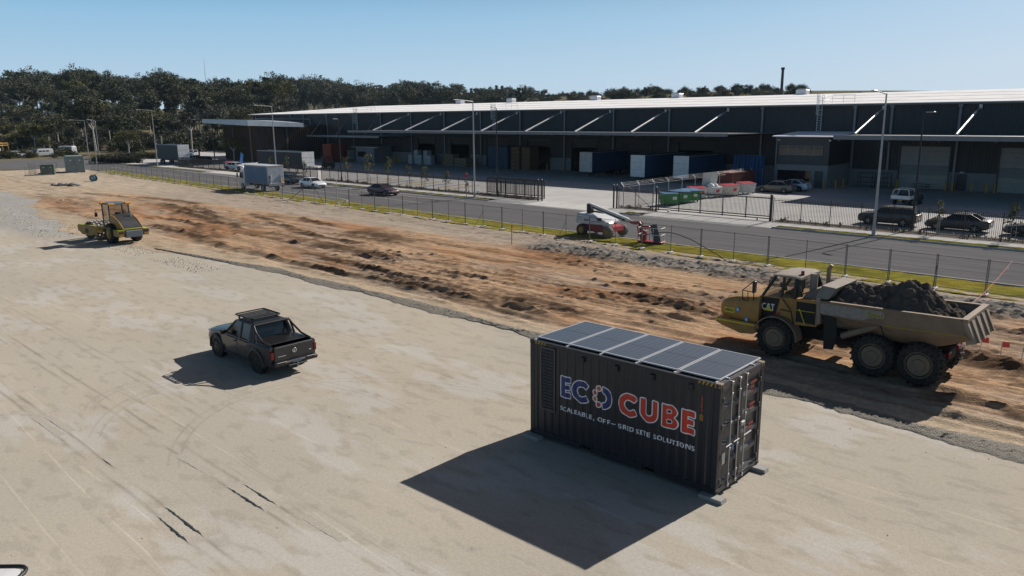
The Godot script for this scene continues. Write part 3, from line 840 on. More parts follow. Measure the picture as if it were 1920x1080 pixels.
func make_warehouse() -> void:
	M.clad = mat(lin(0.040, 0.043, 0.050), 0.55, 0.1, N.patch, 0.12)
	M.clad2 = mat(lin(0.085, 0.085, 0.088), 0.6, 0.1, N.patch, 0.12)
	M.precast = mat(lin(0.22, 0.235, 0.25), 0.85, 0, N.patch, 0.25)
	M.roof = matte(mat(lin(0.86, 0.87, 0.88), 0.5, 0.0, N.patch, 0.05))
	M.trim = mat(lin(0.20, 0.215, 0.235), 0.5, 0.3)
	M.fascia = mat(lin(0.17, 0.19, 0.21), 0.45, 0.3, N.patch, 0.2)
	M.door = mat(lin(0.34, 0.35, 0.34), 0.6, 0.0, N.patch, 0.3)
	M.door_grey = mat(lin(0.22, 0.235, 0.24), 0.6, 0.0, N.patch, 0.3)
	M.door_dark = mat(lin(0.05, 0.05, 0.052), 0.6)
	M.yellow_post = mat(lin(0.50, 0.27, 0.02), 0.55, 0, N.patch, 0.8)
	M.galv_white = mat(lin(0.62, 0.63, 0.64), 0.4, 0.3)
	var w := thing("warehouse", "long charcoal clad warehouse with white roof and deep loading canopies", "warehouse", Vector3())
	# walls
	var edges := COLS.duplicate()
	for i in edges.size() - 1:
		part("cladding_panel", ribs(MB.new(), edges[i] + 0.02, edges[i + 1] - 0.02, 5.42, 10.45, WALL), M.clad, w)
	var solid := []
	var x: float = -194.3
	for d in DOORS:
		solid.append([x, d[0]]); x = d[1]
	solid.append([x, 18.0])
	for s in solid:
		var k: float = s[0]
		while k < s[1] - 0.1:
			var q: float = minf(k + 10.5, s[1])
			if s[1] - q < 2.0: q = s[1]
			part("cladding_panel", ribs(MB.new(), k, q, 2.2, 5.42, WALL), M.clad, w)
			var mb := MB.new()
			mb.ab(Vector3(k + 0.015, -0.1, WALL - 0.15), Vector3(q - 0.015, 2.19, WALL + 0.06))
			part("precast_panel", mb, M.precast, w)
			k = q
	for d in DOORS:
		var o := Node3D.new()
		o.name = "loading_door"; w.add_child(o, true)
		var fr := MB.new()
		fr.ab(Vector3(d[0] - 0.12, 0, WALL - 0.1), Vector3(d[0], 5.4, WALL + 0.12)); fr.ab(Vector3(d[1], 0, WALL - 0.1), Vector3(d[1] + 0.12, 5.4, WALL + 0.12)); fr.ab(Vector3(d[0], 5.25, WALL - 0.1), Vector3(d[1], 5.42, WALL + 0.10))
		part("frame", fr, M.clad2, o)
		if d[2] == 1:
			fr = MB.new()
			fr.ab(Vector3(d[0], 4.1, WALL - 0.3), Vector3(d[1], 5.25, WALL - 0.2))
			part("rolled_curtain", fr, M.door_dark, o)
		else:
			for j in 9:
				fr = MB.new()
				fr.bev(Vector3((d[0] + d[1]) / 2, 0.29 + j * 0.584, WALL - 0.12), Vector3(d[1] - d[0] - 0.01, 0.575, 0.06), 0.012)
				part("section", fr, (M.door_grey if j in [3, 4] else M.door) if d[2] == 2 else M.door_dark, o)
	# far walls, floor inside
	var mb2 := MB.new()
	mb2.ab(Vector3(-196.0, 0, -187.6), Vector3(22.0, 10.4, -187.3))
	part("rear_wall", mb2, M.clad, w)
	for k in [[-196.3, -196.0], [22.0, 22.3]]:
		mb2 = MB.new(); mb2.ab(Vector3(k[0], 0, -187.3), Vector3(k[1], 10.4, WALL))
		part("end_wall", mb2, M.clad, w)
	mb2 = MB.new()
	mb2.quad(Vector3(-196, 0.0, WALL - 0.2), Vector3(22, 0.0, WALL - 0.2), Vector3(22, 0.0, -187.4), Vector3(-196, 0.0, -187.4))
	part("slab_floor", mb2, M.concrete, w)
	# gable triangle at the left end
	mb2 = MB.new()
	mb2.t = Transform3D(Basis(Vector3.UP, PI / 2), Vector3(-196.2, 0, 0))
	mb2.prism(PackedVector2Array([Vector2(106.8, 10.38), Vector2(187.2, 10.38), Vector2(147.0, 12.8)]), -0.1, 0.1)
	part("gable", mb2, M.clad, w)
	# roof: two slopes of pale sheet with lapped rows
	var roof := Node3D.new()
	roof.name = "roof"; w.add_child(roof)
	for k in [[-105.9, 10.66, -116.5, 11.27], [-116.5, 11.275, -127.0, 11.88], [-127.0, 11.885, -137.0, 12.46], [-137.0, 12.465, -147.0, 13.04]]:
		for xx in [[-197.0, -124.0], [-124.0, -51.0], [-51.0, 22.5]]:
			mb2 = MB.new()
			mb2.hexa([Vector3(xx[0], k[1] - 0.06, k[0]), Vector3(xx[1], k[1] - 0.06, k[0]), Vector3(xx[1], k[3] - 0.06, k[2]), Vector3(xx[0], k[3] - 0.06, k[2]), Vector3(xx[0], k[1] + 0.02, k[0]), Vector3(xx[1], k[1] + 0.02, k[0]), Vector3(xx[1], k[3] + 0.02, k[2]), Vector3(xx[0], k[3] + 0.02, k[2])])
			part("roof_sheet", mb2, M.roof, roof)
	mb2 = MB.new()
	mb2.hexa([Vector3(-197, 12.9, -147.1), Vector3(22.5, 12.9, -147.1), Vector3(22.5, 10.6, -188.2), Vector3(-197, 10.6, -188.2), Vector3(-197, 13.0, -147.1), Vector3(22.5, 13.0, -147.1), Vector3(22.5, 10.7, -188.2), Vector3(-197, 10.7, -188.2)])
	part("rear_slope", mb2, M.roof, roof)
	mb2 = MB.new()
	mb2.ab(Vector3(-197.0, 10.42, -106.75), Vector3(22.5, 10.64, -106.4))
	part("gutter", mb2, M.trim, roof)
	# lifelines along the roof
	for z in [[-112.0, 11.06], [-123.0, 11.70], [-134.0, 12.34]]:
		mb2 = MB.new()
		mb2.cyl(Vector3(-190, z[1], z[0]), Vector3(20, z[1], z[0]), 0.018, 0.018, 4)
		for i in 22: mb2.cyl(Vector3(-190 + i * 10, z[1] - 0.1, z[0]), Vector3(-190 + i * 10, z[1] + 0.02, z[0]), 0.03, 0.03, 5)
		part("lifeline", mb2, M.galv, roof)
	for p in [-156.8, -137.8, -111.0, -89.4, -62.3]:
		mb2 = MB.new()
		mb2.bev(Vector3(p, 13.45, -146.6), Vector3(2.0, 0.9, 1.6), 0.06); mb2.ab(Vector3(p - 0.8, 13.9, -147.2), Vector3(p + 0.8, 14.05, -146.0))
		part("roof_vent", mb2, M.galv_white, roof)
	# downpipes
	for c in COLS:
		if c > 16.0: continue
		var low := 0.0
		mb2 = MB.new()
		mb2.bev(Vector3(c, (10.42 + low) / 2, WALL + 0.18), Vector3(0.30, 10.42 - low, 0.24), 0.04)
		mb2.bev(Vector3(c, 10.25, WALL + 0.24), Vector3(0.55, 0.4, 0.36), 0.05)
		part("downpipe", mb2, M.trim, w)
	# cross gutter at the left end
	mb2 = MB.new()
	mb2.tube([Vector3(-194.3, 10.4, -106.6), Vector3(-194.3, 9.6, -106.6), Vector3(-167.9, 9.3, -106.6), Vector3(-167.9, 2.4, -106.6)], 0.16, 8)
	part("overflow_pipe", mb2, M.trim, w)
	# canopies
	canopy(w, -130.9, -48.3, 6.98, -91.5, 0.42)
	canopy(w, -34.9, 18.0, 6.88, -91.5, 0.5)
	canopy(w, -156.2, -129.4, 5.72, -98.0, 0.4)
	for c in [-130.4, -120.1, -109.55, -99.0, -88.4, -77.8, -67.1, -56.4, -34.6, -23.6, -12.6, -1.6]:
		strut(w, Vector3(c, 10.1, WALL + 0.2), Vector3(c, 7.0, -97.4), M.galv_white, 0.14)
	for c in [-161.4, -151.5, -141.0]:
		strut(w, Vector3(c, 10.1, WALL + 0.2), Vector3(c + 6.0, 5.75, -98.5), M.trim, 0.08)
	ladder(w, -104.4, 6.7, 11.7); ladder(w, -148.3, 6.0, 11.6); ladder(w, -42.6, 7.0, 11.8)
	# small two-storey dock office
	var o2 := thing("dock_office", "two-storey grey dock office with a strip window standing against the warehouse", "office", Vector3())
	mb2 = ribs(MB.new(), -45.3, -38.3, 2.95, 6.45, -99.5, 0.3, 0.03)
	part("upper_wall", mb2, M.clad2, o2)
	mb2 = MB.new()
	mb2.ab(Vector3(-45.3, 2.95, WALL + 0.3), Vector3(-38.3, 6.6, -99.52))
	part("upper_box", mb2, M.clad, o2)
	mb2 = MB.new()
	for k in [[-45.3, -44.95, 0.0, 2.93], [-44.95, -40.37, 0.0, 0.86], [-44.95, -40.37, 2.2, 2.93], [-40.37, -39.93, 0.0, 2.93], [-39.93, -38.85, 2.2, 2.93], [-38.85, -38.3, 0.0, 2.93]]: mb2.ab(Vector3(k[0], k[2], -99.7), Vector3(k[1], k[3], -99.45))
	mb2.ab(Vector3(-38.55, 0, WALL + 0.3), Vector3(-38.3, 2.93, -99.7)); mb2.ab(Vector3(-45.3, 0, WALL + 0.3), Vector3(-45.05, 2.93, -99.7))
	part("ground_floor_wall", mb2, M.precast, o2)
	mb2 = MB.new()
	mb2.hexa([Vector3(-45.7, 6.5, -98.9), Vector3(-37.7, 6.5, -98.9), Vector3(-37.7, 6.95, WALL + 0.1), Vector3(-45.7, 6.95, WALL + 0.1), Vector3(-45.7, 6.62, -98.9), Vector3(-37.7, 6.62, -98.9), Vector3(-37.7, 7.07, WALL + 0.1), Vector3(-45.7, 7.07, WALL + 0.1)])
	part("roof", mb2, M.roof, o2)
	M.beige_reflection = mat(lin(0.22, 0.195, 0.17), 0.6, 0, N.patch, 0.4)  # beige reflection in the panes, put into the colour of a backing sheet
	for i in 5:
		var wn := MB.new()
		var p := -44.8 + i * 1.14
		for k in [[0.0, 0.05, 0.0, 1.2], [1.09, 1.14, 0.0, 1.2], [0.05, 1.09, 0.0, 0.06], [0.05, 1.09, 1.14, 1.2]]: wn.ab(Vector3(p + k[0], 4.18 + k[2], -99.46), Vector3(p + k[1], 4.18 + k[3], -99.40))
		var f := part("window", wn, M.trim, o2)
		wn = MB.new(); wn.quad(Vector3(p + 0.05, 4.24, -99.45), Vector3(p + 1.09, 4.24, -99.45), Vector3(p + 1.09, 5.32, -99.45), Vector3(p + 0.05, 5.32, -99.45))
		part("beige_reflection", wn, M.beige_reflection, f)
		wn = MB.new(); wn.quad(Vector3(p + 0.05, 4.24, -99.42), Vector3(p + 1.09, 4.24, -99.42), Vector3(p + 1.09, 5.32, -99.42), Vector3(p + 0.05, 5.32, -99.42))
		part("pane", wn, M.glass, f)
	for i in 4:
		var wn := MB.new()
		wn.ab(Vector3(-44.95 + i * 1.145, 0.86, -99.62), Vector3(-44.95 + (i + 1) * 1.145 - 0.05, 2.2, -99.58))
		part("lower_window", wn, M.dark_glass, o2)
	mb2 = MB.new(); mb2.bev(Vector3(-39.39, 1.1, -99.6), Vector3(1.06, 2.18, 0.06), 0.01)
	var dd := part("door", mb2, M.clad2, o2)
	mb2 = MB.new(); mb2.bev(Vector3(-39.0, 1.05, -99.54), Vector3(0.14, 0.04, 0.05), 0.01)
	part("handle", mb2, M.steel, dd)
	mb2 = MB.new(); mb2.cyl(Vector3(-45.2, 0, -99.3), Vector3(-45.2, 6.5, -99.3), 0.09, 0.09, 8)
	part("downpipe", mb2, M.trim, o2)
	for p in [-44.9, -38.2]:
		mb2 = MB.new(); mb2.bev(Vector3(p, 6.1, -99.25), Vector3(0.28, 0.18, 0.25), 0.03)
		part("floodlight", mb2, M.white, o2)
	# personnel door with its light
	mb2 = MB.new(); mb2.bev(Vector3(-24.8, 1.0, WALL + 0.09), Vector3(1.15, 2.0, 0.05), 0.01)
	var pd := part("personnel_door", mb2, M.door_dark, w)
	mb2 = MB.new(); mb2.bev(Vector3(-24.8, 2.25, WALL + 0.12), Vector3(0.4, 0.12, 0.12), 0.02)
	part("bulkhead_light", mb2, M.white, pd)
	# lean-to site office at the left
	var sh := thing("lean_to_office", "low grey lean-to office with flat pale roof below the warehouse's left canopy", "office", Vector3())
	mb2 = MB.new(); mb2.ab(Vector3(-143.2, 0, -106.8), Vector3(-136.6, 3.2, -102.0))
	part("wall", mb2, M.precast, sh)
	mb2 = MB.new(); mb2.hexa([Vector3(-143.8, 3.2, -101.2), Vector3(-134.2, 3.2, -101.2), Vector3(-134.2, 3.55, -106.8), Vector3(-143.8, 3.55, -106.8), Vector3(-143.8, 3.34, -101.2), Vector3(-134.2, 3.34, -101.2), Vector3(-134.2, 3.7, -106.8), Vector3(-143.8, 3.7, -106.8)])
	part("roof", mb2, M.galv, sh)
	mb2 = MB.new(); mb2.ab(Vector3(-142.4, 1.2, -101.98), Vector3(-139.6, 2.3, -101.94))
	part("window", mb2, M.dark_glass, sh)
	mb2 = MB.new(); mb2.ab(Vector3(-138.4, 0.0, -101.98), Vector3(-137.4, 2.15, -101.94))
	part("door", mb2, M.door_dark, sh)
	# yellow guard posts
	var gp := thing("guard_post", "yellow steel guard post in front of the warehouse wall", "bollard", Vector3(-40.3, 0, -99.0), 0, "yellow guard posts along the warehouse")
	mb2 = MB.new(); mb2.cyl(Vector3(0, 0, 0), Vector3(0, 1.15, 0), 0.11, 0.11, 10); mb2.cyl(Vector3(0, 1.15, 0), Vector3(0, 1.2, 0), 0.11, 0.06, 10)
	part("post", mb2, M.yellow_post, gp)
	mb2 = MB.new(); mb2.bev(Vector3(0, 0.01, 0), Vector3(0.3, 0.03, 0.3), 0.008)
	part("base_plate", mb2, M.yellow_post, gp)
	for p in [[-38.35, -98.6], [-37.0, -99.1], [-37.5, -102.9], [-32.6, -105.5], [-31.7, -105.4], [-26.1, -105.6], [-25.4, -105.7], [-23.3, -105.5], [-21.6, -104.9], [-20.9, -105.6], [-14.6, -105.5], [-100.9, -105.4], [-99.6, -105.4], [-90.4, -105.4], [-97.3, -105.4], [-80.0, -105.4], [-86.8, -105.4], [-121.6, -105.4], [-118.2, -105.4], [-130.0, -105.4], [-128.5, -105.4], [-133.5, -105.0], [-132.0, -105.0]]:
		copy(gp, Vector3(p[0], 0, p[1]))
	left_office()

func canopy(w: Node, x0: float, x1: float, y: float, z: float, th: float) -> void:
	var c := Node3D.new()
	c.name = "canopy"; w.add_child(c, true)
	var mb := MB.new()
	mb.ab(Vector3(x0, y - th + 0.1, z - 0.12), Vector3(x1, y + 0.1, z))
	part("fascia", mb, M.fascia, c)
	mb = MB.new()
	mb.hexa([Vector3(x0, y - 0.05, z - 0.12), Vector3(x1, y - 0.05, z - 0.12), Vector3(x1, y - 0.22, WALL + 0.1), Vector3(x0, y - 0.22, WALL + 0.1), Vector3(x0, y + 0.06, z - 0.12), Vector3(x1, y + 0.06, z - 0.12), Vector3(x1, y - 0.12, WALL + 0.1), Vector3(x0, y - 0.12, WALL + 0.1)])
	part("deck", mb, M.trim, c)
	var k := x0 + 0.6
	while k < x1:
		mb = MB.new()
		mb.ab(Vector3(k - 0.07, y - th - 0.1, WALL + 0.1), Vector3(k + 0.07, y - 0.23, z - 0.13))
		part("beam", mb, M.clad2, c)
		k += 5.25

func strut(w: Node, a: Vector3, b: Vector3, m: Material, r: float) -> void:
	var mb := MB.new()
	var q := a.lerp(b, 0.22)
	mb.cyl(a, q, r * 0.35, r * 0.35, 8); mb.cyl(q, b, r, r, 10); mb.bev(a, Vector3(0.35, 0.5, 0.2), 0.03)
	part("strut", mb, m, w)

func ladder(w: Node, x: float, y0: float, y1: float) -> void:
	var l := Node3D.new()
	l.name = "ladder"; w.add_child(l, true)
	var z := WALL + 0.75
	for s in [-0.28, 0.28]:
		var mb := MB.new(); mb.cyl(Vector3(x + s, y0, z), Vector3(x + s, y1, z), 0.045, 0.045, 6)
		part("stile", mb, M.galv_white, l)
	var k := y0 + 0.2
	while k < y1:
		var mb := MB.new(); mb.cyl(Vector3(x - 0.28, k, z), Vector3(x + 0.28, k, z), 0.025, 0.025, 5)
		part("rung", mb, M.galv_white, l)
		k += 0.33
	var cage := MB.new()
	k = y0 + 2.3
	while k < y1 + 0.2:
		var pts := []
		for i in 9: pts.append(Vector3(x + 0.4 * cos(PI * i / 8.0), k, z + 0.75 * sin(PI * i / 8.0)))
		cage.tube(pts, 0.022, 4)
		k += 0.6
	for i in [1, 3, 4, 5, 7]: cage.cyl(Vector3(x + 0.4 * cos(PI * i / 8.0), y0 + 2.3, z + 0.75 * sin(PI * i / 8.0)), Vector3(x + 0.4 * cos(PI * i / 8.0), y1 + 0.2, z + 0.75 * sin(PI * i / 8.0)), 0.022, 0.022, 4)
	part("cage", cage, M.galv_white, l)
	# guard rails where it lands on the roof
	var rail := MB.new()
	for h in [11.3, 11.8]:
		rail.tube([Vector3(x + 0.5, h - 0.1, -106.0), Vector3(x + 0.5, h + 0.1, -109.0), Vector3(x + 3.5, h + 0.1, -109.0)], 0.03, 5)
	for p in [Vector3(x + 0.5, 0, -106.2), Vector3(x + 0.5, 0, -109), Vector3(x + 2.0, 0, -109), Vector3(x + 3.5, 0, -109)]: rail.cyl(p + Vector3(0, 10.8, 0), p + Vector3(0, 11.9, 0), 0.03, 0.03, 5)
	part("landing_rail", rail, M.galv_white, l)

func left_office() -> void:
	M.batten = mat(lin(0.09, 0.055, 0.035), 0.7, 0, N.patch, 0.3)
	M.white_fascia = mat(lin(0.50, 0.56, 0.62), 0.4, 0.2, N.patch, 0.15)
	var o := thing("front_office", "dark glazed front office with a thick pale blue roof slab, left of the warehouse", "office", Vector3())
	var mb := MB.new()
	mb.ab(Vector3(-176.5, 0, -106.5), Vector3(-161.5, 8.0, -88.5))
	part("wall", mb, M.clad, o)
	# wedge-shaped roof slab: corners left, nearest, right, back
	var A := Vector3(-180.5, 8.65, -85.3)
	var B := Vector3(-158.5, 8.05, -85.0)
	var D := Vector3(-158.8, 7.55, -99.0)
	var E := Vector3(-180.5, 8.3, -106.5)
	mb = MB.new()
	mb.hexa([A, B, D, E, A + Vector3(0, 0.95, 0), B + Vector3(0, 1.25, 0), D + Vector3(0, 0.85, 0), E + Vector3(0, 0.7, 0)])
	part("roof_slab", mb, M.white_fascia, o)
	for i in 44:
		mb = MB.new()
		var x := -176.3 + i * 0.335
		mb.ab(Vector3(x, 0.3, -88.49), Vector3(x + 0.1, 8.0, -88.3))
		part("batten", mb, M.batten, o)
	for i in 30:
		mb = MB.new()
		var z := -89.0 - i * 0.56
		mb.ab(Vector3(-161.49, 0.3, z - 0.1), Vector3(-161.3, 7.6, z))
		part("batten", mb, M.batten, o)
	for p in [Vector3(-160.2, 0, -86.3), Vector3(-168.0, 0, -86.3), Vector3(-178.5, 0, -86.6), Vector3(-160.4, 0, -95.5)]:
		mb = MB.new(); mb.cyl(p, p + Vector3(0, 8.2, 0), 0.13, 0.13, 8)
		part("column", mb, M.clad2, o)

# ---------------------------------------------------------------- lettering helpers
func fill(im: Image, poly: PackedVector2Array, c: Color) -> void:  # scanline fill, pixel coordinates
	var lo := 1e9
	var hi := -1e9
	for p in poly: lo = minf(lo, p.y); hi = maxf(hi, p.y)
	for y in range(maxi(0, int(lo)), mini(im.get_height() - 1, int(hi)) + 1):
		var xs := []
		for i in poly.size():
			var a := poly[i]
			var b := poly[(i + 1) % poly.size()]
			if (a.y <= y + 0.5) != (b.y <= y + 0.5): xs.append(a.x + (y + 0.5 - a.y) / (b.y - a.y) * (b.x - a.x))
		xs.sort()
		for i in range(0, xs.size() - 1, 2):
			var x0 := int(round(xs[i]))
			var x1 := int(round(xs[i + 1]))
			if x1 > x0: im.fill_rect(Rect2i(x0, y, x1 - x0, 1), c)

func text_mesh(s: String, bold := true, depth := 0.01) -> TextMesh:
	var f := SystemFont.new()
	f.font_names = PackedStringArray(["Droid Sans"]); f.font_weight = 700 if bold else 400
	var t := TextMesh.new()
	t.font = f; t.text = s; t.font_size = 48; t.pixel_size = 1.0 / 48.0; t.depth = depth
	t.horizontal_alignment = HORIZONTAL_ALIGNMENT_CENTER
	return t

func print_text(im: Image, s: String, r: Rect2, c: Color) -> void:  # text stretched into a pixel rectangle
	var a: Array = text_mesh(s).surface_get_arrays(0)
	var v: PackedVector3Array = a[Mesh.ARRAY_VERTEX]
	var ix: PackedInt32Array = a[Mesh.ARRAY_INDEX]
	var lo := Vector2(1e9, 1e9)
	var hi := -lo
	for p in v: lo = lo.min(Vector2(p.x, p.y)); hi = hi.max(Vector2(p.x, p.y))
	for i in range(0, ix.size(), 3):
		var q := PackedVector2Array()
		for j in 3:
			var p := v[ix[i + j]]
			q.append(r.position + Vector2((p.x - lo.x) / (hi.x - lo.x), (hi.y - p.y) / (hi.y - lo.y)) * r.size)
		if absf((q[1] - q[0]).cross(q[2] - q[0])) > 0.01: fill(im, q, c)

func letters(called: String, s: String, height: float, width: float, m: Material, parent: Node, at: Vector3, b := Basis()) -> MeshInstance3D:
	var t := text_mesh(s)
	t.material = m
	var box := t.get_aabb()
	var o := MeshInstance3D.new()
	o.mesh = t; o.name = called
	parent.add_child(o, true)
	var k := Vector3(width / box.size.x, height / box.size.y, 0.6)
	o.transform = Transform3D(b * Basis.from_scale(k), at - b * (box.get_center() * k))
	return o

func arc(c: Vector2, rx: float, ry: float, a0: float, a1: float, n := 24) -> PackedVector2Array:
	var p := PackedVector2Array()
	for i in n + 1:
		var f := deg_to_rad(lerpf(a0, a1, float(i) / n))
		p.append(c + Vector2(cos(f) * rx, sin(f) * ry))
	return p

func side_print() -> ImageTexture:  # the printed near side of the container, 256 pixels a metre
	var S := 256.0
	var im := Image.create(1551, 741, false, Image.FORMAT_RGB8)
	var base := lin(0.017, 0.020, 0.027)
	im.fill(base)
	var f := fnoise(0.02, 3, 4)
	var px := func(poly: PackedVector2Array) -> PackedVector2Array:
		var q := PackedVector2Array()
		for p in poly: q.append(Vector2(p.x * S, (2.896 - p.y) * S))
		return q
	var white := lin(0.80, 0.82, 0.86)
	var blue := lin(0.018, 0.03, 0.15)
	var red := lin(0.62, 0.05, 0.022)
	var amber := lin(0.62, 0.16, 0.03)
	var shapes := []  # [outline, colour, holes]
	var E := func(x: float, w: float, c: Color):
		var y0 := 1.41
		var y1 := 2.01
		var t := 0.145
		var ym := 1.71
		shapes.append([PackedVector2Array([Vector2(x, y0), Vector2(x + w, y0), Vector2(x + w, y0 + t), Vector2(x + 0.16, y0 + t), Vector2(x + 0.16, ym - 0.065), Vector2(x + w * 0.92, ym - 0.065), Vector2(x + w * 0.92, ym + 0.065), Vector2(x + 0.16, ym + 0.065), Vector2(x + 0.16, y1 - t), Vector2(x + w, y1 - t), Vector2(x + w, y1), Vector2(x, y1)]), c, []])
	var stroke := func(line: PackedVector2Array, c: Color, t := 0.078):
		for p in Geometry2D.offset_polyline(line, t, Geometry2D.JOIN_ROUND, Geometry2D.END_BUTT): shapes.append([p, c, []])
	E.call(1.14, 0.335, blue)
	stroke.call(arc(Vector2(1.88, 1.71), 0.255, 0.235, 42, 318), blue)
	stroke.call(arc(Vector2(2.58, 1.71), 0.235, 0.235, -88, 88), blue)
	stroke.call(arc(Vector2(3.46, 1.71), 0.25, 0.235, 42, 318), red)
	var u := PackedVector2Array([Vector2(3.89, 2.01)])
	u.append_array(arc(Vector2(4.07, 1.65), 0.18, 0.165, 180, 360)); u.append(Vector2(4.25, 2.01))
	stroke.call(u, red)
	var b := PackedVector2Array([Vector2(4.46, 1.41)])
	b.append_array(arc(Vector2(4.73, 1.565), 0.19, 0.155, -90, 65, 14)); b.append_array(arc(Vector2(4.71, 1.865), 0.185, 0.145, -50, 90, 14)); b.append(Vector2(4.46, 2.01))
	shapes.append([b, red, [PackedVector2Array([Vector2(4.60, 1.52), Vector2(4.73, 1.52), Vector2(4.77, 1.575), Vector2(4.73, 1.64), Vector2(4.60, 1.64)]), PackedVector2Array([Vector2(4.60, 1.79), Vector2(4.71, 1.79), Vector2(4.75, 1.84), Vector2(4.71, 1.905), Vector2(4.60, 1.905)])]])
	E.call(5.03, 0.37, red)
	for k in [[2.46, 1.945, amber], [2.335, 1.80, red], [2.335, 1.625, amber], [2.46, 1.48, red]]: shapes.append([arc(Vector2(k[0], k[1]), 0.066, 0.066, 0, 345, 16), k[2], []])
	for s in shapes:
		for o in Geometry2D.offset_polygon(s[0], 0.03, Geometry2D.JOIN_ROUND): fill(im, px.call(o), white)
	for s in shapes:
		fill(im, px.call(s[0]), s[1])
		for h in s[2]:
			fill(im, px.call(h), white)
			for o in Geometry2D.offset_polygon(h, -0.022, Geometry2D.JOIN_MITER): fill(im, px.call(o), base)
	var T := func(s: String, x0: float, x1: float, y0: float, y1: float, c: Color): print_text(im, s, Rect2(x0 * S, (2.896 - y1) * S, (x1 - x0) * S, (y1 - y0) * S), c)
	T.call("SCALEABLE", 1.11, 2.24, 0.985, 1.115, white); T.call(",", 2.27, 2.32, 0.95, 1.01, white); T.call("OFF", 2.44, 2.85, 0.985, 1.115, white); T.call("–", 2.90, 3.03, 1.035, 1.06, white)
	T.call("GRID", 3.11, 3.61, 0.985, 1.115, white); T.call("SITE", 3.69, 4.12, 0.985, 1.115, white); T.call("SOLUTIONS", 4.22, 5.43, 0.985, 1.115, white)
	var k2 := 2.47
	for ch in ["2", "2", "0", "1"]:
		T.call(ch, 5.53, 5.585, k2 - 0.085, k2, lin(0.55, 0.09, 0.03)); k2 -= 0.105
	T.call("1", 5.54, 5.575, 1.98, 2.04, lin(0.55, 0.09, 0.03))
	fill(im, px.call(PackedVector2Array([Vector2(5.52, 1.84), Vector2(5.62, 1.84), Vector2(5.62, 1.99), Vector2(5.52, 1.99)])), lin(0.5, 0.25, 0.02))
	for y in [1.865, 1.905, 1.945]: fill(im, px.call(PackedVector2Array([Vector2(5.535, y), Vector2(5.605, y), Vector2(5.605, y + 0.018), Vector2(5.535, y + 0.018)])), lin(0.03, 0.03, 0.03))
	# film of dust and wear: uneven, in every colour alike
	for y in range(0, 741, 1):
		for x in range(0, 1551, 1):
			var n := f.get_noise_2d(x * 1.2, y * 0.5)
			if n > 0.12:
				var c := im.get_pixel(x, y)
				im.set_pixel(x, y, c.lerp(Color(0.42, 0.39, 0.35), (n - 0.12) * 0.06))
	return ImageTexture.create_from_image(im)

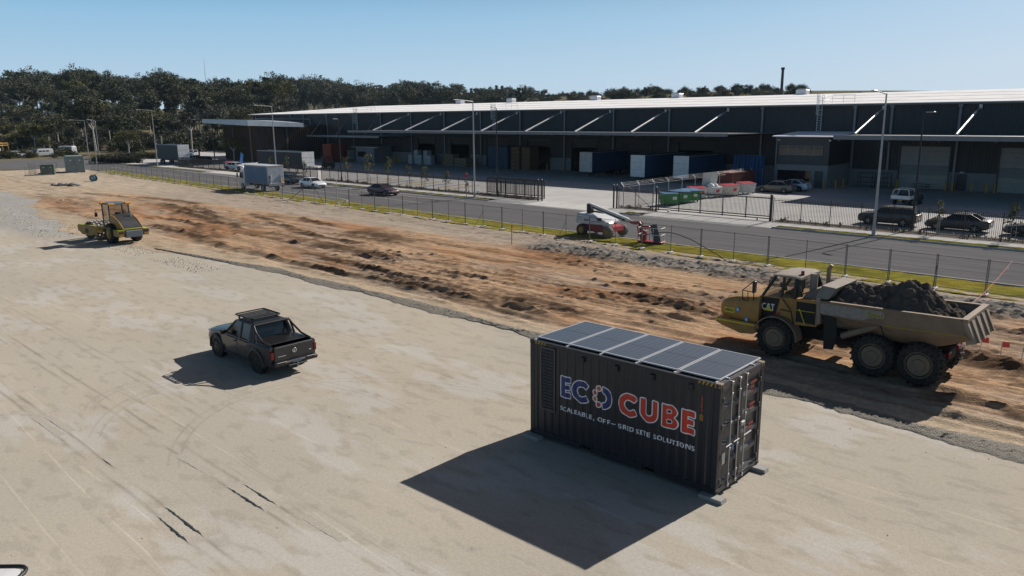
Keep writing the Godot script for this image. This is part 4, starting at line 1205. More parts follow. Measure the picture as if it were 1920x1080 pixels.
# ---------------------------------------------------------------- container
func make_container() -> void:
	M.box = mat(lin(0.018, 0.021, 0.028), 0.5, 0.1, N.patch, 0.6)
	M.box_door = mat(lin(0.075, 0.075, 0.08), 0.4, 0.1, N.patch, 0.8)
	M.cell = mat(lin(0.052, 0.058, 0.070), 0.3, 0.0)
	M.cell.clearcoat_enabled = true; M.cell.clearcoat = 0.5; M.cell.clearcoat_roughness = 0.12
	M.alu = mat(lin(0.72, 0.73, 0.75), 0.35, 0.4)
	M.worn = mat(lin(0.32, 0.24, 0.16), 0.7, 0, N.grime, 2.0)
	M.hazard = mat(lin(0.55, 0.35, 0.03), 0.6, 0, N.grime, 2.0)
	var c := thing("shipping_container", "dark grey shipping container with solar panels on top and printed side", "container", Vector3(-14.42, 0.1, -16.05), 1.1)
	var L := 6.058
	var H := 2.896
	var W := -2.438
	for p in [[0.0, 0.0], [L - 0.16, 0.0], [0.0, W + 0.16], [L - 0.16, W + 0.16]]:
		var mb := MB.new()
		mb.bev(Vector3(p[0] + 0.08, H / 2, p[1] - 0.08), Vector3(0.16, H - 0.236, 0.16), 0.012)
		part("corner_post", mb, M.box, c)
		for y in [0.0, H - 0.118]:
			mb = MB.new()
			mb.bev(Vector3(p[0] + 0.081, y + 0.059, p[1] - 0.081), Vector3(0.172, 0.118, 0.172), 0.012)
			var cc := part("corner_casting", mb, M.box if y == 0.0 else M.worn if p[0] > 1 else M.box, c)
			mb = MB.new()
			mb.bev(Vector3(p[0] + 0.081, y + 0.059, p[1] + (0.0 if p[1] == 0.0 else -0.16)), Vector3(0.06, 0.075, 0.02), 0.004)
			mb.bev(Vector3(p[0] + (0.0 if p[0] == 0.0 else 0.165), y + 0.059, p[1] - 0.081), Vector3(0.02, 0.075, 0.06), 0.004)
			part("lashing_hole", mb, M.black, cc)
	for z in [-0.03, W + 0.03]:
		for y in [[0.0, 0.16], [H - 0.1, H - 0.005]]:
			var mb := MB.new()
			if y[0] == 0.0 and z > -1.0:
				for k in [[0.165, 1.85], [2.22, 3.92], [4.29, L - 0.165]]: mb.ab(Vector3(k[0], 0.0, z - 0.03), Vector3(k[1], 0.16, z + 0.025))
				for k in [[1.85, 2.22], [3.92, 4.29]]: mb.ab(Vector3(k[0], 0.125, z - 0.03), Vector3(k[1], 0.16, z + 0.025))
			else: mb.ab(Vector3(0.165, y[0], z - 0.03), Vector3(L - 0.165, y[1], z + 0.025))
			part("bottom_rail" if y[0] == 0.0 else "top_rail", mb, M.box, c)
	for k in [1.85, 3.92]:
		var mb := MB.new()
		mb.ab(Vector3(k, 0.005, W + 0.1), Vector3(k + 0.37, 0.02, -0.1)); mb.ab(Vector3(k, 0.12, W + 0.1), Vector3(k + 0.37, 0.125, -0.1)); mb.ab(Vector3(k, 0.02, -1.2), Vector3(k + 0.37, 0.12, -1.1))
		part("fork_pocket", mb, M.black, c)
	# corrugated sides; the near one carries the print
	var pm := StandardMaterial3D.new()
	pm.albedo_texture = side_print(); pm.roughness = 0.45; pm.texture_repeat = false
	for near in [true, false]:
		var mb := MB.new()
		var x := 0.16
		var pitch := (L - 0.32) / 21.0
		for i in 21:
			var k := [[x, 0.0], [x + pitch * 0.35, 0.0], [x + pitch * 0.5, -0.024], [x + pitch * 0.85, -0.024], [x + pitch, 0.0]]
			for j in 4:
				var a: float = k[j][0]
				var b: float = k[j + 1][0]
				var za: float = (-0.012 + k[j][1]) if near else (W + 0.012 - k[j][1])
				var zb: float = (-0.012 + k[j + 1][1]) if near else (W + 0.012 - k[j + 1][1])
				var y0 := 0.15
				var y1 := H - 0.09
				var q := [Vector3(a, y0, za), Vector3(b, y0, zb), Vector3(b, y1, zb), Vector3(a, y1, za)]
				if near: mb.quad(q[0], q[1], q[2], q[3], Vector2(a / L, 1 - y0 / H), Vector2(b / L, 1 - y0 / H), Vector2(b / L, 1 - y1 / H), Vector2(a / L, 1 - y1 / H))
				else: mb.quad(q[1], q[0], q[3], q[2])
			x += pitch
		var sp := part("side_panel", mb, pm if near else M.box, c)
		if near: sp.set_meta("label", "corrugated side printed with large blue and red lettering")
	# louvred vent
	var vent := Node3D.new()
	vent.name = "vent"; c.add_child(vent)
	var vf := MB.new()
	for k in [[0.40, 0.44, 0.86, 2.76], [0.90, 0.94, 0.86, 2.76], [0.44, 0.90, 0.86, 0.90], [0.44, 0.90, 2.72, 2.76]]: vf.ab(Vector3(k[0], k[2], -0.005), Vector3(k[1], k[3], 0.012))
	part("vent_frame", vf, M.box_door, vent)
	vf = MB.new(); vf.ab(Vector3(0.44, 0.9, -0.03), Vector3(0.9, 2.72, -0.02))
	part("vent_mesh", vf, M.black, vent)
	for i in 19:
		vf = MB.new()
		vf.t = Transform3D(Basis(Vector3.RIGHT, deg_to_rad(40)), Vector3(0.67, 0.94 + i * 0.096, -0.004))
		vf.box(Vector3(), Vector3(0.46, 0.008, 0.06))
		part("louvre", vf, M.box_door, vent)
	for x in [1.91, 3.04, 4.15, 5.27]:
		var mb := MB.new(); mb.bev(Vector3(x, 2.655, 0.012), Vector3(0.11, 0.17, 0.04), 0.012)
		part("small_vent", mb, M.box, c)
	for k in [[0.18, 0.10], [L - 0.62, 0.10]]:
		for i in 4:
			var mb := MB.new()
			var x: float = k[0] + i * 0.11
			mb.quad(Vector3(x, H - 0.095, -0.003), Vector3(x + 0.055, H - 0.095, -0.003), Vector3(x + 0.095, H - 0.01, -0.003), Vector3(x + 0.04, H - 0.01, -0.003))
			part("hazard_stripe", mb, M.hazard, c)
	# left end wall and roof
	var ew := MB.new(); ew.ab(Vector3(0.02, 0.05, W + 0.16), Vector3(0.06, H - 0.05, -0.16)); ew.ab(Vector3(0.01, 0.0, W + 0.16), Vector3(0.09, 0.15, -0.16)); ew.ab(Vector3(0.01, H - 0.12, W + 0.16), Vector3(0.09, H - 0.01, -0.16))
	part("end_wall", ew, M.box, c)
	ew = MB.new(); ew.ab(Vector3(0.05, H - 0.03, W + 0.05), Vector3(L - 0.05, H - 0.012, -0.05))
	part("roof", ew, M.box, c)
	ew = MB.new(); ew.ab(Vector3(0.1, 0.1, W + 0.1), Vector3(L - 0.1, 0.14, -0.1))
	part("floor", ew, M.black, c)
	# doors at the right end: pressed horizontal pans, bars, handles
	var hd := MB.new(); hd.ab(Vector3(L - 0.12, H - 0.20, W + 0.165), Vector3(L - 0.005, H - 0.012, -0.165))
	part("door_header", hd, M.box_door, c)
	hd = MB.new(); hd.ab(Vector3(L - 0.12, 0.0, W + 0.165), Vector3(L - 0.005, 0.13, -0.165))
	part("door_sill", hd, M.box_door, c)
	for s in [[-0.17, -1.212], [-1.226, W + 0.17]]:
		var mb := MB.new()
		var prof := [Vector2(L - 0.03, 0.14)]  # x, y
		for i in 5:
			var y: float = 0.22 + i * 0.5
			prof.append_array([Vector2(L - 0.03, y), Vector2(L - 0.085, y + 0.07), Vector2(L - 0.085, y + 0.33), Vector2(L - 0.03, y + 0.40)])
		prof.append(Vector2(L - 0.03, H - 0.21))
		for i in prof.size() - 1: mb.quad(Vector3(prof[i].x, prof[i].y, s[0]), Vector3(prof[i].x, prof[i].y, s[1]), Vector3(prof[i + 1].x, prof[i + 1].y, s[1]), Vector3(prof[i + 1].x, prof[i + 1].y, s[0]))
		mb.ab(Vector3(L - 0.09, 0.14, s[0] - 0.09), Vector3(L - 0.024, H - 0.21, s[0])); mb.ab(Vector3(L - 0.09, 0.14, s[1]), Vector3(L - 0.024, H - 0.21, s[1] + 0.09))
		var d := part("door", mb, M.box_door, c)
		for y in [0.3, 0.95, 1.75, 2.45]:
			mb = MB.new(); mb.bev(Vector3(L + 0.0, y, s[0] - 0.02 if s[0] > -1.0 else s[1] + 0.02), Vector3(0.04, 0.13, 0.07), 0.008)
			part("hinge", mb, M.box_door, d)
		if s[0] < -1.0:
			for k in [[2.45, 0.36], [2.33, 0.2], [2.21, 0.14], [1.86, 0.3], [1.76, 0.22], [1.32, 0.26], [1.22, 0.18]]:
				mb = MB.new(); mb.quad(Vector3(L - 0.02, k[0], -1.72), Vector3(L - 0.02, k[0], -1.72 - k[1]), Vector3(L - 0.02, k[0] + 0.06, -1.72 - k[1]), Vector3(L - 0.02, k[0] + 0.06, -1.72))
				part("stencil_mark", mb, M.orange_mark if M.has("orange_mark") else mat(lin(0.5, 0.07, 0.025), 0.6, 0, N.grime, 3.0), d)
		else:
			for k in [[0.70, 0.30, -0.30, 0.15, M.plate], [0.92, 0.16, -0.82, 0.10, mat(lin(0.15, 0.25, 0.5), 0.5)]]:
				mb = MB.new(); mb.ab(Vector3(L - 0.022, k[0], k[2] - k[3]), Vector3(L - 0.016, k[0] + k[1], k[2]))
				part("placard", mb, k[4], d)
	for z in [-0.60, -1.02, -1.40]:
		var mb := MB.new()
		mb.cyl(Vector3(L + 0.015, 0.05, z), Vector3(L + 0.015, H - 0.1, z), 0.021, 0.021, 8)
		var bar := part("locking_bar", mb, M.steel, c)
		for y in [0.06, H - 0.1, 0.35, 1.05, 1.75, 2.5]:
			mb = MB.new(); mb.bev(Vector3(L + 0.012, y, z), Vector3(0.06, 0.09, 0.085), 0.012)
			part("bar_keeper", mb, M.steel, bar)
		mb = MB.new()
		mb.bev(Vector3(L + 0.045, 1.18, z - 0.14 if z < -1.1 else z + 0.1), Vector3(0.022, 0.035, 0.42 if z < -1.1 else 0.30), 0.008)
		part("handle", mb, M.galv_white, bar)
	var ov := MB.new(); ov.bev(Vector3(L + 0.03, 1.55, -1.22), Vector3(0.08, 0.12, 0.2), 0.015)
	part("lock_box", ov, M.steel, c)
	# five solar panels on rails
	var rails := MB.new()
	for z in [-0.55, -1.95]: rails.ab(Vector3(0.05, H - 0.012, z - 0.02), Vector3(L - 0.05, H + 0.018, z + 0.02))
	for i in 6: rails.ab(Vector3(0.12 + i * 1.15, H - 0.02, -0.30), Vector3(0.16 + i * 1.15, H + 0.018, -0.06))
	part("mounting_rail", rails, M.alu, c)
	for i in 5:
		var x := 0.12 + i * 1.168
		var sp := Node3D.new()
		sp.name = "solar_panel"; c.add_child(sp, true)
		var fz := [-0.22, -2.49]
		var w := 1.134
		var y0 := H + 0.019
		var y1 := y0 + 0.035
		var fm := MB.new()
		for k in [[x, x + 0.028, fz[0], fz[1]], [x + w - 0.028, x + w, fz[0], fz[1]], [x + 0.028, x + w - 0.028, fz[0], fz[0] - 0.03], [x + 0.028, x + w - 0.028, fz[1] + 0.03, fz[1]]]: fm.ab(Vector3(k[0], y0, k[3]), Vector3(k[1], y1, k[2]))
		part("frame", fm, M.alu, sp)
		fm = MB.new(); fm.ab(Vector3(x + 0.028, y0 + 0.012, fz[1] + 0.03), Vector3(x + w - 0.028, y0 + 0.022, fz[0] - 0.03))
		part("backing", fm, M.cell_gap if M.has("cell_gap") else mat(lin(0.16, 0.18, 0.22), 0.3), sp)
		var cw := (w - 0.056 - 0.008 * 7) / 6.0
		for a in 6:
			for b in 2:
				fm = MB.new()
				var cx := x + 0.028 + 0.008 + a * (cw + 0.008)
				var cz: float = fz[0] - 0.038 - b * 1.106
				fm.ab(Vector3(cx, y0 + 0.022, cz - 1.09), Vector3(cx + cw, y0 + 0.027, cz))
				part("cell_string", fm, M.cell, sp)
	# concrete pads under the corners
	var pad := thing("support_block", "pair of grey concrete slabs under the container's near right corner", "block", Vector3(-8.35, 0, -16.15), 1.1, "concrete slabs under the container")
	for i in 2:
		var mb := MB.new(); mb.bev(Vector3(-0.05 - i * 0.015, 0.025 + i * 0.05, 0.04), Vector3(0.62, 0.048, 0.28), 0.006)
		part("slab", mb, M.concrete, pad)
	copy(pad, Vector3(-8.33, 0, -18.45), 3.0, "pair of grey concrete slabs under the container's far door corner")
	copy(pad, Vector3(-14.2, 0, -16.0), 1.1, "pair of grey concrete slabs under the container's left near corner")
	copy(pad, Vector3(-14.2, 0, -18.3), 1.1, "pair of grey concrete slabs under the container's hidden rear corner")

# ---------------------------------------------------------------- vehicles
func wheel(parent: Node, at: Vector3, r: float, w: float, rim_mat: Material, side: float, spokes := 5, tyre_mat: Material = null, lugs := 0) -> void:  # side: +1 outer face towards +z
	var o := Node3D.new()
	o.name = "wheel"; parent.add_child(o, true); o.position = at
	var mb := MB.new()
	var prof := [[-0.5, 0.62], [-0.5, 0.9], [-0.38, 0.985], [0.0, 1.0], [0.38, 0.985], [0.5, 0.9], [0.5, 0.62]]
	var n := 24
	for i in n:
		var f := TAU * i / n
		var g := TAU * (i + 1) / n
		for j in prof.size() - 1:
			var p: Array = prof[j]
			var q: Array = prof[j + 1]
			mb.quad(Vector3(cos(f) * p[1] * r, sin(f) * p[1] * r, p[0] * w), Vector3(cos(g) * p[1] * r, sin(g) * p[1] * r, p[0] * w), Vector3(cos(g) * q[1] * r, sin(g) * q[1] * r, q[0] * w), Vector3(cos(f) * q[1] * r, sin(f) * q[1] * r, q[0] * w))
	mb.smooth(40)
	for i in lugs:
		var f := TAU * i / lugs
		for s in [-1, 1]:
			mb.t = Transform3D(Basis(Vector3.BACK, f + s * 0.05) * Basis(Vector3.RIGHT, 0.0), Vector3())
			mb.box(Vector3(r * 1.0, 0, s * w * 0.26), Vector3(r * 0.07, r * 0.09, w * 0.42))
	mb.t = Transform3D()
	part("tyre", mb, tyre_mat if tyre_mat else M.rubber, o)
	mb = MB.new()
	var z := w * 0.42 * side
	mb.cyl(Vector3(0, 0, -w * 0.45), Vector3(0, 0, w * 0.45), r * 0.64, r * 0.64, 20)
	var b := part("rim_barrel", mb, M.black if spokes > 0 else rim_mat, o)
	mb = MB.new()
	if spokes > 0:
		for i in spokes:
			mb.t = Transform3D(Basis(Vector3.BACK, TAU * i / spokes), Vector3())
			mb.bev(Vector3(r * 0.36, 0, w * 0.46 * side), Vector3(r * 0.56, r * 0.16, w * 0.06), 0.008)
		mb.t = Transform3D()
		mb.cyl(Vector3(0, 0, w * 0.4 * side), Vector3(0, 0, w * 0.5 * side), r * 0.15, r * 0.13, 10)
	else:
		mb.cyl(Vector3(0, 0, w * 0.40 * side), Vector3(0, 0, w * 0.52 * side), r * 0.60, r * 0.54, 20, false)
		mb.cyl(Vector3(0, 0, w * 0.46 * side), Vector3(0, 0, w * 0.47 * side), r * 0.54, r * 0.5, 20)
		mb.cyl(Vector3(0, 0, w * 0.45 * side), Vector3(0, 0, w * 0.56 * side), r * 0.30, r * 0.27, 16)
		for i in 10: mb.cyl(Vector3(cos(i * TAU / 10) * r * 0.42, sin(i * TAU / 10) * r * 0.42, w * 0.45 * side), Vector3(cos(i * TAU / 10) * r * 0.42, sin(i * TAU / 10) * r * 0.42, w * 0.5 * side), r * 0.03, r * 0.03, 6)
	part("rim", mb, rim_mat, o)

func ring(x: float, k: Array) -> Array:  # body cross-section: k = [bottom, shoulder height, half width, half width at shoulder, crown height]
	var yb: float = k[0]
	var yt: float = k[1]
	var w: float = k[2]
	var wt: float = k[3]
	var yc: float = k[4]
	var ym := lerpf(yb, yt, 0.55)
	return [Vector3(x, yb, -w * 0.90), Vector3(x, yb + 0.10, -w * 0.985), Vector3(x, ym, -w), Vector3(x, yt - 0.03, -lerpf(w, wt, 0.55)), Vector3(x, yt, -wt), Vector3(x, yc, -wt * 0.6), Vector3(x, yc + 0.012, 0), Vector3(x, yc, wt * 0.6), Vector3(x, yt, wt), Vector3(x, yt - 0.03, lerpf(w, wt, 0.55)), Vector3(x, ym, w), Vector3(x, yb + 0.10, w * 0.985), Vector3(x, yb, w * 0.90)]

const CARS := {
	"sedan": {"L": 4.7, "ax": [-1.42, 1.36], "r": 0.325,
		"body": [[-2.35, 0.34, 0.55, 0.66, 0.56, 0.58], [-2.25, 0.25, 0.66, 0.80, 0.70, 0.71], [-1.9, 0.2, 0.76, 0.89, 0.78, 0.82], [-1.1, 0.2, 0.88, 0.91, 0.80, 0.94], [-0.9, 0.2, 0.92, 0.91, 0.82, 0.97], [0.2, 0.2, 0.94, 0.91, 0.82, 0.98], [1.3, 0.2, 0.97, 0.91, 0.82, 1.02], [1.75, 0.22, 0.99, 0.89, 0.79, 1.05], [2.2, 0.28, 0.97, 0.84, 0.75, 1.03], [2.35, 0.40, 0.85, 0.74, 0.68, 0.92]],
		"roof": [-0.25, 0.95, 1.44], "base": [-1.02, 1.80], "top": [0.80, 0.60]},
	"suv": {"L": 4.75, "ax": [-1.42, 1.38], "r": 0.36,
		"body": [[-2.37, 0.40, 0.72, 0.70, 0.62, 0.76], [-2.28, 0.28, 0.86, 0.84, 0.74, 0.90], [-1.9, 0.24, 0.95, 0.92, 0.80, 1.02], [-1.15, 0.24, 1.04, 0.94, 0.82, 1.10], [-0.9, 0.24, 1.06, 0.94, 0.84, 1.10], [0.4, 0.24, 1.08, 0.94, 0.84, 1.10], [1.6, 0.26, 1.10, 0.93, 0.83, 1.12], [2.2, 0.30, 1.08, 0.90, 0.80, 1.10], [2.37, 0.42, 0.98, 0.82, 0.76, 1.02]],
		"roof": [-0.35, 1.85, 1.66], "base": [-1.08, 2.28], "top": [0.83, 0.66]},
}

func car(type: String, called: String, label: String, at: Vector3, turn: float, paint: Material, group := "") -> Node3D:
	var k: Dictionary = CARS[type]
	var o := thing(called, label, "car", at, turn, group)
	var mb := MB.new()
	var rs := []
	for s in k.body: rs.append(ring(s[0], s.slice(1)))
	mb.loft(rs)
	part("body", mb.smooth(42), paint, o)
	var yb: float = k.body[4][2] - 0.02
	var yr: float = k.roof[2]
	var wb: float = k.top[0]
	var wr: float = k.top[1]
	var ybk: float = k.body[-3][2]
	var G := func(x, y0, y1, w0, w1): return [Vector3(x, y0, -w0), Vector3(x, y1, -w1), Vector3(x, y1, w1), Vector3(x, y0, w0)]
	mb = MB.new()
	mb.loft([G.call(k.base[0], yb, yb + 0.03, wb * 0.92, wb * 0.9), G.call(k.roof[0], yb, yr - 0.05, wb, wr), G.call(k.roof[1], ybk - 0.02, yr - 0.05, wb, wr), G.call(k.base[1], ybk - 0.02, ybk + 0.04, wb * 0.88, wb * 0.84)])
	part("glazing", mb.smooth(25), M.dark_glass, o)
	mb = MB.new()
	mb.loft([G.call(k.roof[0] - 0.08, yr - 0.07, yr - 0.045, wr + 0.02, wr - 0.02), G.call(k.roof[0] + 0.25, yr - 0.06, yr, wr + 0.02, wr - 0.12), G.call(k.roof[1] - 0.25, yr - 0.06, yr + 0.005, wr + 0.02, wr - 0.12), G.call(k.roof[1] + 0.08, yr - 0.07, yr - 0.04, wr + 0.02, wr - 0.02)])
	part("roof", mb.smooth(50), paint, o)
	for s in [-1, 1]:
		mb = MB.new()
		mb.cyl(Vector3(k.base[0] + 0.04, yb + 0.02, s * wb * 0.93), Vector3(k.roof[0], yr - 0.05, s * wr), 0.035, 0.03, 6)
		mb.cyl(Vector3(0.35, yb, s * wb), Vector3(0.35, yr - 0.05, s * (wr + 0.01)), 0.045, 0.035, 6)
		mb.cyl(Vector3(k.base[1] - 0.1, ybk, s * wb * 0.90), Vector3(k.roof[1], yr - 0.05, s * wr), 0.06, 0.05, 6)
		if type == "suv": mb.cyl(Vector3(1.25, ybk, s * wb), Vector3(1.2, yr - 0.05, s * wr), 0.05, 0.04, 6)
		part("pillars", mb, paint, o).set_meta("kind", "stuff")
		mb = MB.new(); mb.bev(Vector3(k.base[0] + 0.3, yb + 0.1, s * (wb + 0.16)), Vector3(0.12, 0.13, 0.2), 0.03)
		part("mirror", mb, paint, o)
		mb = MB.new(); mb.bev(Vector3(k.body[1][0] + 0.07, k.body[1][2] - 0.09, s * 0.62), Vector3(0.2, 0.12, 0.36), 0.03)
		part("headlight", mb, M.clear_lamp, o)
		mb = MB.new(); mb.bev(Vector3(k.body[-1][0] - 0.06, k.body[-1][2] - 0.02, s * 0.62), Vector3(0.12, 0.16, 0.34), 0.03)
		part("tail_light", mb, M.red_lamp, o)
		for x in k.ax:
			mb = MB.new(); mb.cyl(Vector3(x, k.r, s * 0.70), Vector3(x, k.r, s * (k.body[4][3] + 0.006)), k.r + 0.05, k.r + 0.05, 18)
			part("wheel_arch", mb, M.black, o)
			wheel(o, Vector3(x, k.r, s * (k.body[4][3] - 0.09)), k.r, 0.22, M.steel, s)
	mb = MB.new(); mb.bev(Vector3(k.body[0][0] - 0.01, 0.45, 0), Vector3(0.06, 0.12, 1.0), 0.02)
	part("grille", mb, M.black, o)
	mb = MB.new(); mb.bev(Vector3(k.body[-1][0] + 0.01, 0.66, 0), Vector3(0.03, 0.11, 0.40), 0.005)
	part("number_plate", mb, M.plate, o)
	return o

func make_pickup() -> void:
	var paint := car_paint(lin(0.022, 0.026, 0.032))
	var trim := mat(lin(0.018, 0.018, 0.020), 0.55)
	var o := thing("pickup", "dark grey dual-cab pickup with black roof rack parked on the pale pad", "pickup", Vector3(-27.35, 0, -14.42))
	var mb := MB.new()
	mb.loft([ring(-2.62, [0.52, 0.82, 0.72, 0.62, 0.86]), ring(-2.52, [0.40, 1.0, 0.88, 0.76, 1.04]), ring(-2.1, [0.36, 1.06, 0.95, 0.82, 1.13]), ring(-1.25, [0.36, 1.12, 0.955, 0.84, 1.19]), ring(-1.0, [0.36, 1.14, 0.955, 0.86, 1.19]), ring(0.98, [0.36, 1.14, 0.955, 0.86, 1.16])])
	part("body", mb.smooth(40), paint, o)
	# tray
	for s in [-1, 1]:
		mb = MB.new()
		mb.loft([[Vector3(1.0, 0.42, s * 0.93), Vector3(1.0, 1.12, s * 0.955), Vector3(1.0, 1.17, s * 0.90), Vector3(1.0, 1.17, s * 0.80), Vector3(1.0, 0.5, s * 0.78)], [Vector3(2.48, 0.46, s * 0.93), Vector3(2.48, 1.12, s * 0.955), Vector3(2.48, 1.17, s * 0.90), Vector3(2.48, 1.17, s * 0.80), Vector3(2.48, 0.5, s * 0.78)]] if s < 0 else [[Vector3(1.0, 0.5, 0.78), Vector3(1.0, 1.17, 0.80), Vector3(1.0, 1.17, 0.90), Vector3(1.0, 1.12, 0.955), Vector3(1.0, 0.42, 0.93)], [Vector3(2.48, 0.5, 0.78), Vector3(2.48, 1.17, 0.80), Vector3(2.48, 1.17, 0.90), Vector3(2.48, 1.12, 0.955), Vector3(2.48, 0.46, 0.93)]])
		part("tray_side", mb.smooth(30), paint, o)
	mb = MB.new(); mb.ab(Vector3(1.0, 0.5, -0.79), Vector3(2.46, 0.62, 0.79)); mb.ab(Vector3(0.98, 0.5, -0.86), Vector3(1.02, 1.17, 0.86))
	part("tray_floor", mb, trim, o)
	mb = MB.new(); mb.bev(Vector3(2.53, 0.83, 0), Vector3(0.10, 0.68, 1.62), 0.03)
	var tg := part("tailgate", mb, paint, o)
	mb = MB.new(); mb.bev(Vector3(2.585, 1.08, 0), Vector3(0.02, 0.05, 0.22), 0.006)
	part("handle", mb, trim, tg)
	# round badge: ring with two stacked chevrons
	mb = MB.new()
	for i in 20:
		var a := TAU * i / 20
		var b := TAU * (i + 1) / 20
		mb.cyl(Vector3(2.592, 0.93 + 0.085 * sin(a), 0.085 * cos(a)), Vector3(2.592, 0.93 + 0.085 * sin(b), 0.085 * cos(b)), 0.011, 0.011, 5)
	mb.tube([Vector3(2.592, 1.0, 0.035), Vector3(2.592, 0.945, 0.0), Vector3(2.592, 1.0, -0.035)], 0.009, 5)
	mb.tube([Vector3(2.592, 0.965, 0.072), Vector3(2.592, 0.865, 0.035), Vector3(2.592, 0.93, 0.0), Vector3(2.592, 0.865, -0.035), Vector3(2.592, 0.965, -0.072)], 0.009, 5)
	part("badge", mb, M.chrome, tg)
	mb = MB.new()
	for i in 7: mb.bev(Vector3(2.583, 0.80, 0.66 - i * 0.045), Vector3(0.01, 0.03, 0.034), 0.003)
	mb.bev(Vector3(2.583, 0.82, -0.66), Vector3(0.01, 0.04, 0.09), 0.003)
	part("badge_lettering", mb, M.chrome, tg).set_meta("kind", "stuff")
	# cover, sports bar
	mb = MB.new(); mb.bev(Vector3(1.6, 1.185, 0), Vector3(1.14, 0.03, 1.58), 0.01)
	for i in 9: mb.ab(Vector3(1.08 + i * 0.125, 1.2, -0.77), Vector3(1.085 + i * 0.125, 1.206, 0.77))
	part("tray_cover", mb, mat(lin(0.014, 0.014, 0.015), 0.35), o)
	for k in [[2.28, 0.35, 0.18, 0.05, 0.10, Color(0.5, 0.5, 0.5)], [2.3, -0.15, 0.2, 0.08, 0.16, Color(0.5, 0.22, 0.12)], [2.32, -0.42, 0.14, 0.1, 0.14, Color(0.55, 0.42, 0.3)]]:
		mb = MB.new(); mb.bev(Vector3(k[0], 0.98, k[1]), Vector3(k[2], 0.2, k[4] * 2), 0.04)
		tag(part("tool_box", mb, mat(k[5], 0.6)), "small %s box lying at the rear of the pickup's tray" % {0.18: "grey", 0.2: "reddish", 0.14: "tan"}[k[2]], "box")
		get_child(get_child_count() - 1).position = o.position
	mb = MB.new()
	for s in [-1, 1]:
		mb.tube([Vector3(2.35, 1.19, s * 0.83), Vector3(1.75, 1.27, s * 0.83), Vector3(1.3, 1.50, s * 0.80), Vector3(1.05, 1.72, s * 0.74)], 0.04, 8)
		mb.tube([Vector3(1.25, 1.18, s * 0.83), Vector3(1.12, 1.66, s * 0.76)], 0.045, 8)
	mb.tube([Vector3(1.05, 1.72, -0.74), Vector3(1.05, 1.72, 0.74)], 0.045, 8)
	part("sports_bar", mb, M.black, o)
	# cabin
	var G := func(x, y0, y1, w0, w1): return [Vector3(x, y0, -w0), Vector3(x, y1, -w1), Vector3(x, y1, w1), Vector3(x, y0, w0)]
	mb = MB.new()
	mb.loft([G.call(-1.12, 1.12, 1.17, 0.80, 0.78), G.call(-0.35, 1.12, 1.72, 0.86, 0.69), G.call(0.85, 1.12, 1.74, 0.86, 0.69), G.call(1.0, 1.12, 1.2, 0.84, 0.80)])
	part("glazing", mb.smooth(25), M.dark_glass, o)
	mb = MB.new()
	mb.loft([G.call(-0.46, 1.69, 1.71, 0.71, 0.67), G.call(-0.1, 1.71, 1.80, 0.72, 0.58), G.call(0.65, 1.71, 1.80, 0.72, 0.58), G.call(0.95, 1.68, 1.73, 0.71, 0.66)])
	part("roof", mb.smooth(45), paint, o)
	for s in [-1, 1]:
		mb = MB.new()
		mb.cyl(Vector3(-1.1, 1.14, s * 0.81), Vector3(-0.38, 1.70, s * 0.70), 0.04, 0.035, 6); mb.cyl(Vector3(0.13, 1.12, s * 0.865), Vector3(0.13, 1.72, s * 0.70), 0.05, 0.04, 6); mb.cyl(Vector3(0.92, 1.12, s * 0.855), Vector3(0.86, 1.72, s * 0.70), 0.11, 0.07, 6)
		part("pillars", mb, paint, o).set_meta("kind", "stuff")
		for x in [-0.45, 0.55]:
			mb = MB.new(); mb.bev(Vector3(x, 0.74, s * 0.952), Vector3(0.95, 0.66, 0.02), 0.008)
			var d := part("door", mb, paint, o)
			mb = MB.new(); mb.bev(Vector3(x + 0.34, 0.98, s * 0.975), Vector3(0.17, 0.045, 0.03), 0.012)
			part("handle", mb, M.black, d)
		mb = MB.new(); mb.bev(Vector3(-0.85, 1.22, s * 1.05), Vector3(0.13, 0.19, 0.22), 0.035)
		part("mirror", mb, M.black, o)
		mb = MB.new(); mb.bev(Vector3(-0.05, 0.40, s * 0.95), Vector3(1.9, 0.06, 0.16), 0.02)
		part("side_step", mb, M.black, o)
		mb = MB.new(); mb.bev(Vector3(2.51, 0.87, s * 0.89), Vector3(0.14, 0.30, 0.13), 0.03)
		part("tail_light", mb, M.red_lamp, o)
		mb = MB.new(); mb.bev(Vector3(-2.46, 0.90, s * 0.68), Vector3(0.22, 0.2, 0.36), 0.04)
		part("headlight", mb, M.clear_lamp, o)
		for x in [-1.72, 1.42]:
			mb = MB.new(); mb.cyl(Vector3(x, 0.41, s * 0.72), Vector3(x, 0.41, s * 0.965), 0.47, 0.47, 22)
			part("wheel_well", mb, M.black, o)
			mb = MB.new()
			var last := []
			for i in 15:  # flare
				var f := deg_to_rad(-10 + 200.0 * i / 14)
				var rr := []
				for q in [[0.455, 0.93], [0.56, 0.93], [0.545, 0.985], [0.47, 1.01], [0.455, 0.99]]: rr.append(Vector3(x + cos(f) * q[0], 0.42 + sin(f) * q[0], s * q[1]))
				if s > 0: rr.reverse()
				if last: mb.loft([last, rr], true, false)
				last = rr
			part("fender_flare", mb.smooth(40), trim, o)
			wheel(o, Vector3(x, 0.395, s * 0.85), 0.395, 0.26, M.black, s, 6)
	mb = MB.new()
	mb.bev(Vector3(2.62, 0.52, 0), Vector3(0.20, 0.16, 1.84), 0.05); mb.bev(Vector3(2.68, 0.44, 0), Vector3(0.22, 0.06, 0.8), 0.02)
	var bp := part("rear_bumper", mb, M.black, o)
	mb = MB.new()
	for s in [-1, 1]: mb.bev(Vector3(2.70, 0.605, s * 0.62), Vector3(0.05, 0.02, 0.40), 0.008)
	part("step_plate", mb, M.steel, bp)
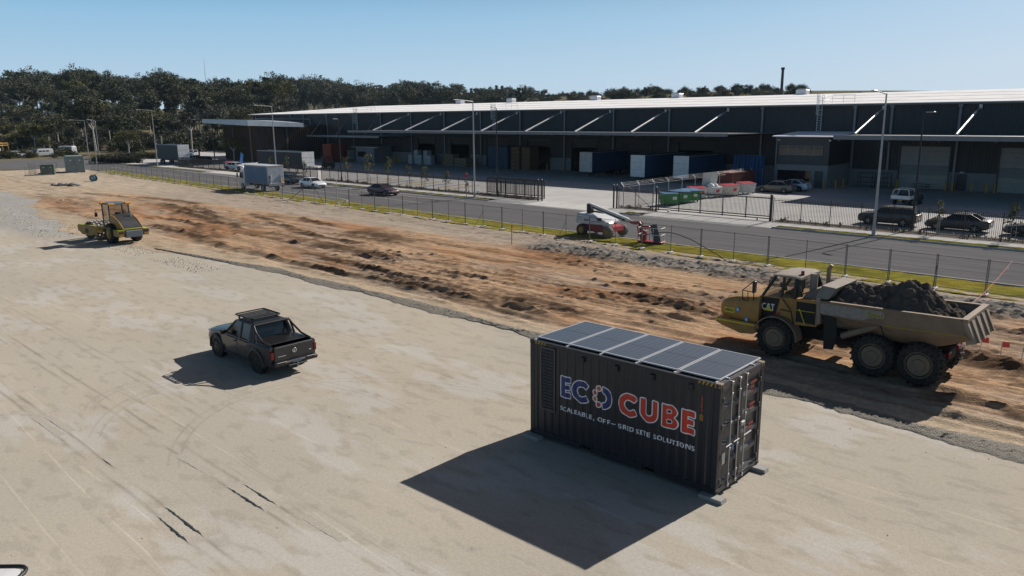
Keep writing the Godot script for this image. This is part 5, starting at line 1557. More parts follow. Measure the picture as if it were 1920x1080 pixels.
	mb = MB.new(); mb.cyl(Vector3(2.76, 0.42, 0), Vector3(2.76, 0.5, 0), 0.025, 0.025, 8); mb.bev(Vector3(2.72, 0.40, 0), Vector3(0.12, 0.05, 0.08), 0.01)
	part("tow_hitch", mb, M.steel, bp)
	mb = MB.new(); mb.bev(Vector3(2.725, 0.56, 0), Vector3(0.012, 0.11, 0.36), 0.004)
	part("number_plate", mb, mat(lin(0.10, 0.14, 0.2), 0.5), bp)
	mb = MB.new(); mb.bev(Vector3(-2.6, 0.6, 0), Vector3(0.14, 0.34, 1.3), 0.04)
	part("grille", mb, M.black, o)
	# roof rack
	var rk := Node3D.new()
	rk.name = "roof_rack"; o.add_child(rk)
	mb = MB.new()
	mb.tube([Vector3(-0.55, 1.88, -0.62), Vector3(0.62, 1.88, -0.62), Vector3(0.70, 1.88, -0.54), Vector3(0.70, 1.88, 0.54), Vector3(0.62, 1.88, 0.62), Vector3(-0.55, 1.88, 0.62), Vector3(-0.63, 1.88, 0.54), Vector3(-0.63, 1.88, -0.54), Vector3(-0.55, 1.88, -0.62)], 0.028, 8)
	part("perimeter", mb, M.black, rk)
	for i in 6:
		mb = MB.new(); mb.bev(Vector3(-0.45 + i * 0.2, 1.86, 0), Vector3(0.11, 0.025, 1.22), 0.006)
		part("slat", mb, M.black, rk)
	for s in [-1, 1]:
		for x in [-0.3, 0.4]:
			mb = MB.new(); mb.bev(Vector3(x, 1.81, s * 0.60), Vector3(0.1, 0.12, 0.05), 0.01)
			part("foot", mb, M.black, rk)

func make_dump_truck() -> void:
	var yl := mat(lin(0.36, 0.205, 0.05), 0.5, 0, N.dust, 0.5)
	var dusty := mat(lin(0.25, 0.195, 0.14), 0.8, 0, N.dust, 0.45)
	var bed_m := mat(lin(0.235, 0.17, 0.115), 0.75, 0, N.dust, 0.35)
	var pale := mat(lin(0.30, 0.265, 0.225), 0.9, 0, N.dust, 0.6)
	var dark := mat(lin(0.022, 0.021, 0.02), 0.8, 0, N.patch, 1.0)
	var sign_y := mat(lin(0.62, 0.55, 0.03), 0.5)
	var o := thing("dump_truck", "yellow articulated dump truck loaded with a heap of dark soil", "dump truck", Vector3(-10.0, 0, -29.65))
	# nose
	var P := func(x, yb, yt, wb, wt): return [Vector3(x, yb, -wb * 0.9), Vector3(x, lerpf(yb, yt, 0.2), -wb), Vector3(x, lerpf(yb, yt, 0.75), -wb), Vector3(x, yt - 0.04, -lerpf(wb, wt, 0.5)), Vector3(x, yt, -wt), Vector3(x, yt + 0.03, 0), Vector3(x, yt, wt), Vector3(x, yt - 0.04, lerpf(wb, wt, 0.5)), Vector3(x, lerpf(yb, yt, 0.75), wb), Vector3(x, lerpf(yb, yt, 0.2), wb), Vector3(x, yb, wb * 0.9)]
	var mb := MB.new()
	mb.loft([P.call(-5.0, 1.28, 1.72, 1.0, 0.80), P.call(-4.93, 1.2, 1.84, 1.1, 0.86), P.call(-4.72, 1.12, 1.97, 1.2, 0.92), P.call(-4.3, 1.12, 2.10, 1.28, 0.98), P.call(-3.2, 1.12, 2.28, 1.32, 1.02)])
	var hood := part("hood", mb.smooth(40), yl, o)
	mb = MB.new()
	mb.prism(PackedVector2Array([Vector2(-5.03, 0.98), Vector2(-4.98, 1.16), Vector2(-3.1, 1.16), Vector2(-3.15, 0.98), Vector2(-3.36, 0.72), Vector2(-3.92, 0.66), Vector2(-4.80, 0.88)]), -1.36, 1.36)
	part("front_bumper", mb, yl, o)
	mb = MB.new(); mb.ab(Vector3(-5.02, 1.05, 1.361), Vector3(-3.2, 1.10, 1.367)); mb.ab(Vector3(-5.045, 1.05, -1.3), Vector3(-5.035, 1.10, 1.36))
	part("reflective_strip", mb, sign_y, o)
	for i in 5:
		mb = MB.new(); mb.quad(Vector3(-4.82 + i * 0.09, 1.18, 1.318), Vector3(-4.77 + i * 0.09, 1.18, 1.318), Vector3(-4.81 + i * 0.09, 1.28, 1.318), Vector3(-4.86 + i * 0.09, 1.28, 1.318))
		part("hazard_stripe", mb, mat(lin(0.5, 0.12, 0.02), 0.5) if not M.has("hz") else M.hz, hood)
	mb = MB.new(); mb.bev(Vector3(-4.47, 1.53, 1.285), Vector3(0.44, 0.21, 0.012), 0.004)
	var np := part("fleet_plate", mb, sign_y, hood)
	letters("fleet_number", "NDM252", 0.12, 0.37, M.black, np, Vector3(-4.47, 1.53, 1.295))
	for k in [[-4.1, 1.62, 1.318], [-3.7, 1.27, 1.318]]:
		mb = MB.new(); mb.cyl(Vector3(k[0], k[1], k[2] - 0.006), Vector3(k[0], k[1], k[2]), 0.10, 0.10, 16)
		var st := part("round_sticker", mb, mat(lin(0.05, 0.22, 0.5), 0.5), hood)
		mb = MB.new(); mb.cyl(Vector3(k[0], k[1] + 0.03, k[2]), Vector3(k[0], k[1] + 0.03, k[2] + 0.002), 0.025, 0.025, 8); mb.ab(Vector3(k[0] - 0.04, k[1] - 0.06, k[2]), Vector3(k[0] + 0.04, k[1], k[2] + 0.002))
		part("sticker_mark", mb, M.white, st)
	for s in [-1, 1]:
		mb = MB.new(); mb.bev(Vector3(-4.96, 1.45, s * 0.75), Vector3(0.1, 0.16, 0.3), 0.02)
		part("headlight", mb, M.clear_lamp, hood)
	mb = MB.new()
	for i in 6: mb.ab(Vector3(-5.02, 1.22 + i * 0.06, -0.5), Vector3(-4.98, 1.25 + i * 0.06, 0.5))
	part("grille", mb, M.black, hood)
	# cab
	var cab := Node3D.new()
	cab.name = "cab"; o.add_child(cab)
	var cw := 1.08
	mb = MB.new()
	mb.prism(PackedVector2Array([Vector2(-3.35, 1.20), Vector2(-3.3, 2.28), Vector2(-1.83, 2.36), Vector2(-1.80, 1.25)]), -cw, cw)
	part("lower_shell", mb, yl, cab)
	mb = MB.new()
	mb.prism(PackedVector2Array([Vector2(-3.22, 1.30), Vector2(-3.26, 2.25), Vector2(-2.46, 2.27), Vector2(-2.62, 1.52), Vector2(-2.9, 1.32)]), cw + 0.002, cw + 0.008)
	var panel := part("decal_panel", mb, dark, cab)
	letters("decal_lettering", "CAT", 0.27, 0.52, M.white, panel, Vector3(-2.92, 1.88, cw + 0.016))
	mb = MB.new(); mb.prism(PackedVector2Array([Vector2(-3.10, 1.72), Vector2(-2.72, 1.72), Vector2(-2.91, 1.90)]), cw + 0.02, cw + 0.026)
	part("decal_triangle", mb, sign_y, panel)
	mb = MB.new(); mb.prism(PackedVector2Array([Vector2(-2.72, 1.55), Vector2(-2.42, 1.78), Vector2(-2.44, 1.62), Vector2(-2.6, 1.52)]), cw + 0.010, cw + 0.014)
	part("decal_slash", mb, mat(lin(0.35, 0.02, 0.02), 0.5), panel)
	# frame posts
	for s in [-1, 1]:
		var z: float = s * (cw - 0.04)
		for k in [[Vector3(-3.2, 2.28, z), Vector3(-2.72, 3.12, z * 0.92), 0.06], [Vector3(-2.42, 2.3, z), Vector3(-2.38, 3.12, z * 0.92), 0.055], [Vector3(-1.88, 2.34, z), Vector3(-1.9, 3.12, z * 0.92), 0.07], [Vector3(-1.62, 2.45, z), Vector3(-1.88, 3.1, z * 0.92), 0.05]]:
			mb = MB.new(); mb.cyl(k[0], k[1], k[2], k[2], 6)
			part("cab_post", mb, M.black, cab)
		mb = MB.new(); mb.quad(Vector3(-3.17, 2.3, z), Vector3(-2.42, 2.3, z), Vector3(-2.4, 3.08, z * 0.93), Vector3(-2.72, 3.08, z * 0.93))
		part("side_window", mb, M.glass, cab)
		mb = MB.new(); mb.quad(Vector3(-2.40, 2.3, z), Vector3(-1.9, 2.34, z), Vector3(-1.92, 3.08, z * 0.93), Vector3(-2.37, 3.08, z * 0.93))
		part("side_window", mb, M.glass, cab)
		mb = MB.new(); mb.tri(Vector3(-1.86, 2.4, z), Vector3(-1.62, 2.47, z), Vector3(-1.88, 3.05, z * 0.93))
		part("quarter_window", mb, M.dark_glass, cab)
	mb = MB.new(); mb.quad(Vector3(-3.2, 2.3, 1.0), Vector3(-3.2, 2.3, -1.0), Vector3(-2.72, 3.1, -0.92), Vector3(-2.72, 3.1, 0.92))
	part("windscreen", mb, M.glass, cab)
	mb = MB.new(); mb.loft([P.call(-2.86, 3.11, 3.17, 0.95, 0.85), P.call(-2.6, 3.10, 3.22, 1.0, 0.88), P.call(-1.95, 3.10, 3.24, 1.0, 0.88), P.call(-1.72, 3.08, 3.18, 0.98, 0.85)])
	part("roof", mb.smooth(40), pale, cab)
	mb = MB.new(); mb.cyl(Vector3(-1.85, 3.2, 0.55), Vector3(-1.85, 3.38, 0.55), 0.07, 0.06, 10)
	part("beacon", mb, M.red_lamp, cab)
	mb = MB.new(); mb.bev(Vector3(-2.35, 2.35, 0.1), Vector3(0.5, 0.15, 0.55), 0.05); mb.bev(Vector3(-2.1, 2.65, 0.1), Vector3(0.14, 0.6, 0.5), 0.05); mb.bev(Vector3(-2.05, 2.5, 0.62), Vector3(0.3, 0.35, 0.25), 0.05)
	part("seat", mb, mat(lin(0.05, 0.05, 0.06), 0.8), cab)
	mb = MB.new(); mb.cyl(Vector3(-2.9, 2.25, 0.1), Vector3(-2.75, 2.55, 0.1), 0.035, 0.035, 6); mb.cyl(Vector3(-2.77, 2.54, 0.1), Vector3(-2.74, 2.57, 0.1), 0.2, 0.2, 14)
	part("steering_wheel", mb, M.black, cab)
	# engine cover behind the cab
	mb = MB.new(); mb.prism(PackedVector2Array([Vector2(-1.81, 1.35), Vector2(-1.80, 2.38), Vector2(-1.0, 2.44), Vector2(-0.72, 2.0), Vector2(-0.95, 1.40)]), -1.15, 1.15)
	var eng := part("engine_cover", mb, yl, o)
	mb = MB.new()
	for i in 8: mb.ab(Vector3(-1.74, 1.50 + i * 0.1, 1.152), Vector3(-1.02, 1.57 + i * 0.1, 1.165))
	mb.ab(Vector3(-1.76, 1.48, 1.150), Vector3(-1.0, 2.29, 1.156))
	part("engine_grille", mb, dark, eng)
	mb = MB.new(); mb.tube([Vector3(-1.72, 1.95, 1.19), Vector3(-1.02, 1.96, 1.19)], 0.015, 5); mb.tube([Vector3(-1.62, 2.02, 1.2), Vector3(-1.36, 1.42, 1.2)], 0.02, 5)
	part("handrail", mb, sign_y, eng)
	mb = MB.new()
	mb.hexa([Vector3(-1.62, 2.42, 0.95), Vector3(-0.75, 2.46, 0.95), Vector3(-0.75, 2.46, -0.95), Vector3(-1.62, 2.42, -0.95), Vector3(-1.55, 2.62, 0.7), Vector3(-0.95, 2.85, 0.5), Vector3(-0.95, 2.85, -0.5), Vector3(-1.55, 2.62, -0.7)])
	part("dusty_deck", mb, pale, eng)
	mb = MB.new(); mb.cyl(Vector3(-1.15, 2.4, -0.25), Vector3(-1.15, 3.45, -0.25), 0.085, 0.085, 10); mb.cyl(Vector3(-1.15, 3.42, -0.25), Vector3(-1.05, 3.6, -0.25), 0.085, 0.07, 10)
	part("exhaust", mb, M.worn, eng)
	mb = MB.new(); mb.cyl(Vector3(-1.45, 2.6, 0.4), Vector3(-1.45, 3.2, 0.4), 0.14, 0.14, 10); mb.cyl(Vector3(-1.45, 3.2, 0.4), Vector3(-1.45, 3.3, 0.4), 0.17, 0.1, 10)
	part("air_intake", mb, pale, eng)
	# fenders, steps and rails
	for s in [-1, 1]:
		mb = MB.new()
		var last := []
		for i in 13:
			var f := deg_to_rad(165.0 - 165.0 * i / 12)
			var q := []
			for k in [[0.86, 0.82], [0.90, 0.82], [0.90, 1.42], [0.86, 1.42]]: q.append(Vector3(-2.47 + cos(f) * k[0], 0.72 + sin(f) * k[0] * 0.98, s * k[1]))
			if s < 0: q.reverse()
			if last: mb.loft([last, q], true, false)
			last = q
		part("fender", mb.smooth(30), dusty, o)
		mb = MB.new(); mb.ab(Vector3(-1.72, 0.35, s * 0.85), Vector3(-1.66, 1.0, s * 1.4))
		part("mud_flap", mb, M.dusty_rubber, o)
		mb = MB.new()
		mb.tube([Vector3(-3.95, 1.95, s * 1.2), Vector3(-3.98, 2.42, s * 1.22), Vector3(-3.5, 2.40, s * 1.22), Vector3(-3.45, 1.3, s * 1.25)], 0.02, 6)
		mb.tube([Vector3(-3.98, 2.42, s * 1.22), Vector3(-3.5, 2.88, s * 1.15), Vector3(-3.2, 2.75, s * 1.05)], 0.02, 6)
		mb.tube([Vector3(-3.75, 2.42, s * 1.22), Vector3(-3.70, 1.7, s * 1.24)], 0.018, 6)
		mb.tube([Vector3(-3.98, 2.05, s * 1.22), Vector3(-3.48, 1.95, s * 1.24)], 0.018, 6)
		part("hand_rail", mb, M.black, o)
		mb = MB.new(); mb.tube([Vector3(-2.35, 2.3, s * 1.14), Vector3(-1.95, 1.9, s * 1.2), Vector3(-1.8, 1.35, s * 1.2)], 0.022, 6); mb.tube([Vector3(-2.4, 1.85, s * 1.14), Vector3(-1.95, 1.84, s * 1.2)], 0.018, 6)
		part("grab_rail", mb, M.black, o)
		mb = MB.new(); mb.bev(Vector3(-3.48, 2.62, s * 1.22), Vector3(0.12, 0.5, 0.2), 0.03)
		part("mirror", mb, M.black, o)
		for i in 3:
			mb = MB.new(); mb.ab(Vector3(-3.3, 0.62 + i * 0.28, s * 1.1), Vector3(-3.12, 0.65 + i * 0.28, s * 1.36))
			part("step", mb, dark, o)
	# chassis
	mb = MB.new(); mb.bev(Vector3(-2.4, 0.95, 0), Vector3(3.6, 0.5, 1.0), 0.05); mb.cyl(Vector3(-2.47, 0.72, -1.0), Vector3(-2.47, 0.72, 1.0), 0.2, 0.2, 10)
	part("front_frame", mb, dark, o)
	mb = MB.new(); mb.bev(Vector3(-0.25, 0.95, 0), Vector3(1.0, 0.7, 0.7), 0.08); mb.cyl(Vector3(-0.3, 0.5, 0), Vector3(-0.3, 1.5, 0), 0.22, 0.22, 12); mb.tube([Vector3(-0.9, 1.05, 0.45), Vector3(0.2, 0.95, 0.4)], 0.06, 8)
	part("hitch", mb, dark, o)
	mb = MB.new(); mb.bev(Vector3(1.7, 1.0, 0), Vector3(3.6, 0.4, 0.9), 0.04); mb.cyl(Vector3(1.23, 0.74, -1.0), Vector3(1.23, 0.74, 1.0), 0.19, 0.19, 10); mb.cyl(Vector3(2.79, 0.74, -1.0), Vector3(2.79, 0.74, 1.0), 0.19, 0.19, 10)
	part("rear_frame", mb, dark, o)
	for s in [-1, 1]:
		mb = MB.new(); mb.bev(Vector3(2.01, 0.86, s * 0.72), Vector3(1.7, 0.26, 0.2), 0.05)
		part("walking_beam", mb, dark, o)
		mb = MB.new(); mb.cyl(Vector3(0.05, 1.25, s * 1.18), Vector3(1.3, 1.86, s * 1.22), 0.12, 0.12, 12); mb.cyl(Vector3(1.2, 1.82, s * 1.22), Vector3(1.42, 1.92, s * 1.22), 0.07, 0.07, 10)
		part("hoist_ram", mb, dusty, o)
		mb = MB.new(); mb.prism(PackedVector2Array([Vector2(-0.62, 1.96), Vector2(-0.55, 0.66), Vector2(-0.2, 0.70), Vector2(-0.1, 1.3), Vector2(-0.2, 1.9)]), s * 1.25, s * 1.33)
		part("splash_guard", mb, dark, o)
		wheel(o, Vector3(-2.47, 0.74, s * 1.12), 0.74, 0.60, dusty, s, 0, M.dusty_rubber, 22)
		wheel(o, Vector3(1.23, 0.76, s * 1.12), 0.76, 0.60, dusty, s, 0, M.dusty_rubber, 22)
		wheel(o, Vector3(2.79, 0.76, s * 1.12), 0.76, 0.60, dusty, s, 0, M.dusty_rubber, 22)
	# body (dump bed): outer skin of flat plates, folded inwards towards the floor
	var bed := Node3D.new()
	bed.name = "dump_bed"; o.add_child(bed)
	for s in [-1, 1]:
		mb = MB.new()
		var T := [Vector3(-0.75, 2.46, 1.40), Vector3(4.0, 2.56, 1.45)]
		var A := [Vector3(-0.66, 2.0, 1.40), Vector3(1.4, 1.97, 1.45), Vector3(4.1, 2.08, 1.47)]
		var Bm := [Vector3(-0.3, 1.92, 1.25), Vector3(2.35, 1.72, 1.32), Vector3(4.1, 1.95, 1.42)]
		var Lw := [Vector3(0.3, 1.32, 0.85), Vector3(3.0, 1.34, 0.95), Vector3(3.75, 1.66, 1.15), Vector3(4.3, 1.9, 1.25)]
		var F := func(v: Vector3) -> Vector3: return Vector3(v.x, v.y, v.z * s)
		var Q := func(m: MB, a, b, c, d): m.quad(F.call(a), F.call(b), F.call(c), F.call(d)) if s > 0 else m.quad(F.call(b), F.call(a), F.call(d), F.call(c))
		Q.call(mb, A[0], A[1], T[0].lerp(T[1], 0.45), T[0]); Q.call(mb, A[1], A[2], T[1], T[0].lerp(T[1], 0.45))
		Q.call(mb, Bm[0], Bm[1], A[1], A[0]); Q.call(mb, Bm[1], Bm[2], A[2], A[1])
		Q.call(mb, Lw[0], Lw[1], Bm[1], Bm[0]); Q.call(mb, Lw[1], Lw[2], Bm[2], Bm[1]); Q.call(mb, Lw[2], Lw[3], A[2], Bm[2])
		part("side_plate", mb, bed_m, bed)
		mb = MB.new()
		var inner := Vector3(0, 0, -0.14)
		Q.call(mb, T[0], T[1], T[1] + inner, T[0] + inner)
		Q.call(mb, T[1] + inner, Vector3(3.9, 1.75, 1.0), Vector3(-0.6, 1.5, 1.0), T[0] + inner)
		part("inner_plate", mb, pale, bed)
		mb = MB.new(); mb.t = Transform3D(Basis(Vector3.BACK, atan2(0.10, 4.75)), Vector3(1.62, 2.53, s * 1.36)); mb.bev(Vector3(), Vector3(4.78, 0.09, 0.20), 0.02)
		part("top_rail", mb, bed_m, bed)
		mb = MB.new(); mb.t = Transform3D(Basis(Vector3.BACK, 0.03), Vector3(2.9, 2.02, s * 1.475)); mb.ab(Vector3(-1.4, -0.02, -0.002), Vector3(1.0, 0.02, 0.004)); mb.ab(Vector3(1.05, -0.015, -0.002), Vector3(1.3, 0.015, 0.004))
		part("reflective_strip", mb, mat(lin(0.42, 0.34, 0.03), 0.6, 0, N.grime, 3.0), bed)
	mb = MB.new(); mb.quad(Vector3(0.3, 1.32, 0.95), Vector3(0.3, 1.32, -0.95), Vector3(3.75, 1.66, -1.15), Vector3(3.75, 1.66, 1.15)); mb.quad(Vector3(-0.6, 1.5, -1.2), Vector3(3.9, 1.76, -1.2), Vector3(3.9, 1.76, 1.2), Vector3(-0.6, 1.5, 1.2))
	part("floor", mb, bed_m, bed)
	# whitewashed patch with the fleet number
	mb = MB.new(); mb.prism(PackedVector2Array([Vector2(-0.72, 2.04), Vector2(-0.76, 2.44), Vector2(1.5, 2.46), Vector2(1.35, 2.05)]), 1.415, 1.432)
	var wp := part("faded_paint", mb, mat(lin(0.30, 0.285, 0.265), 0.85, 0, N.dust, 1.3), bed)
	mb = MB.new(); mb.bev(Vector3(1.2, 2.29, 1.445), Vector3(0.66, 0.19, 0.012), 0.004)
	var np2 := part("fleet_plate", mb, mat(lin(0.42, 0.40, 0.25), 0.7, 0, N.grime, 2.0), wp)
	letters("fleet_number", "NDM252", 0.13, 0.50, mat(lin(0.22, 0.2, 0.02), 0.7), np2, Vector3(1.22, 2.29, 1.455))
	# headboard
	mb = MB.new(); mb.hexa([Vector3(-0.86, 1.6, 1.35), Vector3(-0.74, 1.6, 1.35), Vector3(-0.74, 1.6, -1.35), Vector3(-0.86, 1.6, -1.35), Vector3(-0.92, 2.62, 1.40), Vector3(-0.78, 2.62, 1.40), Vector3(-0.78, 2.62, -1.40), Vector3(-0.92, 2.62, -1.40)])
	mb.hexa([Vector3(-0.95, 2.60, 1.40), Vector3(-0.50, 2.60, 1.40), Vector3(-0.50, 2.60, -1.40), Vector3(-0.95, 2.60, -1.40), Vector3(-0.88, 3.02, 1.05), Vector3(-0.34, 2.98, 1.05), Vector3(-0.34, 2.98, -1.05), Vector3(-0.88, 3.02, -1.05)])
	part("headboard", mb, pale, bed)
	# tailgate leaning back
	mb = MB.new(); mb.hexa([Vector3(4.12, 1.72, 1.22), Vector3(4.42, 1.80, 1.22), Vector3(4.42, 1.80, -1.22), Vector3(4.12, 1.72, -1.22), Vector3(3.98, 2.52, 1.44), Vector3(4.10, 2.58, 1.44), Vector3(4.10, 2.58, -1.44), Vector3(3.98, 2.52, -1.44)])
	var tg := part("tailgate", mb, pale, bed)
	mb = MB.new()
	for z in [-1.0, -0.34, 0.34, 1.0]: mb.hexa([Vector3(4.40, 1.80, z + 0.06), Vector3(4.50, 1.82, z + 0.06), Vector3(4.50, 1.82, z - 0.06), Vector3(4.40, 1.80, z - 0.06), Vector3(4.10, 2.54, z + 0.06), Vector3(4.16, 2.56, z + 0.06), Vector3(4.16, 2.56, z - 0.06), Vector3(4.10, 2.54, z - 0.06)])
	mb.ab(Vector3(3.95, 2.54, -1.46), Vector3(4.15, 2.64, 1.46))
	part("tailgate_ribs", mb, dusty, tg).set_meta("kind", "stuff")
	for s in [-1, 1]:
		mb = MB.new(); mb.bev(Vector3(3.52, 1.12, s * 0.62), Vector3(0.1, 0.16, 0.36), 0.02)
		part("tail_light", mb, M.red_lamp, o)
	mb = MB.new(); mb.tube([Vector3(1.45, 1.95, 1.48), Vector3(1.6, 1.6, 1.45), Vector3(1.9, 1.35, 1.3)], 0.02, 6)
	part("hose", mb, M.rubber, o)
	# load: loose heap built over a height grid
	var f := fnoise(0.9, 91, 4)
	var g := fnoise(3.0, 92, 4)
	var ph := fnoise(0.6, 95, 3)
	mb = MB.new()
	var hh := func(x: float, z: float) -> Vector3:
		var u := clampf((x + 0.62) / 4.45, 0.0, 1.0)
		var w := clampf(absf(z) / 1.28, 0.0, 1.0)
		var prof := [[0.0, 0.35], [0.12, 0.62], [0.30, 0.60], [0.42, 0.74], [0.56, 1.02], [0.66, 0.92], [0.80, 0.46], [0.92, 0.05], [1.0, -0.30]]
		var p := -0.3
		for i in 8:
			if u <= prof[i + 1][0]:
				p = lerpf(prof[i][1], prof[i + 1][1], sm(prof[i][0], prof[i + 1][0], u)); break
		var y := 2.38 + p * (1.0 - w ** 1.7) - 0.05 * w - 0.35 * sm(0.86, 1.0, u) * w
		y += 0.16 * f.get_noise_2d(x * 1.4, z * 1.4) + 0.06 * g.get_noise_2d(x, z) + 0.05 * absf(g.get_noise_2d(x * 2.2 + 9, z * 2.2))
		return Vector3(x + 0.03 * g.get_noise_2d(x * 3, z + 40), y, z)
	for i in 110:
		for j in 64:
			var k := []
			for c in [[0, 1], [1, 1], [1, 0], [0, 0]]: k.append(hh.call(-0.66 + 4.55 * (i + c[0]) / 110.0, -1.29 + 2.58 * (j + c[1]) / 64.0))
			mb.quad(k[0], k[1], k[2], k[3])
	for i in 420:
		var x := rng.randf_range(-0.4, 3.2)
		var z := rng.randf_range(-1.15, 1.15)
		var p: Vector3 = hh.call(x, z)
		pebble(mb, p - Vector3(0, 0.02, 0), rng.randf_range(0.02, 0.065))
	var heap := part("soil_heap", mb.smooth(70), matte(mat(lin(0.11, 0.097, 0.085), 0.95, 0, N.dust, 1.5)))
	heap.position = o.position
	tag(heap, "heap of dark clumped soil filling the dump truck's bed", "soil")
	heap.set_meta("kind", "stuff")

func make_vehicles() -> void:
	make_pickup()
	make_dump_truck()
	make_roller()
	make_boom_lift()
	make_box_truck()
	var w := car("sedan", "white_sedan", "white sedan driving behind the box truck on the road", Vector3(-95.2, -0.12, -60.2), 180, car_paint(lin(0.72, 0.74, 0.78)))
	car("sedan", "black_sedan", "black sedan following the white sedan on the road", Vector3(-103.9, -0.12, -62.0), 180, car_paint(lin(0.012, 0.013, 0.015)))
	car("sedan", "maroon_sedan", "maroon sedan driving along the road, ahead of the white sedan", Vector3(-78.7, -0.12, -59.9), 180, car_paint(lin(0.045, 0.010, 0.020)))
	car("suv", "dark_wagon", "dark grey wagon parked behind the black fence near the tall street light", Vector3(-21.4, 0.004, -70.0), 0, car_paint(lin(0.022, 0.024, 0.028)))
	car("sedan", "dark_sedan", "dark blue-grey sedan parked behind the black fence and a sapling", Vector3(-16.1, 0.004, -70.1), 0, car_paint(lin(0.020, 0.023, 0.030)))
	car("sedan", "black_car", "black car cut off by the right edge behind the black fence", Vector3(-10.5, 0.004, -70.1), 0, car_paint(lin(0.012, 0.012, 0.014)))
	car("sedan", "bronze_sedan", "bronze grey sedan parked in front of the dock office", Vector3(-41.3, 0.004, -91.4), 0, car_paint(lin(0.115, 0.105, 0.09)))
	car("sedan", "pale_blue_sedan", "pale blue-white sedan parked behind the bronze sedan at the dock office", Vector3(-40.8, 0.004, -94.6), 0, car_paint(lin(0.55, 0.62, 0.7)))
	car("suv", "white_wagon", "white wagon parked beside the dark trailer at the far left", Vector3(-173.0, -0.02, -78.5), 120, car_paint(lin(0.7, 0.72, 0.74)))
	car("suv", "brown_wagon", "dark brown wagon parked behind the left fence beside a white wagon", Vector3(-167.0, -0.02, -78.0), 20, car_paint(lin(0.05, 0.035, 0.025)))
	car("suv", "distant_white_wagon", "white off-roader parked in the lot beyond the front office", Vector3(-205.0, -0.02, -93.0), 10, car_paint(lin(0.68, 0.70, 0.72)))
	car("sedan", "far_white_car", "white car half hidden behind the box truck by the fence", Vector3(-141.0, -0.02, -72.5), 200, car_paint(lin(0.7, 0.71, 0.72)))
	make_tray_ute()
	make_corner_van()

func pane(mb: MB, k: Array) -> MB:
	return mb.quad(k[0], k[1], k[2], k[3])

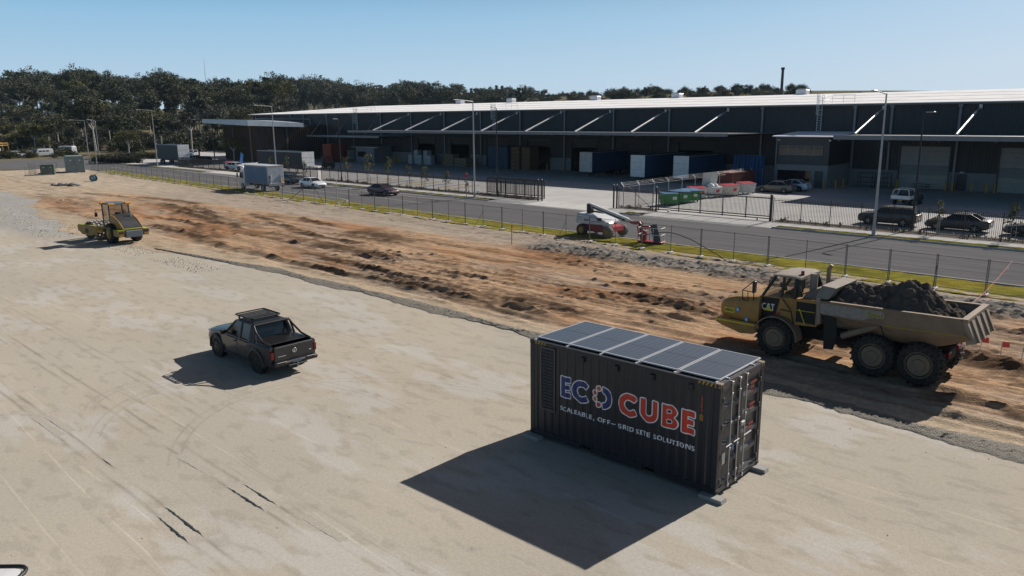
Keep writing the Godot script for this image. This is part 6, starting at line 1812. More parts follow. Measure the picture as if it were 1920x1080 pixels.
func make_roller() -> void:
	var yl := mat(lin(0.33, 0.20, 0.04), 0.5, 0, N.dust, 0.6)
	var amber := mat(lin(0.55, 0.26, 0.02), 0.5)
	var lime := mat(lin(0.42, 0.46, 0.02), 0.5)
	var dark := mat(lin(0.025, 0.026, 0.028), 0.6)
	var slate := mat(lin(0.10, 0.125, 0.15), 0.45, 0.1)
	var shell := mat(lin(0.50, 0.48, 0.44), 0.8, 0, N.dust, 1.0)
	var o := thing("padfoot_roller", "yellow padfoot roller with a glazed cab working at the pad's far end", "road roller", Vector3(-63.5, 0, -22.75), 4)
	var mb := MB.new()
	# engine hood sloping to the rear
	var hp := [Vector2(-0.25, 0.85), Vector2(-0.25, 2.18), Vector2(0.35, 2.10), Vector2(1.1, 1.75), Vector2(1.78, 1.22), Vector2(1.82, 0.85)]
	mb.prism(PackedVector2Array(hp), -0.78, 0.78)
	var hood := part("hood", mb, yl, o)
	mb = MB.new()
	for i in range(1, 4): mb.quad(Vector3(hp[i].x, hp[i].y + 0.012, 0.66), Vector3(hp[i + 1].x, hp[i + 1].y + 0.012, 0.66), Vector3(hp[i + 1].x, hp[i + 1].y + 0.012, -0.66), Vector3(hp[i].x, hp[i].y + 0.012, -0.66))
	part("hood_top", mb, dark, hood)
	for i in 9:
		mb = MB.new()
		var t := i / 8.0
		var p := Vector3(lerpf(0.75, 1.7, t), lerpf(1.95, 1.32, t), 0)
		mb.t = Transform3D(Basis(Vector3.BACK, deg_to_rad(-12)), p)
		mb.box(Vector3(), Vector3(0.06, 0.02, 1.2))
		part("louvre", mb, slate, hood)
	for s in [-1, 1]:
		mb = MB.new()
		mb.tube([Vector3(0.3, 2.13, s * 0.74), Vector3(1.1, 1.78, s * 0.74), Vector3(1.78, 1.25, s * 0.74)], 0.03, 6)
		part("hood_edge", mb, mat(lin(0.5, 0.30, 0.10), 0.5), hood)
	mb = MB.new(); mb.ab(Vector3(1.70, 1.18, -0.7), Vector3(1.84, 1.24, 0.7))
	part("lime_strip", mb, lime, hood)
	mb = MB.new(); mb.bev(Vector3(1.72, 0.82, 0), Vector3(0.5, 0.55, 1.3), 0.06)
	part("radiator_guard", mb, slate, o)
	for s in [-1, 1]:
		mb = MB.new(); mb.bev(Vector3(1.45, 0.88, s * 0.95), Vector3(0.95, 0.5, 0.46), 0.06)
		var cw := part("counterweight", mb, yl, o)
		mb = MB.new(); mb.bev(Vector3(1.93, 0.98, s * 0.95), Vector3(0.04, 0.2, 0.42), 0.02)
		var lp := part("lamp_panel", mb, dark, cw)
		mb = MB.new(); mb.bev(Vector3(1.45, 1.135, s * 0.95), Vector3(0.96, 0.025, 0.47), 0.01)
		part("lime_edge", mb, lime, cw)
		mb = MB.new(); mb.ab(Vector3(0.95, 1.5, s * 1.0), Vector3(0.96, 1.5, s * 1.0))
		mb = MB.new(); mb.cyl(Vector3(1.95, 0.98, s * 0.88), Vector3(1.96, 0.98, s * 0.88), 0.05, 0.05, 10)
		part("tail_light", mb, M.red_lamp, o)
		mb = MB.new(); mb.ab(Vector3(-1.35, 1.16, s * 0.78), Vector3(0.6, 1.22, s * 1.22))
		var pf := part("platform", mb, dark, o)
		mb = MB.new(); mb.ab(Vector3(-1.35, 1.222, s * 1.1), Vector3(0.6, 1.245, s * 1.22))
		part("lime_edge", mb, lime, pf)
		wheel(o, Vector3(0.1, 0.76, s * 0.92), 0.76, 0.52, yl, s, 0, M.rubber, 20)
	# cab
	var cab := Node3D.new()
	cab.name = "cab"; o.add_child(cab)
	for x in [-1.42, -0.28]:
		for z in [-0.76, 0.76]:
			mb = MB.new(); mb.bev(Vector3(x, 2.05, z), Vector3(0.09, 1.8, 0.09), 0.02)
			part("cab_post", mb, dark, cab)
	for k in [[Vector3(-1.40, 1.2, 0.77), Vector3(-0.30, 1.2, 0.77), Vector3(-0.30, 2.9, 0.77), Vector3(-1.40, 2.9, 0.77)], [Vector3(-1.40, 1.2, -0.77), Vector3(-0.30, 1.2, -0.77), Vector3(-0.30, 2.9, -0.77), Vector3(-1.40, 2.9, -0.77)], [Vector3(-0.27, 2.1, 0.75), Vector3(-0.27, 2.1, -0.75), Vector3(-0.27, 2.9, -0.75), Vector3(-0.27, 2.9, 0.75)], [Vector3(-1.44, 1.5, 0.75), Vector3(-1.44, 1.5, -0.75), Vector3(-1.44, 2.9, -0.75), Vector3(-1.44, 2.9, 0.75)]]:
		part("window", pane(MB.new(), k), M.glass, cab)
	mb = MB.new(); mb.ab(Vector3(-1.45, 1.1, -0.8), Vector3(-0.25, 1.2, 0.8))
	part("cab_floor", mb, dark, cab)
	mb = MB.new(); mb.bev(Vector3(-0.85, 2.99, 0), Vector3(1.5, 0.13, 1.5), 0.04)
	var rf := part("roof", mb, slate, cab)
	for s in [-1, 1]:
		mb = MB.new(); mb.bev(Vector3(-0.16, 2.99, s * 0.64), Vector3(0.34, 0.16, 0.46), 0.04)
		part("roof_corner", mb, amber, rf)
		mb = MB.new(); mb.bev(Vector3(-1.55, 2.99, s * 0.64), Vector3(0.34, 0.16, 0.46), 0.04)
		part("roof_corner", mb, amber, rf)
		mb = MB.new(); mb.tube([Vector3(-1.5, 2.5, s * 0.8), Vector3(-1.85, 2.5, s * 1.1), Vector3(-1.85, 2.25, s * 1.1)], 0.02, 6); mb.bev(Vector3(-1.85, 2.12, s * 1.1), Vector3(0.06, 0.34, 0.22), 0.02)
		part("mirror", mb, dark, cab)
	mb = MB.new(); mb.bev(Vector3(-0.75, 1.55, 0), Vector3(0.5, 0.14, 0.5), 0.04); mb.bev(Vector3(-0.52, 1.95, 0), Vector3(0.12, 0.75, 0.48), 0.05)
	part("seat", mb, dark, cab)
	mb = MB.new(); mb.cyl(Vector3(-1.15, 1.2, 0), Vector3(-1.05, 1.9, 0), 0.07, 0.05, 8); mb.cyl(Vector3(-1.06, 1.9, 0), Vector3(-1.03, 1.93, 0), 0.22, 0.22, 14)
	part("steering_column", mb, dark, cab)
	mb = MB.new(); mb.cyl(Vector3(0.55, 2.0, -0.5), Vector3(0.55, 2.42, -0.5), 0.06, 0.06, 10)
	part("exhaust", mb, M.steel, o)
	mb = MB.new(); mb.bev(Vector3(-0.4, 0.9, 0), Vector3(2.0, 0.5, 1.1), 0.06)
	part("chassis", mb, dark, o)
	# front frame with drum, steered to the left
	var fr := Node3D.new()
	fr.name = "drum_frame"; o.add_child(fr); fr.position = Vector3(-1.35, 0, 0); fr.rotation.y = deg_to_rad(7)
	for s in [-1, 1]:
		mb = MB.new(); mb.prism(PackedVector2Array([Vector2(-0.5, 0.6), Vector2(-0.5, 1.18), Vector2(-3.0, 1.24), Vector2(-3.0, 0.75), Vector2(-2.6, 0.48), Vector2(-1.5, 0.42)]), s * 1.12, s * 1.24)
		part("side_beam", mb, yl, fr)
		mb = MB.new(); mb.ab(Vector3(-3.0, 1.235, s * 1.06), Vector3(-0.5, 1.262, s * 1.25))
		part("lime_edge", mb, lime, fr)
		mb = MB.new(); mb.cyl(Vector3(-1.85, 0.78, s * 1.0), Vector3(-1.85, 0.78, s * 1.28), 0.2, 0.2, 14)
		part("drum_hub", mb, dark, fr)
	for x in [-3.08, -0.5]:
		mb = MB.new(); mb.bev(Vector3(x, 0.95, 0), Vector3(0.2, 0.5, 2.48), 0.04)
		part("cross_beam", mb, yl, fr)
	mb = MB.new(); mb.cyl(Vector3(-1.85, 0.78, -1.05), Vector3(-1.85, 0.78, 1.05), 0.70, 0.70, 28)
	part("drum", mb, mat(lin(0.05, 0.045, 0.04), 0.8, 0, N.dust, 1.0), fr)
	mb = MB.new()
	for i in 16:
		for j in 7:
			mb.t = Transform3D(Basis(Vector3.BACK, TAU * (i + 0.5 * (j % 2)) / 16.0), Vector3(-1.85, 0.78, -0.9 + j * 0.3))
			mb.bev(Vector3(0.735, 0, 0), Vector3(0.11, 0.14, 0.16), 0.02)
	part("drum_pads", mb, shell, fr).set_meta("kind", "stuff")
	mb = MB.new(); mb.bev(Vector3(-0.2, 0.85, 0), Vector3(0.7, 0.4, 0.6), 0.06)
	part("articulation_joint", mb, dark, fr)

func make_boom_lift() -> void:
	var wh := mat(lin(0.62, 0.64, 0.67), 0.4, 0, N.dust, 0.6)
	var red := mat(lin(0.34, 0.022, 0.03), 0.45, 0, N.dust, 0.8)
	var rimm := mat(lin(0.42, 0.22, 0.04), 0.6)
	var o := thing("boom_lift", "white and red boom lift parked at the road's edge behind the fence", "boom lift", Vector3(-36.9, -0.06, -49.85))
	var mb := MB.new()
	mb.prism(PackedVector2Array([Vector2(-1.35, 0.45), Vector2(-1.3, 0.95), Vector2(0.9, 1.0), Vector2(1.6, 0.85), Vector2(1.65, 0.5), Vector2(0.9, 0.35), Vector2(-0.9, 0.35)]), -0.72, 0.72)
	part("chassis", mb, red, o)
	for k in [[-1.3, 1], [-1.3, -1], [1.3, 1], [1.3, -1]]:
		wheel(o, Vector3(k[0], 0.46, k[1] * 0.98), 0.47, 0.36, rimm, k[1], 0, mat(lin(0.22, 0.21, 0.2), 0.9, 0, N.dust, 1.0) if k[0] > 0 else M.rubber, 16)
	# turret covers
	var P := func(x, y0, y1, w): return [Vector3(x, y0, -w), Vector3(x, y1 - 0.12, -w), Vector3(x, y1, -w + 0.18), Vector3(x, y1, w - 0.18), Vector3(x, y1 - 0.12, w), Vector3(x, y0, w)]
	mb = MB.new(); mb.loft([P.call(-2.0, 1.05, 1.62, 0.92), P.call(-1.8, 0.98, 1.78, 1.05), P.call(-0.6, 0.98, 1.72, 1.08), P.call(0.9, 1.02, 1.30, 1.0), P.call(1.05, 1.05, 1.2, 0.9)])
	var tur := part("turret_cover", mb.smooth(30), wh, o)
	letters("cover_lettering", "Genie", 0.20, 0.52, M.black, tur, Vector3(-0.75, 1.32, 1.085))
	mb = MB.new()
	for i in 6: mb.ab(Vector3(-0.25 + i * 0.14, 1.18, 1.072), Vector3(-0.17 + i * 0.14, 1.24, 1.08))
	part("small_print", mb, M.black, tur).set_meta("kind", "stuff")
	mb = MB.new()
	for i in 2: mb.prism(PackedVector2Array([Vector2(-1.70 + i * 0.25, 1.2), Vector2(-1.70 + i * 0.25, 1.5), Vector2(-1.62 + i * 0.25, 1.5), Vector2(-1.55 + i * 0.25, 1.36), Vector2(-1.62 + i * 0.25, 1.2)]), 1.07, 1.078)
	part("cover_mark", mb, mat(lin(0.4, 0.42, 0.44), 0.5), tur).set_meta("kind", "stuff")
	mb = MB.new(); mb.bev(Vector3(1.0, 1.05, 0.6), Vector3(0.7, 0.35, 0.7), 0.08)
	part("engine_tray", mb, wh, o)
	mb = MB.new(); mb.bev(Vector3(0.45, 1.42, 1.0), Vector3(0.4, 0.25, 0.12), 0.03)
	part("control_box", mb, M.black, o)
	# boom: two nested box sections
	var a := Vector3(-1.15, 2.42, 0.25)
	var b := Vector3(3.35, 1.38, 0.55)
	var d := (b - a).normalized()
	var up := Vector3.UP
	var zz := d.cross(up).normalized()
	var B := Basis(d, zz.cross(d), zz)
	mb = MB.new(); mb.t = Transform3D(B, (a + b) / 2); mb.bev(Vector3(-0.25, 0, 0), Vector3((b - a).length() - 0.5, 0.34, 0.30), 0.03)
	var boom := part("boom", mb, wh, o)
	mb = MB.new(); mb.t = Transform3D(B, (a + b) / 2); mb.bev(Vector3(2.1, -0.01, 0), Vector3(0.7, 0.25, 0.22), 0.02)
	part("inner_boom", mb, M.steel, boom)
	mb = MB.new(); mb.t = Transform3D(B, (a + b) / 2); mb.box(Vector3(-0.2, -0.05, 0.16), Vector3(3.4, 0.10, 0.03)); mb.cyl(Vector3(1.4, -0.06, 0.17), Vector3(1.6, -0.05, 0.17), 0.07, 0.07, 8)
	part("cable_track", mb, M.black, boom)
	mb = MB.new(); mb.bev(a + Vector3(0.1, -0.35, 0), Vector3(0.35, 0.9, 0.6), 0.06); mb.tube([a + Vector3(0.2, -0.5, 0), a + Vector3(1.5, -0.55, 0.08)], 0.07, 8)
	part("boom_mast", mb, M.black, o)
	mb = MB.new(); mb.tube([b + Vector3(-0.2, 0.02, 0), b + Vector3(0.25, -0.02, 0.02), b + Vector3(0.55, 0.05, 0.05), b + Vector3(0.72, -0.12, 0.1)], 0.13, 10)
	part("boom_head", mb, red, o)
	mb = MB.new(); mb.tube([b + Vector3(0.72, -0.12, 0.1), b + Vector3(1.0, -0.95, 0.35), b + Vector3(1.15, -1.15, 0.5)], 0.11, 8); mb.tube([b + Vector3(0.55, -0.2, 0.2), b + Vector3(0.85, -0.95, 0.45)], 0.05, 6)
	part("jib", mb, red, o)
	# basket
	var bk := Node3D.new()
	bk.name = "basket"; o.add_child(bk); bk.position = Vector3(5.35, 0.12, 1.05); bk.rotation.y = deg_to_rad(12)
	mb = MB.new(); mb.bev(Vector3(0, 0.05, 0), Vector3(1.9, 0.08, 0.9), 0.02); mb.bev(Vector3(-0.55, 0.45, 0.0), Vector3(0.25, 0.8, 0.4), 0.04)
	part("basket_floor", mb, red, bk)
	for y in [0.6, 1.1]:
		mb = MB.new(); mb.tube([Vector3(-0.9, y, -0.42), Vector3(0.9, y, -0.42), Vector3(0.9, y, 0.42), Vector3(-0.9, y, 0.42), Vector3(-0.9, y, -0.42)], 0.025, 6)
		part("guard_rail", mb, M.white, bk)
	for x in [-0.9, -0.3, 0.3, 0.9]:
		for z in [-0.42, 0.42]:
			mb = MB.new(); mb.cyl(Vector3(x, 0.08, z), Vector3(x, 1.1, z), 0.022, 0.022, 6)
			part("rail_post", mb, red if x < 0 else M.white, bk)
	mb = MB.new(); mb.bev(Vector3(-0.4, 1.12, 0.1), Vector3(0.7, 0.22, 0.4), 0.05)
	part("control_panel", mb, red, bk)
	mb = MB.new(); mb.t = Transform3D(Basis(Vector3.BACK, 0.28), Vector3(0.42, 0.72, 0.30)); mb.bev(Vector3(), Vector3(0.55, 1.35, 0.03), 0.01)
	tag(part("sheet_panel", mb, mat(lin(0.045, 0.06, 0.085), 0.5)), "dark blue board leaning inside the boom lift's basket", "board")
	var sp: Node3D = get_child(get_child_count() - 1)
	sp.transform = o.transform * bk.transform

func box_wheels(o: Node, xs: Array, w: float, r: float) -> void:
	for x in xs:
		for s in [-1, 1]: wheel(o, Vector3(x, r, s * w), r, 0.28, M.steel, s, 0)

func make_box_truck() -> void:
	var curtain := mat(lin(0.10, 0.19, 0.34), 0.6, 0, N.dust, 0.5)
	var pale := mat(lin(0.48, 0.52, 0.58), 0.5, 0, N.dust, 0.5)
	var o := thing("curtain_truck", "white curtain-sided truck with blue-grey sides driving away on the road", "truck", Vector3(-97.0, -0.12, -53.5))
	var mb := MB.new()
	mb.loft([[Vector3(-4.3, 0.55, -1.1), Vector3(-4.32, 1.5, -1.12), Vector3(-4.05, 2.6, -1.05), Vector3(-4.05, 2.6, 1.05), Vector3(-4.32, 1.5, 1.12), Vector3(-4.3, 0.55, 1.1)], [Vector3(-2.6, 0.55, -1.14), Vector3(-2.6, 1.5, -1.16), Vector3(-2.6, 2.75, -1.1), Vector3(-2.6, 2.75, 1.1), Vector3(-2.6, 1.5, 1.16), Vector3(-2.6, 0.55, 1.14)]])
	var cab := part("cab", mb.smooth(30), M.white, o)
	mb = MB.new(); mb.quad(Vector3(-4.0, 1.6, 1.165), Vector3(-3.0, 1.6, 1.165), Vector3(-3.0, 2.4, 1.11), Vector3(-3.9, 2.4, 1.11))
	part("side_window", mb, M.dark_glass, cab)
	mb = MB.new(); mb.quad(Vector3(-4.335, 1.5, 1.0), Vector3(-4.335, 1.5, -1.0), Vector3(-4.1, 2.5, -0.95), Vector3(-4.1, 2.5, 0.95))
	part("windscreen", mb, M.dark_glass, cab)
	for s in [-1, 1]:
		mb = MB.new(); mb.bev(Vector3(-4.25, 2.0, s * 1.38), Vector3(0.14, 0.6, 0.2), 0.04)
		part("mirror", mb, M.black, cab)
	mb = MB.new(); mb.bev(Vector3(-0.2, 0.78, 0), Vector3(7.4, 0.24, 0.9), 0.03)
	part("chassis", mb, M.black, o)
	mb = MB.new(); mb.bev(Vector3(0.55, 2.26, 0), Vector3(6.0, 2.44, 2.44), 0.03)
	var bd := part("cargo_body", mb, pale, o)
	for s in [-1, 1]:
		mb = MB.new()
		for i in 40:
			var x := -2.4 + i * 0.1475
			var d := 0.012 * (1 if i % 2 == 0 else -1) + 0.012 * sin(i * 1.7)
			var x1 := x + 0.1475
			var d1 := 0.012 * (1 if (i + 1) % 2 == 0 else -1) + 0.012 * sin((i + 1) * 1.7)
			mb.quad(Vector3(x, 1.1, s * (1.24 + d)), Vector3(x1, 1.1, s * (1.24 + d1)), Vector3(x1, 3.3, s * (1.24 + d1)), Vector3(x, 3.3, s * (1.24 + d)))
		part("curtain", mb, curtain, bd)
		mb = MB.new(); mb.bev(Vector3(0.55, 3.40, s * 1.225), Vector3(6.02, 0.14, 0.06), 0.02)
		part("roof_rail", mb, M.galv, bd)
	mb = MB.new(); mb.bev(Vector3(3.57, 3.37, 0), Vector3(0.05, 0.2, 2.4), 0.01)
	part("rear_header", mb, M.steel, bd)
	mb = MB.new(); mb.ab(Vector3(3.56, 1.1, -1.14), Vector3(3.59, 3.24, 1.14))
	var rd := part("rear_door", mb, mat(lin(0.40, 0.45, 0.52), 0.45, 0, N.dust, 0.6), bd)
	for i in 4:
		mb = MB.new(); mb.ab(Vector3(3.592, 3.32, -0.9 + i * 0.55), Vector3(3.60, 3.38, -0.75 + i * 0.55))
		part("marker_lamp", mb, M.amber_lamp, bd)
	for z in [-0.75, 0.75]:
		mb = MB.new(); mb.bev(Vector3(3.66, 1.55, z), Vector3(0.12, 1.5, 0.1), 0.02)
		part("tail_lift_post", mb, M.galv_white, o)
		mb = MB.new(); mb.bev(Vector3(3.62, 2.0, z * 1.15), Vector3(0.03, 0.2, 0.2), 0.01)
		part("reflector", mb, mat(lin(0.05, 0.07, 0.1), 0.3), rd)
	mb = MB.new(); mb.bev(Vector3(3.7, 1.0, 0), Vector3(0.25, 0.4, 2.2), 0.03)
	part("tail_lift", mb, M.steel, o)
	mb = MB.new(); mb.ab(Vector3(3.60, 1.2, -1.1), Vector3(3.612, 1.75, -0.86))
	part("warning_plate", mb, mat(lin(0.6, 0.28, 0.03), 0.5), rd)
	for s in [-1, 1]:
		mb = MB.new(); mb.bev(Vector3(3.72, 0.72, s * 0.95), Vector3(0.06, 0.14, 0.35), 0.02)
		part("tail_light", mb, M.red_lamp, o)
	box_wheels(o, [-3.35, 2.0], 1.02, 0.46)

func make_tray_ute() -> void:
	var o := thing("tray_ute", "dark ute with a white tray and headboard racks in the yard's shade", "ute", Vector3(-24.9, 0.004, -86.8), -90)
	var p := car_paint(lin(0.02, 0.022, 0.026))
	var mb := MB.new()
	mb.loft([ring(-2.5, [0.5, 0.8, 0.7, 0.6, 0.84]), ring(-2.4, [0.36, 0.98, 0.86, 0.74, 1.02]), ring(-1.2, [0.34, 1.06, 0.9, 0.78, 1.12]), ring(0.45, [0.34, 1.1, 0.9, 0.8, 1.12])])
	part("body", mb.smooth(40), p, o)
	var G := func(x, y0, y1, w0, w1): return [Vector3(x, y0, -w0), Vector3(x, y1, -w1), Vector3(x, y1, w1), Vector3(x, y0, w0)]
	mb = MB.new(); mb.loft([G.call(-1.15, 1.05, 1.1, 0.76, 0.74), G.call(-0.5, 1.05, 1.66, 0.8, 0.64), G.call(0.35, 1.05, 1.66, 0.8, 0.66), G.call(0.45, 1.05, 1.1, 0.8, 0.78)])
	part("glazing", mb.smooth(25), M.dark_glass, o)
	mb = MB.new(); mb.loft([G.call(-0.55, 1.62, 1.66, 0.66, 0.6), G.call(-0.2, 1.64, 1.73, 0.67, 0.55), G.call(0.4, 1.62, 1.68, 0.67, 0.6)])
	part("roof", mb.smooth(40), p, o)
	mb = MB.new(); mb.bev(Vector3(1.5, 0.82, 0), Vector3(1.95, 0.1, 1.8), 0.02); mb.bev(Vector3(2.46, 1.0, 0), Vector3(0.04, 0.3, 1.8), 0.01)
	for s in [-1, 1]: mb.bev(Vector3(1.5, 1.0, s * 0.9), Vector3(1.95, 0.3, 0.04), 0.01)
	part("tray", mb, M.white, o).set_meta("kind", "stuff")
	for x in [0.55, 2.35]:
		mb = MB.new(); mb.tube([Vector3(x, 1.1, -0.82), Vector3(x, 1.72, -0.70), Vector3(x, 1.78, -0.6), Vector3(x, 1.78, 0.6), Vector3(x, 1.72, 0.70), Vector3(x, 1.1, 0.82)], 0.035, 6)
		part("ladder_rack", mb, M.white, o)
	for z in [-0.72, 0.72]:
		mb = MB.new(); mb.tube([Vector3(0.55, 1.72, z), Vector3(2.35, 1.72, z)], 0.03, 6)
		part("rack_rail", mb, M.white, o)
	for s in [-1, 1]:
		mb = MB.new(); mb.bev(Vector3(2.48, 0.72, s * 0.75), Vector3(0.06, 0.12, 0.3), 0.02)
		part("tail_light", mb, M.red_lamp, o)
	mb = MB.new(); mb.ab(Vector3(2.47, 0.62, -0.2), Vector3(2.485, 0.72, 0.2))
	part("number_plate", mb, mat(lin(0.5, 0.35, 0.05), 0.5), o)
	for x in [-1.6, 1.45]:
		for s in [-1, 1]: wheel(o, Vector3(x, 0.37, s * 0.8), 0.37, 0.24, M.steel, s)

func make_corner_van() -> void:
	# only the black-edged corner of its roof shows at the bottom left of the picture
	var o := thing("white_van", "white van whose black-edged roof corner shows at the bottom left", "van", Vector3(-12.7, 0, -0.52), 43.3)
	var mb := MB.new()
	var R := func(w: float, d: float, y: float) -> Array:
		var q := []
		for c in [[1, 1, 0.0], [-1, 1, 90.0], [-1, -1, 180.0], [1, -1, 270.0]]:
			for a in 5:
				var f := deg_to_rad(c[2] + a * 22.5)
				q.append(Vector3(c[0] * (w - 0.18) + cos(f) * 0.18, y, -(c[1] * (d - 0.18) + sin(f) * 0.18)))
		return q
	mb.loft([R.call(0.95, 2.2, 0.35), R.call(1.0, 2.3, 1.0), R.call(0.98, 2.28, 1.4), R.call(0.92, 2.2, 2.16), R.call(0.90, 2.18, 2.2)], true, true)
	part("body", mb.smooth(40), M.white, o)
	mb = MB.new()
	var e: Array = R.call(0.95, 2.24, 2.2)
	e.append(e[0])
	mb.tube(e, 0.035, 6)
	part("roof_seal", mb, M.black, o)
	for s in [-1, 1]:
		mb = MB.new(); mb.ab(Vector3(s * 0.975, 1.3, -0.6), Vector3(s * 0.99, 1.8, -1.6))
		part("side_window", mb, M.dark_glass, o)
		for z in [-1.4, 1.4]:
			wheel(o, Vector3(s * 0.86, 0.34, z), 0.34, 0.22, M.steel, s)
			o.get_child(o.get_child_count() - 1).rotation.y = PI / 2

# ---------------------------------------------------------------- things in the yards
func trailer(called: String, label: String, at: Vector3, turn: float, L: float, H: float, floor_y: float, side: Material, end: Material, legs := true) -> Node3D:
	# local: +z end faces the viewer; body runs back along -z
	var o := thing(called, label, "trailer", at, turn)
	var mb := MB.new(); mb.ab(Vector3(-1.2, floor_y, -L), Vector3(1.2, floor_y + H, -0.06))
	part("body", mb, side, o)
	mb = MB.new(); mb.bev(Vector3(0, floor_y + H / 2, -0.02), Vector3(2.46, H + 0.06, 0.08), 0.02)
	var f := part("end_panel", mb, end, o)
	for y in [0.33, 0.66]:
		mb = MB.new(); mb.ab(Vector3(-1.2, floor_y + H * y - 0.02, 0.02), Vector3(1.2, floor_y + H * y + 0.02, 0.035))
		part("panel_joint", mb, M.galv, f)
	for s in [-1, 1]:
		mb = MB.new(); mb.bev(Vector3(s * 1.21, floor_y + H, -L / 2), Vector3(0.08, 0.12, L), 0.02)
		part("roof_rail", mb, M.galv, o)
		mb = MB.new()
		var n := int(L / 0.3)
		for i in n:
			var z0 := -0.1 - (L - 0.2) * i / n
			var z1 := -0.1 - (L - 0.2) * (i + 1) / n
			var d0 := 0.02 * (1 + pow(-1, i))
			var d1 := 0.02 * (1 + pow(-1, i + 1))
			mb.quad(Vector3(s * (1.205 + d0), floor_y + 0.15, z0), Vector3(s * (1.205 + d1), floor_y + 0.15, z1), Vector3(s * (1.205 + d1), floor_y + H - 0.1, z1), Vector3(s * (1.205 + d0), floor_y + H - 0.1, z0))
		part("curtain", mb, side, o)
		mb = MB.new(); mb.bev(Vector3(s * 0.9, floor_y / 2, -2.2), Vector3(0.12, floor_y, 0.12), 0.02)
		part("landing_leg", mb, M.black, o)
	mb = MB.new(); mb.ab(Vector3(-0.5, floor_y - 0.3, -L + 0.2), Vector3(0.5, floor_y, -0.3))
	part("chassis", mb, M.black, o)
	var r := minf(0.5, floor_y * 0.62)
	for z in [-L + 1.2, -L + 2.4]:
		for s in [-1, 1]:
			wheel(o, Vector3(s * 1.0, r, z), r, 0.3, M.steel, s, 0)
			o.get_child(o.get_child_count() - 1).rotation.y = PI / 2
	return o

func corrugated_box(called: String, label: String, at: Vector3, turn: float, L: float, H: float, m: Material) -> Node3D:
	var o := thing(called, label, "container", at, turn)
	for k in [[0, 1], [0, -1], [1, 1], [1, -1]]:
		var long: bool = k[0] == 0
		var n := int((L if long else 2.4) / 0.28)
		var mb := MB.new()
		for i in n:
			for j in 4:
				var u := [0.0, 0.35, 0.5, 0.85, 1.0]
				var dd := [0.0, 0.0, 0.04, 0.04, 0.0]
				var ln := L if long else 2.4
				var p: float = -ln / 2 + ln * (i + u[j]) / n
				var q: float = -ln / 2 + ln * (i + u[j + 1]) / n
				var w: float = (1.2 if long else L / 2)
				var a := Vector3(k[1] * (w - dd[j]), 0, p) if long else Vector3(p, 0, k[1] * (w - dd[j]))
				var b := Vector3(k[1] * (w - dd[j + 1]), 0, q) if long else Vector3(q, 0, k[1] * (w - dd[j + 1]))
				mb.quad(a + Vector3(0, 0.1, 0), b + Vector3(0, 0.1, 0), b + Vector3(0, H - 0.08, 0), a + Vector3(0, H - 0.08, 0))
		part("side_wall" if long else "end_wall", mb, m, o)
	var mb2 := MB.new(); mb2.ab(Vector3(-1.2, H - 0.1, -L / 2), Vector3(1.2, H - 0.02, L / 2))
	part("roof", mb2, m, o)
	for x in [-1.16, 1.16]:
		for z in [-L / 2 + 0.08, L / 2 - 0.08]:
			mb2 = MB.new(); mb2.bev(Vector3(x, H / 2, z), Vector3(0.16, H, 0.18), 0.02)
			part("corner_post", mb2, m, o)
	for x in [-1.18, 1.18]:
		for y in [0.08, H - 0.06]:
			mb2 = MB.new(); mb2.ab(Vector3(x - 0.05, y - 0.07, -L / 2), Vector3(x + 0.05, y + 0.07, L / 2))
			part("rail", mb2, m, o)
	return o

func skip_bin(called: String, label: String, at: Vector3, turn: float, body: Material, lid: Material, badge: Material, lid_open := 0.0, group := "") -> Node3D:
	var o := thing(called, label, "bin", at, turn, group)
	var mb := MB.new()
	mb.hexa([Vector3(-0.85, 0.18, 0.55), Vector3(0.85, 0.18, 0.55), Vector3(0.85, 0.18, -0.6), Vector3(-0.85, 0.18, -0.6), Vector3(-0.95, 1.22, 0.70), Vector3(0.95, 1.22, 0.70), Vector3(0.95, 1.36, -0.70), Vector3(-0.95, 1.36, -0.70)])
	part("bin_body", mb, body, o)
	for s in [-1, 1]:
		mb = MB.new(); mb.ab(Vector3(s * 0.95, 0.7, -0.35), Vector3(s * 1.02, 0.85, 0.35))
		part("lift_pocket", mb, body, o)
		for z in [-0.5, 0.45]:
			mb = MB.new(); mb.cyl(Vector3(s * 0.7 - 0.04, 0.08, z), Vector3(s * 0.7 + 0.04, 0.08, z), 0.08, 0.08, 10); mb.bev(Vector3(s * 0.7, 0.15, z), Vector3(0.1, 0.08, 0.1), 0.01)
			part("castor", mb, M.black, o)
		mb = MB.new(); mb.t = Transform3D(Basis(Vector3.RIGHT, 0.10 + lid_open), Vector3(s * 0.49, 1.38, -0.70)); mb.bev(Vector3(0, 0.02, 0.72), Vector3(0.96, 0.05, 1.48), 0.015)
		var l := part("lid", mb, lid, o)
		for i in 3:
			mb = MB.new(); mb.t = Transform3D(Basis(Vector3.RIGHT, 0.10 + lid_open), Vector3(s * 0.49, 1.38, -0.70)); mb.ab(Vector3(-0.3 + i * 0.3, 0.045, 0.1), Vector3(-0.24 + i * 0.3, 0.06, 1.35))
			part("lid_rib", mb, lid, l)
	mb = MB.new(); mb.quad(Vector3(0.12, 0.62, 0.632), Vector3(0.55, 0.62, 0.632), Vector3(0.57, 0.95, 0.688), Vector3(0.12, 0.95, 0.688))
	part("label_plate", mb, badge, o)
	return o

